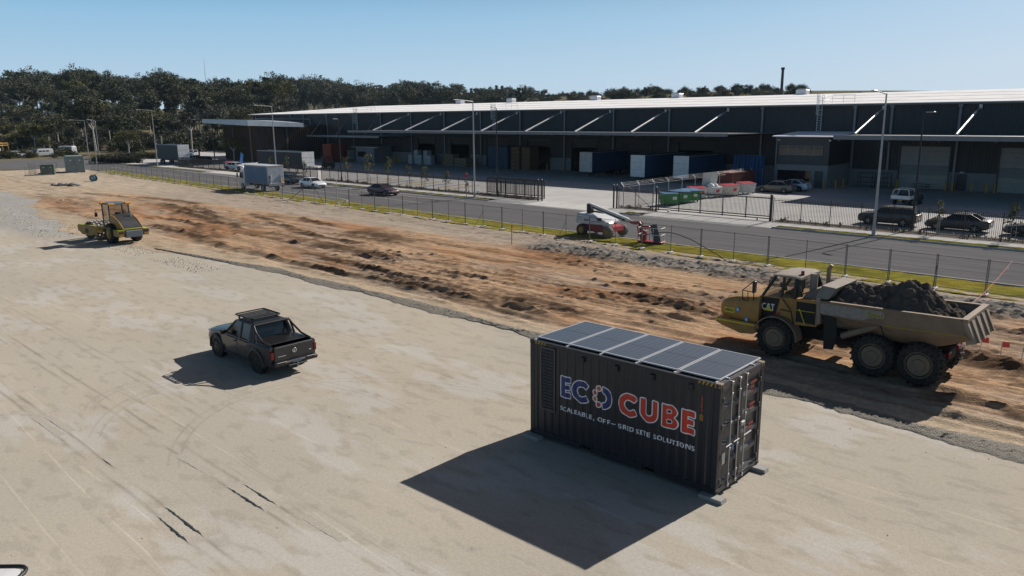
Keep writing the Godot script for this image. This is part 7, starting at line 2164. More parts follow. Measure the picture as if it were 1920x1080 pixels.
func pallet_stack(called: String, label: String, category: String, at: Vector3, turn: float, w: float, d: float, n: int, layer: float, m: Material, gap := 0.05, group := "") -> Node3D:
	var o := thing(called, label, category, at, turn, group)
	for i in n:
		var mb := MB.new()
		var j := Vector3(rng.randf_range(-0.03, 0.03), 0, rng.randf_range(-0.03, 0.03))
		mb.ab(Vector3(-w / 2, i * layer + gap, -d / 2) + j, Vector3(w / 2, (i + 1) * layer - 0.015, d / 2) + j)
		for x in [-w / 2 + 0.06, 0.0, w / 2 - 0.06]: mb.ab(Vector3(x - 0.05, i * layer, -d / 2 + 0.02) + j, Vector3(x + 0.05, i * layer + gap, d / 2 - 0.02) + j)
		part("pallet" if gap > 0.06 else "bundle", mb, m, o)
	return o

func make_yard() -> void:
	var navy := mat(lin(0.022, 0.065, 0.16), 0.55, 0, N.dust, 0.4)
	var dark := mat(lin(0.016, 0.020, 0.028), 0.55, 0, N.dust, 0.4)
	trailer("curtain_trailer", "blue trailer with rust-streaked white end in shade, leftmost at the docks", Vector3(-74.6, 0, -96.2), 0, 9.5, 3.0, 0.9, navy, mat(lin(0.5, 0.5, 0.49), 0.55, 0, N.dust, 0.35))
	trailer("curtain_trailer", "blue trailer with plain white end, middle one of three at the docks", Vector3(-63.6, 0, -94.2), 0, 11.0, 3.05, 0.75, navy, M.white)
	trailer("curtain_trailer", "blue trailer with sunlit pale roof, rightmost of three at the docks", Vector3(-57.3, 0, -95.6), 0, 10.5, 3.05, 0.75, navy, M.white)
	trailer("black_trailer", "long black trailer with white rear end behind the box truck", Vector3(-120.2, 0, -75.4), 90, 15.5, 2.75, 0.9, dark, M.white)
	trailer("dark_trailer", "dark navy trailer with a white rounded front standing among left-hand trees", Vector3(-165.5, -0.02, -73.5), 90, 10.5, 3.1, 1.1, mat(lin(0.012, 0.022, 0.035), 0.5), M.white)
	var rust := mat(lin(0.13, 0.035, 0.028), 0.7, 0, N.dust, 0.5)
	corrugated_box("red_container", "rust red shipping container standing in front of stacked blue pallets", Vector3(-47.0, 0.004, -91.6), 0, 6.0, 2.35, rust)
	corrugated_box("orange_container", "orange red container standing upright stack beside the lean-to office", Vector3(-147.5, 0.0, -99.5), 12, 5.0, 4.0, mat(lin(0.24, 0.045, 0.028), 0.7, 0, N.dust, 0.5))
	corrugated_box("blue_container", "tall blue container against the wall under the main canopy", Vector3(-101.8, 0.004, -104.6), 0, 3.0, 4.1, mat(lin(0.02, 0.07, 0.14), 0.6, 0, N.dust, 0.4))
	corrugated_box("blue_container", "second blue container under the canopy beside brown stacked timber", Vector3(-99.2, 0.004, -104.6), 0, 3.0, 4.1, mat(lin(0.022, 0.06, 0.13), 0.6, 0, N.dust, 0.4))
	var blue_p := mat(lin(0.03, 0.13, 0.32), 0.7, 0, N.dust, 0.8)
	for i in 3:
		pallet_stack("pallet_stack", ["tall stack of blue pallets, left one behind the red container", "tall stack of blue pallets, middle one behind the red container", "tall stack of blue pallets, right one behind the red container"][i], "pallets", Vector3(-49.9 + i * 1.35, 0.004, -98.5), 0, 1.2, 1.2, 27, 0.15, blue_p, 0.09, "blue pallet stacks")
	var wood := mat(lin(0.17, 0.115, 0.06), 0.8, 0, N.dust, 0.6)
	pallet_stack("timber_stack", "tall brown timber stack beside the blue containers under the canopy", "timber", Vector3(-96.2, 0.004, -104.4), 0, 2.0, 2.4, 6, 0.68, wood)
	pallet_stack("timber_stack", "tall brown timber stack right of the first, under the canopy", "timber", Vector3(-93.6, 0.004, -104.4), 0, 1.9, 2.4, 6, 0.68, wood)
	var card := mat(lin(0.24, 0.19, 0.13), 0.85, 0, N.dust, 0.6)
	pallet_stack("carton_stack", "low brown carton stack, left one beneath the main canopy", "cartons", Vector3(-114.4, 0.004, -104.2), 0, 2.6, 1.6, 4, 0.58, card)
	pallet_stack("carton_stack", "long low brown carton stack, right one beneath the main canopy", "cartons", Vector3(-110.8, 0.004, -104.0), 0, 3.4, 1.6, 3, 0.55, card)
	var wrap := mat(lin(0.42, 0.46, 0.52), 0.5, 0, N.dust, 0.8)
	for i in 5: pallet_stack("wrapped_load", ["pale wrapped load, first from the left under the canopy", "pale wrapped load, second from the left under the canopy", "pale wrapped load, third from the left under the canopy", "pale wrapped load, fourth from the left under the canopy", "pale wrapped load, fifth from the left under the canopy"][i], "pallet load", Vector3(-126.8 + i * 1.5, 0.004, -104.4 - 0.4 * (i % 2)), 0, 1.15, 1.15, 2 + (i % 2), 0.95, wrap)
	# cage and trolley beside the dock office
	var cage := thing("wire_cage", "black wire cage trolley beside the dock office's right wall", "cage", Vector3(-35.2, 0.004, -104.6))
	for k in [[-0.9, -0.5], [0.9, -0.5], [0.9, 0.5], [-0.9, 0.5]]:
		var mb := MB.new(); mb.cyl(Vector3(k[0], 0, k[1]), Vector3(k[0], 1.9, k[1]), 0.03, 0.03, 6)
		part("post", mb, M.black, cage)
	for y in [0.15, 0.7, 1.3, 1.88]:
		var mb := MB.new(); mb.tube([Vector3(-0.9, y, -0.5), Vector3(0.9, y, -0.5), Vector3(0.9, y, 0.5), Vector3(-0.9, y, 0.5), Vector3(-0.9, y, -0.5)], 0.02, 4)
		part("hoop", mb, M.black, cage)
	copy(cage, Vector3(-33.2, 0.004, -104.9), 8, "black wire cage trolley left of the first pale roller door")
	# bench in front of the first roller door
	var be := thing("picnic_bench", "dark picnic bench in front of the first pale roller door", "bench", Vector3(-28.7, 0.004, -105.0))
	for k in [[0.75, 0.0, 0.75], [0.45, 0.65, 0.28], [0.45, -0.65, 0.28]]:
		var mb := MB.new(); mb.bev(Vector3(0, k[0], k[1]), Vector3(1.9, 0.05, k[2]), 0.01)
		part("table_top" if k[0] > 0.6 else "seat", mb, M.clad2, be)
	for x in [-0.7, 0.7]:
		var mb := MB.new(); mb.tube([Vector3(x, 0, -0.7), Vector3(x, 0.74, -0.2), Vector3(x, 0.74, 0.2), Vector3(x, 0, 0.7)], 0.03, 5); mb.cyl(Vector3(x, 0.42, -0.7), Vector3(x, 0.42, 0.7), 0.025, 0.025, 5)
		part("frame", mb, M.clad2, be)
	# bins
	var green := mat(lin(0.03, 0.24, 0.04), 0.5, 0, N.dust, 0.8)
	var blue := mat(lin(0.10, 0.26, 0.46), 0.45, 0, N.dust, 0.8)
	var wht := mat(lin(0.52, 0.54, 0.53), 0.55, 0, N.dust, 0.8)
	var redl := mat(lin(0.50, 0.035, 0.06), 0.45, 0, N.dust, 0.8)
	var names := ["nearest to the gate", "middle of the three green bins", "farthest of the three green bins"]
	for i in 3: skip_bin("green_bin", "green skip bin with a blue lid, " + names[i], Vector3(-44.0, 0.004, -71.3 - i * 2.15), 55, green, blue, M.white, 0.0, "green bins by the gate")
	skip_bin("white_bin", "white skip bin with a faded red lid, behind the green bins", Vector3(-44.9, 0.004, -78.6), 60, wht, redl, redl)
	var wb := skip_bin("white_bin", "white skip bin heaped with white bags, lid open", Vector3(-44.4, 0.004, -81.2), 60, wht, wht, redl, -1.5)
	skip_bin("white_bin", "cream skip bin with a red lid and red logo", Vector3(-43.6, 0.004, -83.8), 60, mat(lin(0.55, 0.5, 0.42), 0.55, 0, N.dust, 0.8), redl, redl)
	skip_bin("white_bin", "clean white skip bin with a red lid, nearest to the dock office", Vector3(-43.4, 0.004, -87.6), 62, wht, redl, wht)
	var bag := MB.new()
	for k in [[-0.3, 0.1, 0.42], [0.35, 0.0, 0.36], [0.0, -0.3, 0.3]]:
		var rs := []
		for j in 7:
			var ph := PI * j / 6.0
			var q := []
			for a in 10: q.append(Vector3(k[0] + cos(-TAU * a / 10) * sin(ph) * k[2] * (1 + 0.15 * sin(a * 2.7 + j)), 1.35 - cos(ph) * k[2] * 0.75, k[1] + sin(-TAU * a / 10) * sin(ph) * k[2] * (1 + 0.12 * cos(a * 1.9 + j))))
			rs.append(q)
		bag.loft(rs, true, false)
	var bags := part("rubbish_bags", bag.smooth(50), M.white)
	tag(bags, "white rubbish bags piled in the open white bin", "bags"); bags.position = wb.position; bags.rotation = wb.rotation
	bags.set_meta("kind", "stuff")
	# small bits at the left yard
	var sk := skip_bin("red_lid_bin", "grey bin with red lid behind the left fence", Vector3(-144.5, -0.02, -73.0), 80, wht, redl, wht)
	var pl := MB.new(); pl.t = Transform3D(Basis(Vector3.BACK, -0.35), Vector3()); pl.bev(Vector3(0, 1.1, 0), Vector3(1.0, 2.2, 0.06), 0.02)
	tag(part("blue_board", pl, mat(lin(0.06, 0.25, 0.6), 0.5)), "bright blue leaning panel above the left fence", "panel")
	get_child(get_child_count() - 1).position = Vector3(-143.0, 0.9, -74.6)
	# black machine behind the trailer
	var fk := thing("forklift", "black forklift standing behind the white end of the black trailer", "forklift", Vector3(-128.0, 0.0, -84.5), 30)
	var mb := MB.new(); mb.bev(Vector3(0.2, 0.8, 0), Vector3(2.2, 0.9, 1.2), 0.12)
	part("body", mb, M.black, fk)
	mb = MB.new(); mb.bev(Vector3(1.1, 0.95, 0), Vector3(0.5, 0.9, 1.1), 0.15)
	part("counterweight", mb, M.clad2, fk)
	for z in [-0.5, 0.5]:
		mb = MB.new(); mb.tube([Vector3(-0.6, 1.2, z), Vector3(-0.5, 2.2, z), Vector3(0.7, 2.2, z), Vector3(0.9, 1.3, z)], 0.05, 6)
		part("overhead_guard", mb, M.black, fk)
		mb = MB.new(); mb.bev(Vector3(-1.0, 1.2, z * 0.7), Vector3(0.14, 2.3, 0.12), 0.02)
		part("mast", mb, M.clad2, fk)
		mb = MB.new(); mb.bev(Vector3(-1.6, 0.12, z * 0.7), Vector3(1.1, 0.06, 0.14), 0.01)
		part("fork", mb, M.steel, fk)
		for x in [-0.7, 0.8]: wheel(fk, Vector3(x, 0.34, z), 0.34, 0.24, M.steel, 1.0 if z > 0 else -1.0, 0)

# ---------------------------------------------------------------- street furniture
func street_light(label: String, at: Vector3, h: float, dark := false, arm := 2.4, turn := 0.0) -> Node3D:
	var m: Material = M.black if dark else M.galv
	var o := thing("yard_light" if dark else "street_light", label, "lamp post", at, turn)
	var mb := MB.new(); mb.cyl(Vector3(0, 0, 0), Vector3(0, h, 0), 0.115 if not dark else 0.10, 0.055, 10)
	part("pole", mb, m, o)
	mb = MB.new(); mb.bev(Vector3(0, 0.03, 0), Vector3(0.4, 0.06, 0.4), 0.01); mb.cyl(Vector3(0, 0.05, 0), Vector3(0, 0.5, 0), 0.15, 0.14, 10)
	part("base_plate", mb, m, o)
	mb = MB.new(); mb.cyl(Vector3(0, h - 0.05, 0), Vector3(0, h + 0.12, arm), 0.05, 0.035, 8)
	part("arm", mb, m, o)
	mb = MB.new(); mb.bev(Vector3(0, h + 0.13, arm + 0.3), Vector3(0.26, 0.09, 0.7), 0.03)
	var l := part("luminaire", mb, M.galv_white if not dark else M.galv, o)
	mb = MB.new(); mb.quad(Vector3(-0.09, h + 0.08, arm + 0.05), Vector3(-0.09, h + 0.08, arm + 0.55), Vector3(0.09, h + 0.08, arm + 0.55), Vector3(0.09, h + 0.08, arm + 0.05))
	part("diffuser", mb, M.clear_lamp, l)
	return o

func make_street() -> void:
	street_light("tall grey street light in front of the parked dark wagon", Vector3(-20.36, 0, -63.2), 10.85)
	street_light("tall grey street light beside the open sliding gate", Vector3(-66.3, 0, -64.0), 11.2)
	street_light("tall grey street light rising behind the box truck", Vector3(-114.2, 0, -65.6), 11.4)
	street_light("tall grey street light in front of the dark trailer at left", Vector3(-164.8, 0, -67.4), 11.4)
	street_light("left of the paired grey street lights by the big grey kiosk", Vector3(-189.2, -0.1, -62.4), 9.6)
	street_light("right of the paired grey street lights by the big grey kiosk", Vector3(-186.5, -0.1, -63.0), 9.6, false, 0.4)
	street_light("thin grey street light furthest left, beside the tree line", Vector3(-221.0, -0.1, -75.5), 9.6, false, 0.6)
	street_light("black yard light rising behind the parked dark wagon", Vector3(-18.9, 0, -67.8), 9.3, true, 0.3, 70)
	street_light("black yard light behind the open sliding gate", Vector3(-66.6, 0, -68.2), 10.4, true, 0.3)
	street_light("black yard light between saplings behind the cars", Vector3(-100.8, 0, -68.9), 9.2, true, 0.3)
	street_light("black yard light, left of the two at the front office", Vector3(-181.0, 0, -84.0), 9.4, true, 0.3)
	street_light("black yard light, right of the two at the front office", Vector3(-172.0, 0, -80.0), 9.4, true, 0.3)
	# red sign by the gate
	var s := thing("street_sign", "small red street sign on a thin pole beside the middle street light", "sign", Vector3(-67.2, 0, -63.5))
	var mb := MB.new(); mb.cyl(Vector3(0, 0, 0), Vector3(0, 3.0, 0), 0.035, 0.035, 8)
	part("pole", mb, M.galv, s)
	mb = MB.new(); mb.cyl(Vector3(0, 2.65, 0.04), Vector3(0, 2.65, 0.06), 0.32, 0.32, 16)
	part("sign_face", mb, mat(lin(0.35, 0.03, 0.04), 0.5), s)
	# white post beside the verge
	s = thing("marker_post", "thin white post standing in the grass near the lane's end", "post", Vector3(-74.5, 0, -50.2))
	mb = MB.new(); mb.cyl(Vector3(0, 0, 0), Vector3(0, 2.8, 0), 0.035, 0.03, 8)
	part("pole", mb, M.galv_white, s)
	mb = MB.new(); mb.bev(Vector3(0, 0.02, 0), Vector3(0.3, 0.04, 0.3), 0.01)
	part("base_plate", mb, M.galv_white, s)
	# electrical kiosks
	var gk := mat(lin(0.075, 0.115, 0.085), 0.6, 0, N.dust, 0.4)
	var bk := mat(lin(0.20, 0.25, 0.25), 0.55, 0, N.dust, 0.3)
	for k in [["small green electrical kiosk inside the left fence corner", Vector3(-157.4, 0, -44.8), Vector3(3.0, 1.65, 2.2), gk, -20], ["large grey-green electrical kiosk behind the left fence corner", Vector3(-160.2, 0, -50.2), Vector3(5.2, 2.9, 3.0), bk, -14]]:
		var o := thing("electrical_kiosk", k[0], "kiosk", k[1], k[4])
		var z: Vector3 = k[2]
		mb = MB.new(); mb.bev(Vector3(0, z.y / 2, 0), z, 0.04)
		part("cabinet", mb, k[3], o)
		mb = MB.new(); mb.hexa([Vector3(-z.x / 2 - 0.06, z.y, z.z / 2 + 0.06), Vector3(z.x / 2 + 0.06, z.y, z.z / 2 + 0.06), Vector3(z.x / 2 + 0.06, z.y, -z.z / 2 - 0.06), Vector3(-z.x / 2 - 0.06, z.y, -z.z / 2 - 0.06), Vector3(-z.x / 2, z.y + 0.14, z.z / 2 - 0.1), Vector3(z.x / 2, z.y + 0.14, z.z / 2 - 0.1), Vector3(z.x / 2, z.y + 0.14, -z.z / 2 + 0.1), Vector3(-z.x / 2, z.y + 0.14, -z.z / 2 + 0.1)])
		part("lid", mb, k[3], o)
		for i in 2:
			mb = MB.new(); mb.bev(Vector3(z.x / 2 + 0.01, z.y * 0.5, -z.z / 4 + i * z.z / 2), Vector3(0.04, z.y * 0.86, z.z * 0.46), 0.01)
			var d := part("door", mb, k[3], o)
			mb = MB.new(); mb.bev(Vector3(z.x / 2 + 0.04, z.y * 0.55, -z.z / 4 + i * z.z / 2 + 0.3), Vector3(0.03, 0.14, 0.05), 0.008)
			part("handle", mb, M.steel, d)
			mb = MB.new(); mb.ab(Vector3(z.x / 2 + 0.031, z.y * 0.75, -z.z / 4 + i * z.z / 2 - 0.1), Vector3(z.x / 2 + 0.036, z.y * 0.82, -z.z / 4 + i * z.z / 2 + 0.1))
			part("notice", mb, M.white, d)
	# cable reel
	s = thing("cable_reel", "blue cable reel lying on edge in the dirt by the kiosks", "reel", Vector3(-132.5, 0, -44.0), 35)
	for z in [-0.3, 0.3]:
		mb = MB.new(); mb.cyl(Vector3(0, 0.5, z - 0.03), Vector3(0, 0.5, z + 0.03), 0.5, 0.5, 20)
		var fl := part("flange", mb, mat(lin(0.07, 0.16, 0.20), 0.6), s)
		mb = MB.new(); mb.cyl(Vector3(0, 0.5, z - 0.04), Vector3(0, 0.5, z + 0.04), 0.2, 0.2, 12)
		part("hub", mb, mat(lin(0.25, 0.4, 0.5), 0.6), fl)
	mb = MB.new(); mb.cyl(Vector3(0, 0.5, -0.27), Vector3(0, 0.5, 0.27), 0.32, 0.32, 16)
	part("cable_drum", mb, M.rubber, s)
	# boulders
	for k in [[-128.6, -37.2, 0.55], [-127.6, -37.9, 0.7], [-126.7, -38.4, 0.6], [-125.9, -39.0, 0.75], [-127.2, -38.9, 0.5], [-124.9, -39.3, 0.5], [-103.5, -30.5, 0.25]]:
		mb = MB.new()
		var rs := []
		for j in 6:
			var ph := PI * j / 5.0
			var q := []
			for a in 9: q.append(Vector3(cos(-TAU * a / 9) * sin(ph) * (1 + 0.25 * rng.randf()), 0.3 - cos(ph) * 0.45, sin(-TAU * a / 9) * sin(ph) * (0.8 + 0.25 * rng.randf())) * k[2])
			rs.append(q)
		mb.loft(rs, true, false)
		tag(part("boulder", mb.smooth(30), M.boulder if M.has("boulder") else mat(lin(0.30, 0.28, 0.26), 0.9, 0, N.dust, 1.0)), "grey boulder in the small heap left of the cable reel" if k[2] > 0.3 else "single small grey rock beyond the roller", "rock", "boulders heaped on the site" if k[2] > 0.3 else "")
		get_child(get_child_count() - 1).position = Vector3(k[0], -0.05, k[1])
	# survey stakes
	var orange := mat(lin(0.6, 0.12, 0.03), 0.6)
	s = thing("survey_stake", "orange-topped survey stake standing below the site fence", "stake", Vector3(-39.0, 0, -41.4))
	mb = MB.new(); mb.bev(Vector3(0, 0.75, 0), Vector3(0.05, 1.5, 0.05), 0.008)
	part("stake", mb, orange, s)
	mb = MB.new(); mb.bev(Vector3(0.06, 1.35, 0), Vector3(0.1, 0.14, 0.01), 0.003)
	part("flag", mb, orange, s)
	var pink := mat(lin(0.8, 0.10, 0.08), 0.6)
	for i in 3:
		var o := thing("flagged_peg", "orange flagged peg by the mud bank, %s behind the truck" % ["first", "second", "third"][i], "peg", Vector3(-6.6 + i * 0.75, 0.0, -34.5 + 0.25 * i), 20 * i, "flagged pegs behind the truck")
		mb = MB.new(); mb.cyl(Vector3(0, 0, 0), Vector3(0, 0.55, 0), 0.015, 0.015, 6)
		part("peg", mb, M.galv_white, o)
		mb = MB.new(); mb.quad(Vector3(0, 0.32, 0), Vector3(0.26, 0.34, 0.04), Vector3(0.25, 0.55, 0.02), Vector3(0, 0.55, 0))
		part("flag", mb, pink, o)
	# pink bunting from the fence down towards the truck
	s = thing("flag_line", "pink flag line sloping down from the site fence behind the truck", "bunting", Vector3())
	var a := Vector3(-7.75, 2.0, -45.2)
	var b := Vector3(-8.3, 0.5, -37.0)
	var pts := []
	for i in 13: pts.append(a.lerp(b, i / 12.0) - Vector3(0, 0.25 * sin(PI * i / 12.0), 0))
	mb = MB.new(); mb.tube(pts, 0.012, 4)
	part("cord", mb, pink, s)
	for i in range(1, 12):
		mb = MB.new(); mb.tri(pts[i] + Vector3(0, 0, -0.08), pts[i] + Vector3(0.03, -0.2, 0), pts[i] + Vector3(0, 0, 0.08))
		part("flag", mb, pink if i % 2 == 0 else M.white, s)
	# chimney beyond the roof, mast on the hill
	s = thing("chimney", "thin dark chimney stack rising beyond the warehouse roof", "chimney", Vector3(-136.0, 0, -300.0))
	mb = MB.new(); mb.cyl(Vector3(0, 0, 0), Vector3(0, 27.2, 0), 0.65, 0.5, 12)
	part("stack", mb, mat(lin(0.06, 0.065, 0.08), 0.7), s)
	mb = MB.new(); mb.cyl(Vector3(0, 26.6, 0), Vector3(0, 27.4, 0), 0.72, 0.72, 12)
	part("cap", mb, M.black, s)
	s = thing("radio_mast", "hair-thin radio mast standing on the wooded hill at left", "mast", Vector3(-829.0, 12.0, -400.0))
	mb = MB.new()
	for i in 3: mb.cyl(Vector3(cos(i * TAU / 3) * 0.5, 0, sin(i * TAU / 3) * 0.5), Vector3(0, 62, 0), 0.13, 0.1, 4)
	for i in 20: mb.cyl(Vector3(0.4, i * 3.0, 0.0), Vector3(-0.25, i * 3.0 + 1.5, 0.35), 0.06, 0.06, 4)
	part("lattice", mb, mat(lin(0.35, 0.37, 0.4), 0.6), s)
	s = thing("hill_house", "small pale house with brown roof among the trees on the hill", "house", Vector3(-786.0, 28.0, -508.0), 40)
	mb = MB.new(); mb.ab(Vector3(-7, 0, -5), Vector3(7, 4.5, 5))
	part("wall", mb, mat(lin(0.55, 0.5, 0.42), 0.8), s)
	mb = MB.new(); mb.hexa([Vector3(-8, 4.5, 6), Vector3(8, 4.5, 6), Vector3(8, 4.5, -6), Vector3(-8, 4.5, -6), Vector3(-4, 7.5, 0.2), Vector3(4, 7.5, 0.2), Vector3(4, 7.5, -0.2), Vector3(-4, 7.5, -0.2)])
	part("roof", mb, mat(lin(0.25, 0.13, 0.08), 0.8), s)
	for x in [-4.0, 0.0, 4.0]:
		mb = MB.new(); mb.ab(Vector3(x - 0.9, 1.4, 4.98), Vector3(x + 0.9, 3.2, 5.05))
		part("window", mb, M.dark_glass, s)
	far_left()

func van(called: String, label: String, at: Vector3, turn: float, L: float, H: float, m: Material) -> Node3D:
	var o := thing(called, label, "van", at, turn)
	var mb := MB.new()
	var h := L / 2
	mb.loft([ring(-h, [0.45, 0.8, 0.75, 0.65, 0.85]), ring(-h + 0.15, [0.35, 1.05, 0.9, 0.8, 1.1]), ring(-h + 0.9, [0.35, 1.3, 0.95, 0.8, 1.35]), ring(-h + 1.5, [0.35, H - 0.15, 0.95, 0.72, H - 0.05]), ring(0, [0.35, H - 0.1, 0.95, 0.75, H]), ring(h - 0.1, [0.38, H - 0.12, 0.94, 0.74, H - 0.02]), ring(h, [0.5, H - 0.3, 0.9, 0.7, H - 0.2])])
	part("body", mb.smooth(40), m, o)
	for s in [-1, 1]:
		for j in 3:
			mb = MB.new(); mb.bev(Vector3(-h + 2.0 + j * (L - 2.6) / 3.0, H * 0.68, s * 0.90), Vector3((L - 3.0) / 3.2, 0.5, 0.08), 0.02)
			part("window", mb, M.dark_glass, o)
		for x in [-h + 0.95, h - 1.0]: wheel(o, Vector3(x, 0.35, s * 0.85), 0.35, 0.22, M.steel, s)
	mb = MB.new(); mb.quad(Vector3(-h + 0.88, 1.36, 0.72), Vector3(-h + 0.88, 1.36, -0.72), Vector3(-h + 1.42, H - 0.18, -0.66), Vector3(-h + 1.42, H - 0.18, 0.66))
	part("windscreen", mb, M.dark_glass, o)
	return o

func far_left() -> void:
	# vehicles parked along the tree line at the far left, half hidden by planting
	var dull := mat(lin(0.42, 0.45, 0.48), 0.45)
	van("parked_van", "pale grey minibus parked below the trees right of the far row", Vector3(-250.0, -0.12, -76.5), 25, 6.5, 2.5, dull)
	van("parked_van", "white van at the left end of the far row", Vector3(-251.5, -0.12, -58.0), 118, 5.6, 2.3, M.white)
	van("parked_van", "dark-windowed grey van at the right end of the far row", Vector3(-240.5, -0.12, -67.5), 100, 5.4, 2.2, dull)
	car("suv", "far_white_wagon", "white wagon in the middle of the far left row", Vector3(-245.5, -0.12, -61.5), 118, car_paint(lin(0.6, 0.62, 0.64)))
	car("suv", "far_silver_wagon", "silver wagon right of the white one in the far left row", Vector3(-243.0, -0.12, -64.6), 110, car_paint(lin(0.35, 0.37, 0.4)))
	var r := thing("orange_rack", "orange rail frame above the vehicles at the left edge", "rack", Vector3(-255.5, -0.12, -60.5), 118)
	for y in [3.0, 3.6]:
		var mb := MB.new(); mb.tube([Vector3(-3, y, -1), Vector3(3, y, -1), Vector3(3, y, 1), Vector3(-3, y, 1), Vector3(-3, y, -1)], 0.08, 5)
		part("hoop", mb, mat(lin(0.6, 0.33, 0.03), 0.6), r)
	for x in [-3, 0, 3]:
		for z in [-1, 1]:
			var mb := MB.new(); mb.cyl(Vector3(x, 0, z), Vector3(x, 3.6, z), 0.07, 0.07, 5)
			part("leg", mb, mat(lin(0.6, 0.33, 0.03), 0.6), r)

# ---------------------------------------------------------------- fences
func make_fences() -> void:
	# temporary site fence: panels of welded mesh standing in feet
	var fm := mat(lin(0.16, 0.165, 0.17), 0.5, 0.6)
	var foot_m := mat(lin(0.62, 0.60, 0.55), 0.8, 0, N.dust, 1.0)
	var W := 2.42
	var post := MB.new().cyl(Vector3(0, 0.05, 0), Vector3(0, 1.95, 0), 0.024, 0.024, 6).mesh(fm)
	var rail := MB.new().cyl(Vector3(0, 1.86, 0), Vector3(W, 1.86, 0), 0.017, 0.017, 6).mesh(fm)
	var low := MB.new().cyl(Vector3(0, 0.17, 0), Vector3(W, 0.17, 0), 0.017, 0.017, 6).mesh(fm)
	var wires := MB.new()
	for i in range(1, 33): wires.cyl(Vector3(i * W / 33.0, 0.17, 0), Vector3(i * W / 33.0, 1.86, 0), 0.0022, 0.0022, 3, false)
	for i in range(1, 12): wires.cyl(Vector3(0, 0.17 + i * 0.141, 0), Vector3(W, 0.17 + i * 0.141, 0), 0.0022, 0.0022, 3, false)
	var wm := wires.mesh(fm)
	var fb := MB.new(); fb.bev(Vector3(0, 0.06, 0), Vector3(0.22, 0.12, 0.62), 0.03)
	var fmesh := fb.mesh(foot_m)
	var x := 13.0
	var n := 0
	while x > -160.0:
		var x0 := x - 2.42
		var p := Vector3(x, 0, on(FENCE, x))
		for it in 2: x0 = x - W * W / Vector2(W, on(FENCE, x0) - p.z).length()
		var q := Vector3(x0, 0, on(FENCE, x0))
		var o := thing("site_fence_panel", "mesh panel of the temporary fence between the earthworks and the road verge", "fence", q, rad_to_deg(atan2(-(p.z - q.z), p.x - q.x)), "temporary fence panels along the verge")
		place("post", post, o, Vector3(0.02, 0, 0)); place("top_rail", rail, o); place("bottom_rail", low, o)
		place("mesh_infill", wm, o).set_meta("kind", "stuff")
		if n % 2 == 0 or n < 12: place("post", post, o, Vector3(W - 0.05, 0, 0))
		var f := place("fence_foot", fmesh, null, q + Vector3(0, -0.01, 0), 5.0 - 10.0 * rng.randf())
		tag(f, "pale concrete foot holding up the temporary fence by the verge", "fence foot", "concrete feet of the temporary fence")
		if n in [9, 20, 24, 33]:
			var br := MB.new(); br.cyl(Vector3(0, 1.3, 0), Vector3(0.2, 0.05, 1.3), 0.02, 0.02, 6); br.cyl(Vector3(0.2, 0.05, 1.3), Vector3(0.05, 0.05, 0), 0.02, 0.02, 6)
			part("brace", br, fm, o)
		x = x0
		n += 1
	# extra panels round the kiosks
	for k in [[-161.5, -45.0, 78], [-161.0, -42.6, 12], [-158.6, -42.2, 6], [-156.2, -42.6, -60], [-155.0, -44.7, -75]]:
		var o := thing("site_fence_panel", "mesh fence panel standing round the electrical kiosks", "fence", Vector3(k[0], 0, k[1]), k[2], "fence panels round the kiosks")
		place("post", post, o); place("post", post, o, Vector3(W, 0, 0)); place("top_rail", rail, o); place("bottom_rail", low, o); place("mesh_infill", wm, o).set_meta("kind", "stuff")
	# black hoses hanging in and trailing from the fence
	for k in [["black hose looped over the fence left of the lane end", [Vector3(-82.0, 0.05, -46.6), Vector3(-81.2, 0.1, -48.0), Vector3(-80.0, 1.2, -49.0), Vector3(-78.4, 1.7, -49.1), Vector3(-76.6, 1.2, -48.9), Vector3(-75.0, 0.15, -48.6)]], ["black hose arching over the fence right of the boom lift", [Vector3(-30.5, 1.0, -46.3), Vector3(-28.6, 1.35, -46.4), Vector3(-26.5, 1.0, -46.2), Vector3(-24.5, 0.3, -45.9), Vector3(-23.6, 0.05, -45.4)]], ["black cable trailing from the big kiosk to the cable reel", [Vector3(-150.0, 0.1, -50.6), Vector3(-146.0, 0.06, -48.0), Vector3(-140.0, 0.06, -46.0), Vector3(-133.5, 0.06, -44.6)]]]:
		var c := Curve3D.new()
		for i in k[1].size():
			var tg: Vector3 = (k[1][mini(i + 1, k[1].size() - 1)] - k[1][maxi(i - 1, 0)]) / 6.0
			c.add_point(k[1][i], -tg, tg)
		var mb := MB.new(); mb.tube(Array(c.tessellate(3, 5)), 0.03, 6)
		tag(part("hose", mb, M.rubber), k[0], "hose")
	# black tubular fences along the footpath
	black_fence("black tubular fence behind the saplings, left of the open gate", -104.0, -58.9, 3.1, 2.0)
	black_fence("short black tubular fence between the two driveways", -46.5, -42.3, 3.0, 2.1)
	black_fence("black tubular fence in front of the parked dark cars", -29.7, 13.0, 3.0, 2.15)
	black_fence("black tubular fence in front of the black trailer", -122.0, -106.0, 3.6, 2.0)
	black_fence("black tubular fence left of the far driveway", -160.0, -139.0, 3.6, 2.0)
	sliding_gate("black sliding gate drawn back behind the left fence", -67.0, -57.8, -66.9, 2.2, 6)
	sliding_gate("black sliding gate closed across the bin yard's driveway", -41.9, -30.2, -65.9, 2.1, 5)
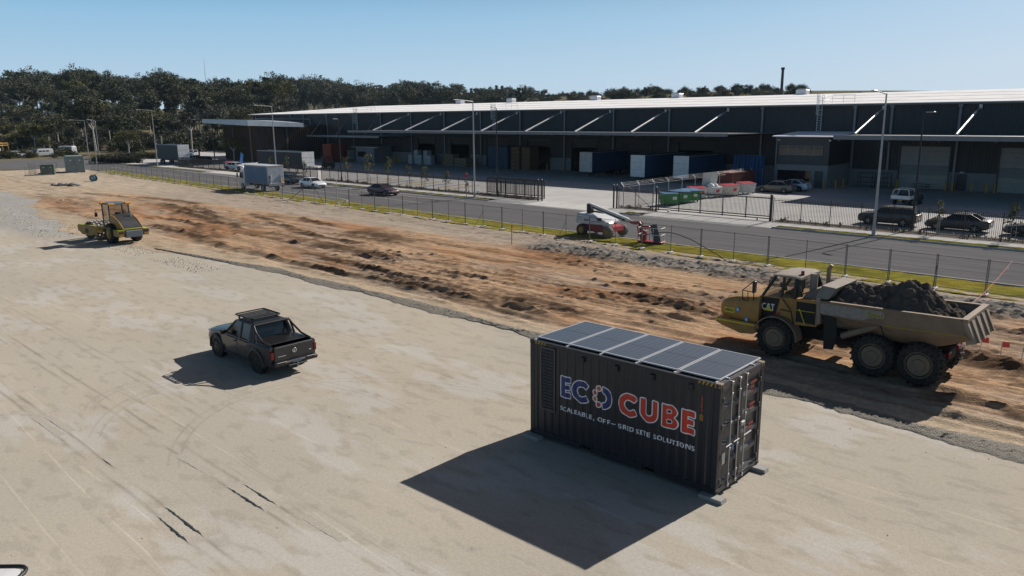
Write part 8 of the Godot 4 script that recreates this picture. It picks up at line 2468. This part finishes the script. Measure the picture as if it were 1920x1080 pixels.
	for k in [[-57.7, -65.7], [-57.3, -65.9], [-47.0, -65.4], [-46.6, -65.4], [-42.15, -65.9], [-30.0, -65.6]]:
		var o := thing("gate_post", "thick black gate post, %s from the left" % ["first", "second", "third", "fourth", "fifth", "sixth"][[-57.7, -57.3, -47.0, -46.6, -42.15, -30.0].find(k[0])], "gate post", Vector3(k[0], 0, k[1]))
		var mb := MB.new(); mb.bev(Vector3(0, 1.2, 0), Vector3(0.2 if k[0] > -35.0 else 0.14, 2.4, 0.2 if k[0] > -35.0 else 0.14), 0.02)
		part("post", mb, M.black, o)
		mb = MB.new(); mb.cyl(Vector3(0, 2.4, 0), Vector3(0, 2.5, 0), 0.07, 0.05, 8)
		part("cap", mb, M.galv_white, o)
	# dividing chain-link fence with cranked tops
	var d := thing("dividing_fence", "chain-link fence with cranked tops running back between the yards", "fence", Vector3(-46.5, 0, -66.4))
	for i in 13:
		var z := -i * 2.9
		var mb := MB.new(); mb.cyl(Vector3(0, 0, z), Vector3(0, 2.2, z), 0.035, 0.035, 6)
		var p := part("post", mb, M.galv, d)
		mb = MB.new(); mb.cyl(Vector3(0, 2.2, z), Vector3(-0.32, 2.6, z), 0.03, 0.025, 6)
		part("outrigger", mb, M.galv_white, p)
		if i < 12:
			mb = MB.new()
			for y in [0.08, 1.1, 2.15]: mb.cyl(Vector3(0, y, z), Vector3(0, y, z - 2.9), 0.012, 0.012, 4)
			for y in [[-0.1, 2.33], [-0.2, 2.45], [-0.3, 2.57]]: mb.cyl(Vector3(y[0], y[1], z), Vector3(y[0], y[1], z - 2.9), 0.006, 0.006, 3)
			for j in 24:
				mb.cyl(Vector3(0, 0.08, z - j * 0.12), Vector3(0, 2.15, z - j * 0.12 - 0.4), 0.002, 0.002, 3, false)
			part("mesh_infill", mb, M.black if false else fm, d).set_meta("kind", "stuff")
	var bs := MB.new(); bs.cyl(Vector3(-45.9, 2.2, -66.4), Vector3(-43.2, 0.2, -66.6), 0.03, 0.03, 6)
	part("brace", bs, M.worn, d).position = -d.position

func black_fence(label: String, x0: float, x1: float, off: float, h: float) -> void:
	var o := thing("tubular_fence", label, "fence", Vector3())
	var n := int(round((x1 - x0) / 2.45))
	var W := (x1 - x0) / n
	for i in n + 1:
		var x := x0 + i * W
		var p := Vector3(x, 0, on(FAR_KERB, x) - off)
		var mb := MB.new(); mb.bev(p + Vector3(0, h / 2 + 0.05, 0), Vector3(0.065, h + 0.1, 0.065), 0.008)
		part("post", mb, M.black, o)
		if i == n: break
		var q := Vector3(x + W, 0, on(FAR_KERB, x + W) - off)
		for y in [0.2, h - 0.2]:
			mb = MB.new(); mb.t = Transform3D(Basis(Vector3.UP, atan2(-(q.z - p.z), q.x - p.x)), p); mb.ab(Vector3(0.03, y - 0.02, -0.02), Vector3(W - 0.03, y + 0.02, 0.02))
			part("rail", mb, M.black, o)
		mb = MB.new()
		mb.t = Transform3D(Basis(Vector3.UP, atan2(-(q.z - p.z), q.x - p.x)), p)
		for j in range(1, 19):
			var u := j * W / 19.0
			mb.ab(Vector3(u - 0.0125, 0.08, -0.0125), Vector3(u + 0.0125, h, 0.0125))
		part("pickets", mb, M.black, o).set_meta("kind", "stuff")

func sliding_gate(label: String, x0: float, x1: float, z: float, h: float, bays: int) -> void:
	var o := thing("sliding_gate", label, "gate", Vector3(x0, 0, z))
	var W := x1 - x0
	for y in [0.22, 0.42, h - 0.06]:
		var mb := MB.new(); mb.bev(Vector3(W / 2, y, 0), Vector3(W, 0.09, 0.07), 0.01)
		part("rail", mb, M.black, o)
	for i in bays + 1:
		var mb := MB.new(); mb.bev(Vector3(W * i / bays, h / 2 + 0.08, 0), Vector3(0.09, h - 0.1, 0.08), 0.01)
		part("stile", mb, M.black, o)
	for i in bays:
		var mb := MB.new()
		for j in range(1, 18):
			var u := W * (i + j / 18.0) / bays
			mb.ab(Vector3(u - 0.0125, 0.4, -0.0125), Vector3(u + 0.0125, h + 0.12, 0.0125))
		part("pickets", mb, M.black, o).set_meta("kind", "stuff")
	for u in [0.1, 0.9]:
		var mb := MB.new(); mb.cyl(Vector3(W * u, 0.09, -0.03), Vector3(W * u, 0.09, 0.03), 0.09, 0.09, 12)
		part("roller_wheel", mb, M.steel, o)

# ---------------------------------------------------------------- trees
func leaf_cluster(mb: MB, at: Vector3, r: float, n: int, size: float, base: Vector3) -> void:
	for i in n:
		var d := Vector3(rng.randfn(), rng.randfn() * 0.75, rng.randfn())
		if d.length() > 1.9: d *= 1.9 / d.length()
		var p := at + d * r * 0.62
		var a := Vector3(rng.randfn(), rng.randfn(), rng.randfn()).normalized()
		var b := a.cross(Vector3(rng.randfn(), rng.randfn(), rng.randfn())).normalized()
		var s := size * rng.randf_range(0.6, 1.35)
		var k := rng.randf_range(0.65, 1.4)
		mb.col = Color(base.x * k * rng.randf_range(0.85, 1.2), base.y * k, base.z * k * rng.randf_range(0.8, 1.2))
		mb.tri(p - a * s * 0.5 - b * s * 0.35, p + a * s * 0.5, p + b * s * 0.55)
		mb.tri(p + a * s * 0.1 - b * s * 0.6, p + a * s * 0.65 + b * s * 0.1, p - a * s * 0.3 + b * s * 0.2)

func tree_meshes(seed_: int, h: float, wide: float, base: Vector3, slim := false) -> Array:  # [trunk, crown]
	rng.seed = seed_
	var tr := MB.new()
	var cr := MB.new()
	var lean := Vector3(rng.randf_range(-0.05, 0.05), 1, rng.randf_range(-0.05, 0.05)) * h
	var fork := h * rng.randf_range(0.34, 0.55)
	var r0 := h * 0.019
	var f := lean * (fork / h)
	tr.cyl(Vector3(0, -0.5, 0), f, r0, r0 * 0.72, 7, false)
	var tips := []
	var n := 6 if not slim else 4
	for i in n:
		var az := TAU * (i + rng.randf() * 0.7) / n
		var out := wide * rng.randf_range(0.25, 0.62)
		var up := h * rng.randf_range(0.62, 0.98)
		if i == 0: out *= 0.2; up = h * 0.97
		var tip := Vector3(cos(az) * out, up, sin(az) * out) + lean * 0.02
		var mid := f.lerp(tip, 0.5) + Vector3(cos(az), 0.2, sin(az)) * out * 0.18
		tr.cyl(f, mid, r0 * 0.5, r0 * 0.36, 5, false); tr.cyl(mid, tip, r0 * 0.36, r0 * 0.12, 5, false)
		tips.append(tip)
		for j in 3:
			var t2 := mid.lerp(tip, rng.randf_range(0.0, 0.7)) + Vector3(rng.randf_range(-1, 1), rng.randf_range(-0.15, 0.55), rng.randf_range(-1, 1)) * wide * 0.34
			tr.cyl(mid.lerp(tip, 0.3), t2, r0 * 0.22, r0 * 0.08, 4, false)
			tips.append(t2)
	for t in tips:
		var R := wide * rng.randf_range(0.13, 0.24)
		var shade := base * rng.randf_range(0.75, 1.25)
		leaf_cluster(cr, t, R, 90, h * 0.028, shade)
		for j in 3:
			leaf_cluster(cr, t + Vector3(rng.randfn() * R, rng.randfn() * R * 0.55, rng.randfn() * R), R * 0.62, 46, h * 0.025, shade * rng.randf_range(0.8, 1.2))
	return [tr.mesh(M.bark), cr.mesh(leaf_mat())]

func shrub_mesh(seed_: int, r: float, h: float, base: Vector3) -> ArrayMesh:
	rng.seed = seed_
	var cr := MB.new()
	for i in 16:
		var az := rng.randf() * TAU
		var q := rng.randf() * r * 0.8
		leaf_cluster(cr, Vector3(cos(az) * q, h * rng.randf_range(0.18, 0.8) * (1.0 - 0.4 * q / r), sin(az) * q), r * 0.36, 90, r * 0.10, base * rng.randf_range(0.7, 1.3))
	return cr.mesh(leaf_mat())

const SKYLINE := [[-40, 158], [0, 155], [40, 152], [80, 142], [112, 150], [130, 168], [150, 148], [185, 134], [240, 146], [280, 152], [340, 142], [400, 152], [450, 158], [500, 152], [550, 151], [600, 156], [650, 160], [700, 166], [750, 165], [800, 158], [830, 163], [900, 168], [950, 161], [1000, 170], [1050, 178], [1080, 184], [1120, 184], [1160, 168], [1220, 167], [1250, 181], [1300, 170], [1340, 176], [1370, 165], [1440, 178], [1470, 184], [1600, 176], [1640, 190], [2000, 190]]

func spot(px: float, F: float) -> Vector3:  # ground point in the direction of picture column px at forward distance F
	var a := deg_to_rad(43.3)
	var r := (px - 960.0) / 1440.0 * F
	return Vector3(r * cos(a) - F * sin(a), 0, -(r * sin(a) + F * cos(a)))

func top_of(px: float) -> float:
	for i in SKYLINE.size() - 1:
		if px <= SKYLINE[i + 1][0]: return lerpf(SKYLINE[i][1], SKYLINE[i + 1][1], float(px - SKYLINE[i][0]) / (SKYLINE[i + 1][0] - SKYLINE[i][0]))
	return 190.0

func make_trees() -> void:
	M.bark = mat(lin(0.46, 0.43, 0.39), 0.9, 0, N.dust, 0.4)
	var kinds := []
	var tints := [Vector3(0.060, 0.072, 0.036), Vector3(0.088, 0.095, 0.052), Vector3(0.070, 0.082, 0.060), Vector3(0.115, 0.118, 0.040)]
	for i in 14: kinds.append(tree_meshes(300 + i, 20.0, [8.5, 11.0, 6.0, 9.5, 12.0, 5.5, 8.0, 9.0, 11.5, 6.5, 10.0, 7.0, 12.5, 5.0][i], tints[[0, 1, 2, 0, 1, 2, 0, 3, 1, 0, 2, 1, 2, 0][i]], i % 3 == 2))
	rng.seed = 99
	var label := {"left": "tall grey-green gum tree in the dense wood at the far left", "front": "broad dark tree at the front edge of the left wood", "back": "dark tree on the distant ridge behind the warehouse roof", "right": "lone tree crown showing above the warehouse's roof line"}
	var placed := []
	var F := 238.0
	var row := 0
	while F < 520.0:
		var px := -60.0 + rng.randf() * 20.0
		while px < 560.0:
			var yh := 220.0 - 0.00925 * (px - 960.0)
			var skytop := top_of(px)
			var down: float = [95.0, 72.0, 52.0, 36.0, 22.0, 12.0, 5.0, 2.0, 0.0][mini(row, 8)]
			var top: float = skytop + down * rng.randf_range(0.55, 1.35) + rng.randf_range(-3.0, 13.0)
			placed.append([px, F + rng.randf_range(-9.0, 9.0), (yh - top) / 1440.0 * F + 9.32, "front" if row < 2 else "left"])
			px += 1440.0 / F * rng.randf_range(6.2, 10.5)
		F += 34.0
		row += 1
	for k in [[560.0, 0], [660.0, 1], [800.0, 2]]:
		var px := 430.0 + rng.randf() * 30.0
		while px < 1060.0:
			var yh := 220.0 - 0.00925 * (px - 960.0)
			var top: float = top_of(px) + [14.0, 6.0, 0.0][k[1]] * rng.randf_range(0.4, 1.3) + rng.randf_range(-3.0, 8.0)
			placed.append([px, k[0] + rng.randf_range(-20.0, 20.0), (yh - top) / 1440.0 * k[0] + 9.32, "back"])
			px += 1440.0 / k[0] * rng.randf_range(5.0, 8.5)
	for px in [1075, 1095, 1125, 1150, 1163, 1172, 1205, 1218, 1232, 1265, 1288, 1300, 1312, 1330, 1352, 1368, 1380, 1395, 1412, 1430, 1448, 1595]:
		var yh: float = 220.0 - 0.00925 * (px - 960.0)
		placed.append([float(px), 520.0 + rng.randf_range(-30, 30), (yh - top_of(px) + rng.randf_range(-3, 2)) / 1440.0 * 520.0 + 9.32, "right"])
	for k in placed:
		var p := spot(k[0], k[1])
		if p.x > -205.0 and p.z > -200.0: continue
		p.y = terrain(p.x, p.z)
		var h: float = clampf(k[2] - p.y, 6.0, 30.0)
		p.y -= maxf(0.0, 6.0 - (k[2] - p.y))
		if k[3] in ["back", "right"]:
			p.y -= h * 0.32; h *= 1.32
		var v: Array = kinds[rng.randi() % kinds.size()]
		var t := thing("gum_tree", label[k[3]], "tree", p, rng.randf() * 360.0, {"left": "trees of the left wood", "front": "trees at the front of the left wood", "back": "trees on the far ridge", "right": "trees above the roof line"}[k[3]])
		var w := 1.0 if h > 13.0 else 1.25
		t.scale = Vector3(h / 20.0 * w, h / 20.0, h / 20.0 * w)
		place("trunk", v[0], t); place("crown", v[1], t)
	# ridge and hill undergrowth seen between the crowns
	var mm := MultiMesh.new()
	mm.transform_format = MultiMesh.TRANSFORM_3D
	mm.mesh = shrub_mesh(401, 3.2, 4.2, Vector3(0.05, 0.058, 0.028))
	var tf := []
	rng.seed = 55
	for i in 900:
		var px := rng.randf_range(-80.0, 1500.0)
		var f2 := rng.randf_range(232.0, 520.0) if px < 520.0 else rng.randf_range(430.0, 900.0)
		var p := spot(px, f2)
		if p.x > -212.0 and p.z > -210.0: continue
		p.y = terrain(p.x, p.z)
		var s := rng.randf_range(0.6, 1.5)
		tf.append(Transform3D(Basis(Vector3.UP, rng.randf() * TAU).scaled(Vector3(s, s * rng.randf_range(0.8, 1.4), s)), p))
	mm.instance_count = tf.size()
	for i in tf.size(): mm.set_instance_transform(i, tf[i])
	var mi := MultiMeshInstance3D.new()
	mi.name = "undergrowth"; mi.multimesh = mm
	add_child(mi); mi.set_meta("kind", "stuff")
	# shrubs and hedges along the far left road
	var sh := [shrub_mesh(410, 1.6, 2.0, Vector3(0.05, 0.062, 0.022)), shrub_mesh(411, 1.6, 1.8, Vector3(0.075, 0.072, 0.025)), shrub_mesh(412, 1.6, 2.2, Vector3(0.028, 0.036, 0.020))]
	rng.seed = 66
	var lay := []
	for i in 44: lay.append([rng.randf_range(-8.0, 150.0), rng.randf_range(206.0, 232.0), rng.randi() % 2, rng.randf_range(0.7, 1.5), "low green shrub in the row of planting along the far left road"])
	for i in 9: lay.append([196.0 + i * 9.0, 176.0 + 3.0 * (i % 2), 2, rng.randf_range(0.95, 1.25), "dark hedge shrub in the clump left of the dark trailer"])
	for i in 6: lay.append([250.0 + i * 14.0, 196.0, i % 2, 1.2, "leafy shrub in the row beside the dark trailer"])
	for k in lay:
		var p := spot(k[0], k[1])
		p.y = -0.14
		var o := place("shrub", sh[k[2]], null, p, rng.randf() * 360.0)
		o.scale = Vector3.ONE * k[3]
		tag(o, k[4], "shrub", "shrubs: " + k[4].substr(0, 18))
	for k in [[50.0, 236.0, 6.0], [83.0, 232.0, 8.5], [100.0, 222.0, 4.6], [255.0, 205.0, 6.5], [448.0, 176.0, 5.0]]:
		var p := spot(k[0], k[1])
		var v: Array = kinds[7]
		var t := thing("small_tree", "yellow-green young tree " + {50.0: "at the left edge below the wood", 83.0: "rising beside the white coach", 100.0: "right of the white coach, small and bushy", 255.0: "beside the dark trailer", 448.0: "in front of the front office"}[k[0]], "tree", p, rng.randf() * 360.0)
		t.scale = Vector3(k[2] / 16.0, k[2] / 20.0, k[2] / 16.0)
		place("trunk", v[0], t); place("crown", v[1], t)
	# staked saplings along the footpath
	var sv := []
	for i in 3: sv.append(sapling(500 + i))
	rng.seed = 77
	var where := ["in front of the black trailer's left part", "in front of the black trailer's white end", "just right of the black trailer", "first of three leafy ones behind the white sedan", "second of three leafy ones behind the white sedan", "third of three leafy ones behind the maroon sedan", "sparse one behind the maroon sedan", "sparse one right of the maroon sedan", "sparse one left of the red sign", "small one beside the red sign", "in front of the dark blue-grey sedan", "at the right edge in front of the black car"]
	var at := [[-122.5, 2.9], [-116.5, 3.2], [-110.5, 2.8], [-97.8, 3.6], [-92.2, 4.2], [-87.3, 4.0], [-82.6, 2.8], [-79.3, 2.9], [-74.6, 2.7], [-70.8, 1.7], [-16.6, 2.6], [-11.7, 2.8]]
	for i in at.size():
		var x: float = at[i][0]
		var t := thing("sapling", "staked sapling " + where[i], "sapling", Vector3(x, 0.02, on(FAR_KERB, x) - 3.9), rng.randf() * 360.0, "staked saplings along the footpath")
		var s: float = at[i][1] / 3.5
		place("trunk", sv[i % 3][0], t).scale = Vector3.ONE * s
		place("crown", sv[i % 3][1], t).scale = Vector3.ONE * s
		for z in [-0.3, 0.3]:
			var mb := MB.new(); mb.bev(Vector3(z, 0.55, 0), Vector3(0.045, 1.1, 0.045), 0.006)
			part("stake", mb, M.bark, t)

func sapling(seed_: int) -> Array:
	rng.seed = seed_
	var tr := MB.new()
	var cr := MB.new()
	tr.cyl(Vector3(), Vector3(0.05, 3.2, 0.02), 0.035, 0.012, 6)
	for i in 15:
		var y := rng.randf_range(1.1, 3.3)
		var az := rng.randf() * TAU
		var l := rng.randf_range(0.2, 0.6) * (1.0 - 0.5 * (y - 1.1) / 2.2)
		var tip := Vector3(cos(az) * l, y + 0.25, sin(az) * l)
		tr.cyl(Vector3(0.03, y - 0.2, 0), tip, 0.010, 0.005, 4)
		leaf_cluster(cr, tip, 0.28, 20, 0.15, Vector3(0.10, 0.105, 0.038))
	return [tr.mesh(M.bark), cr.mesh(leaf_mat())]
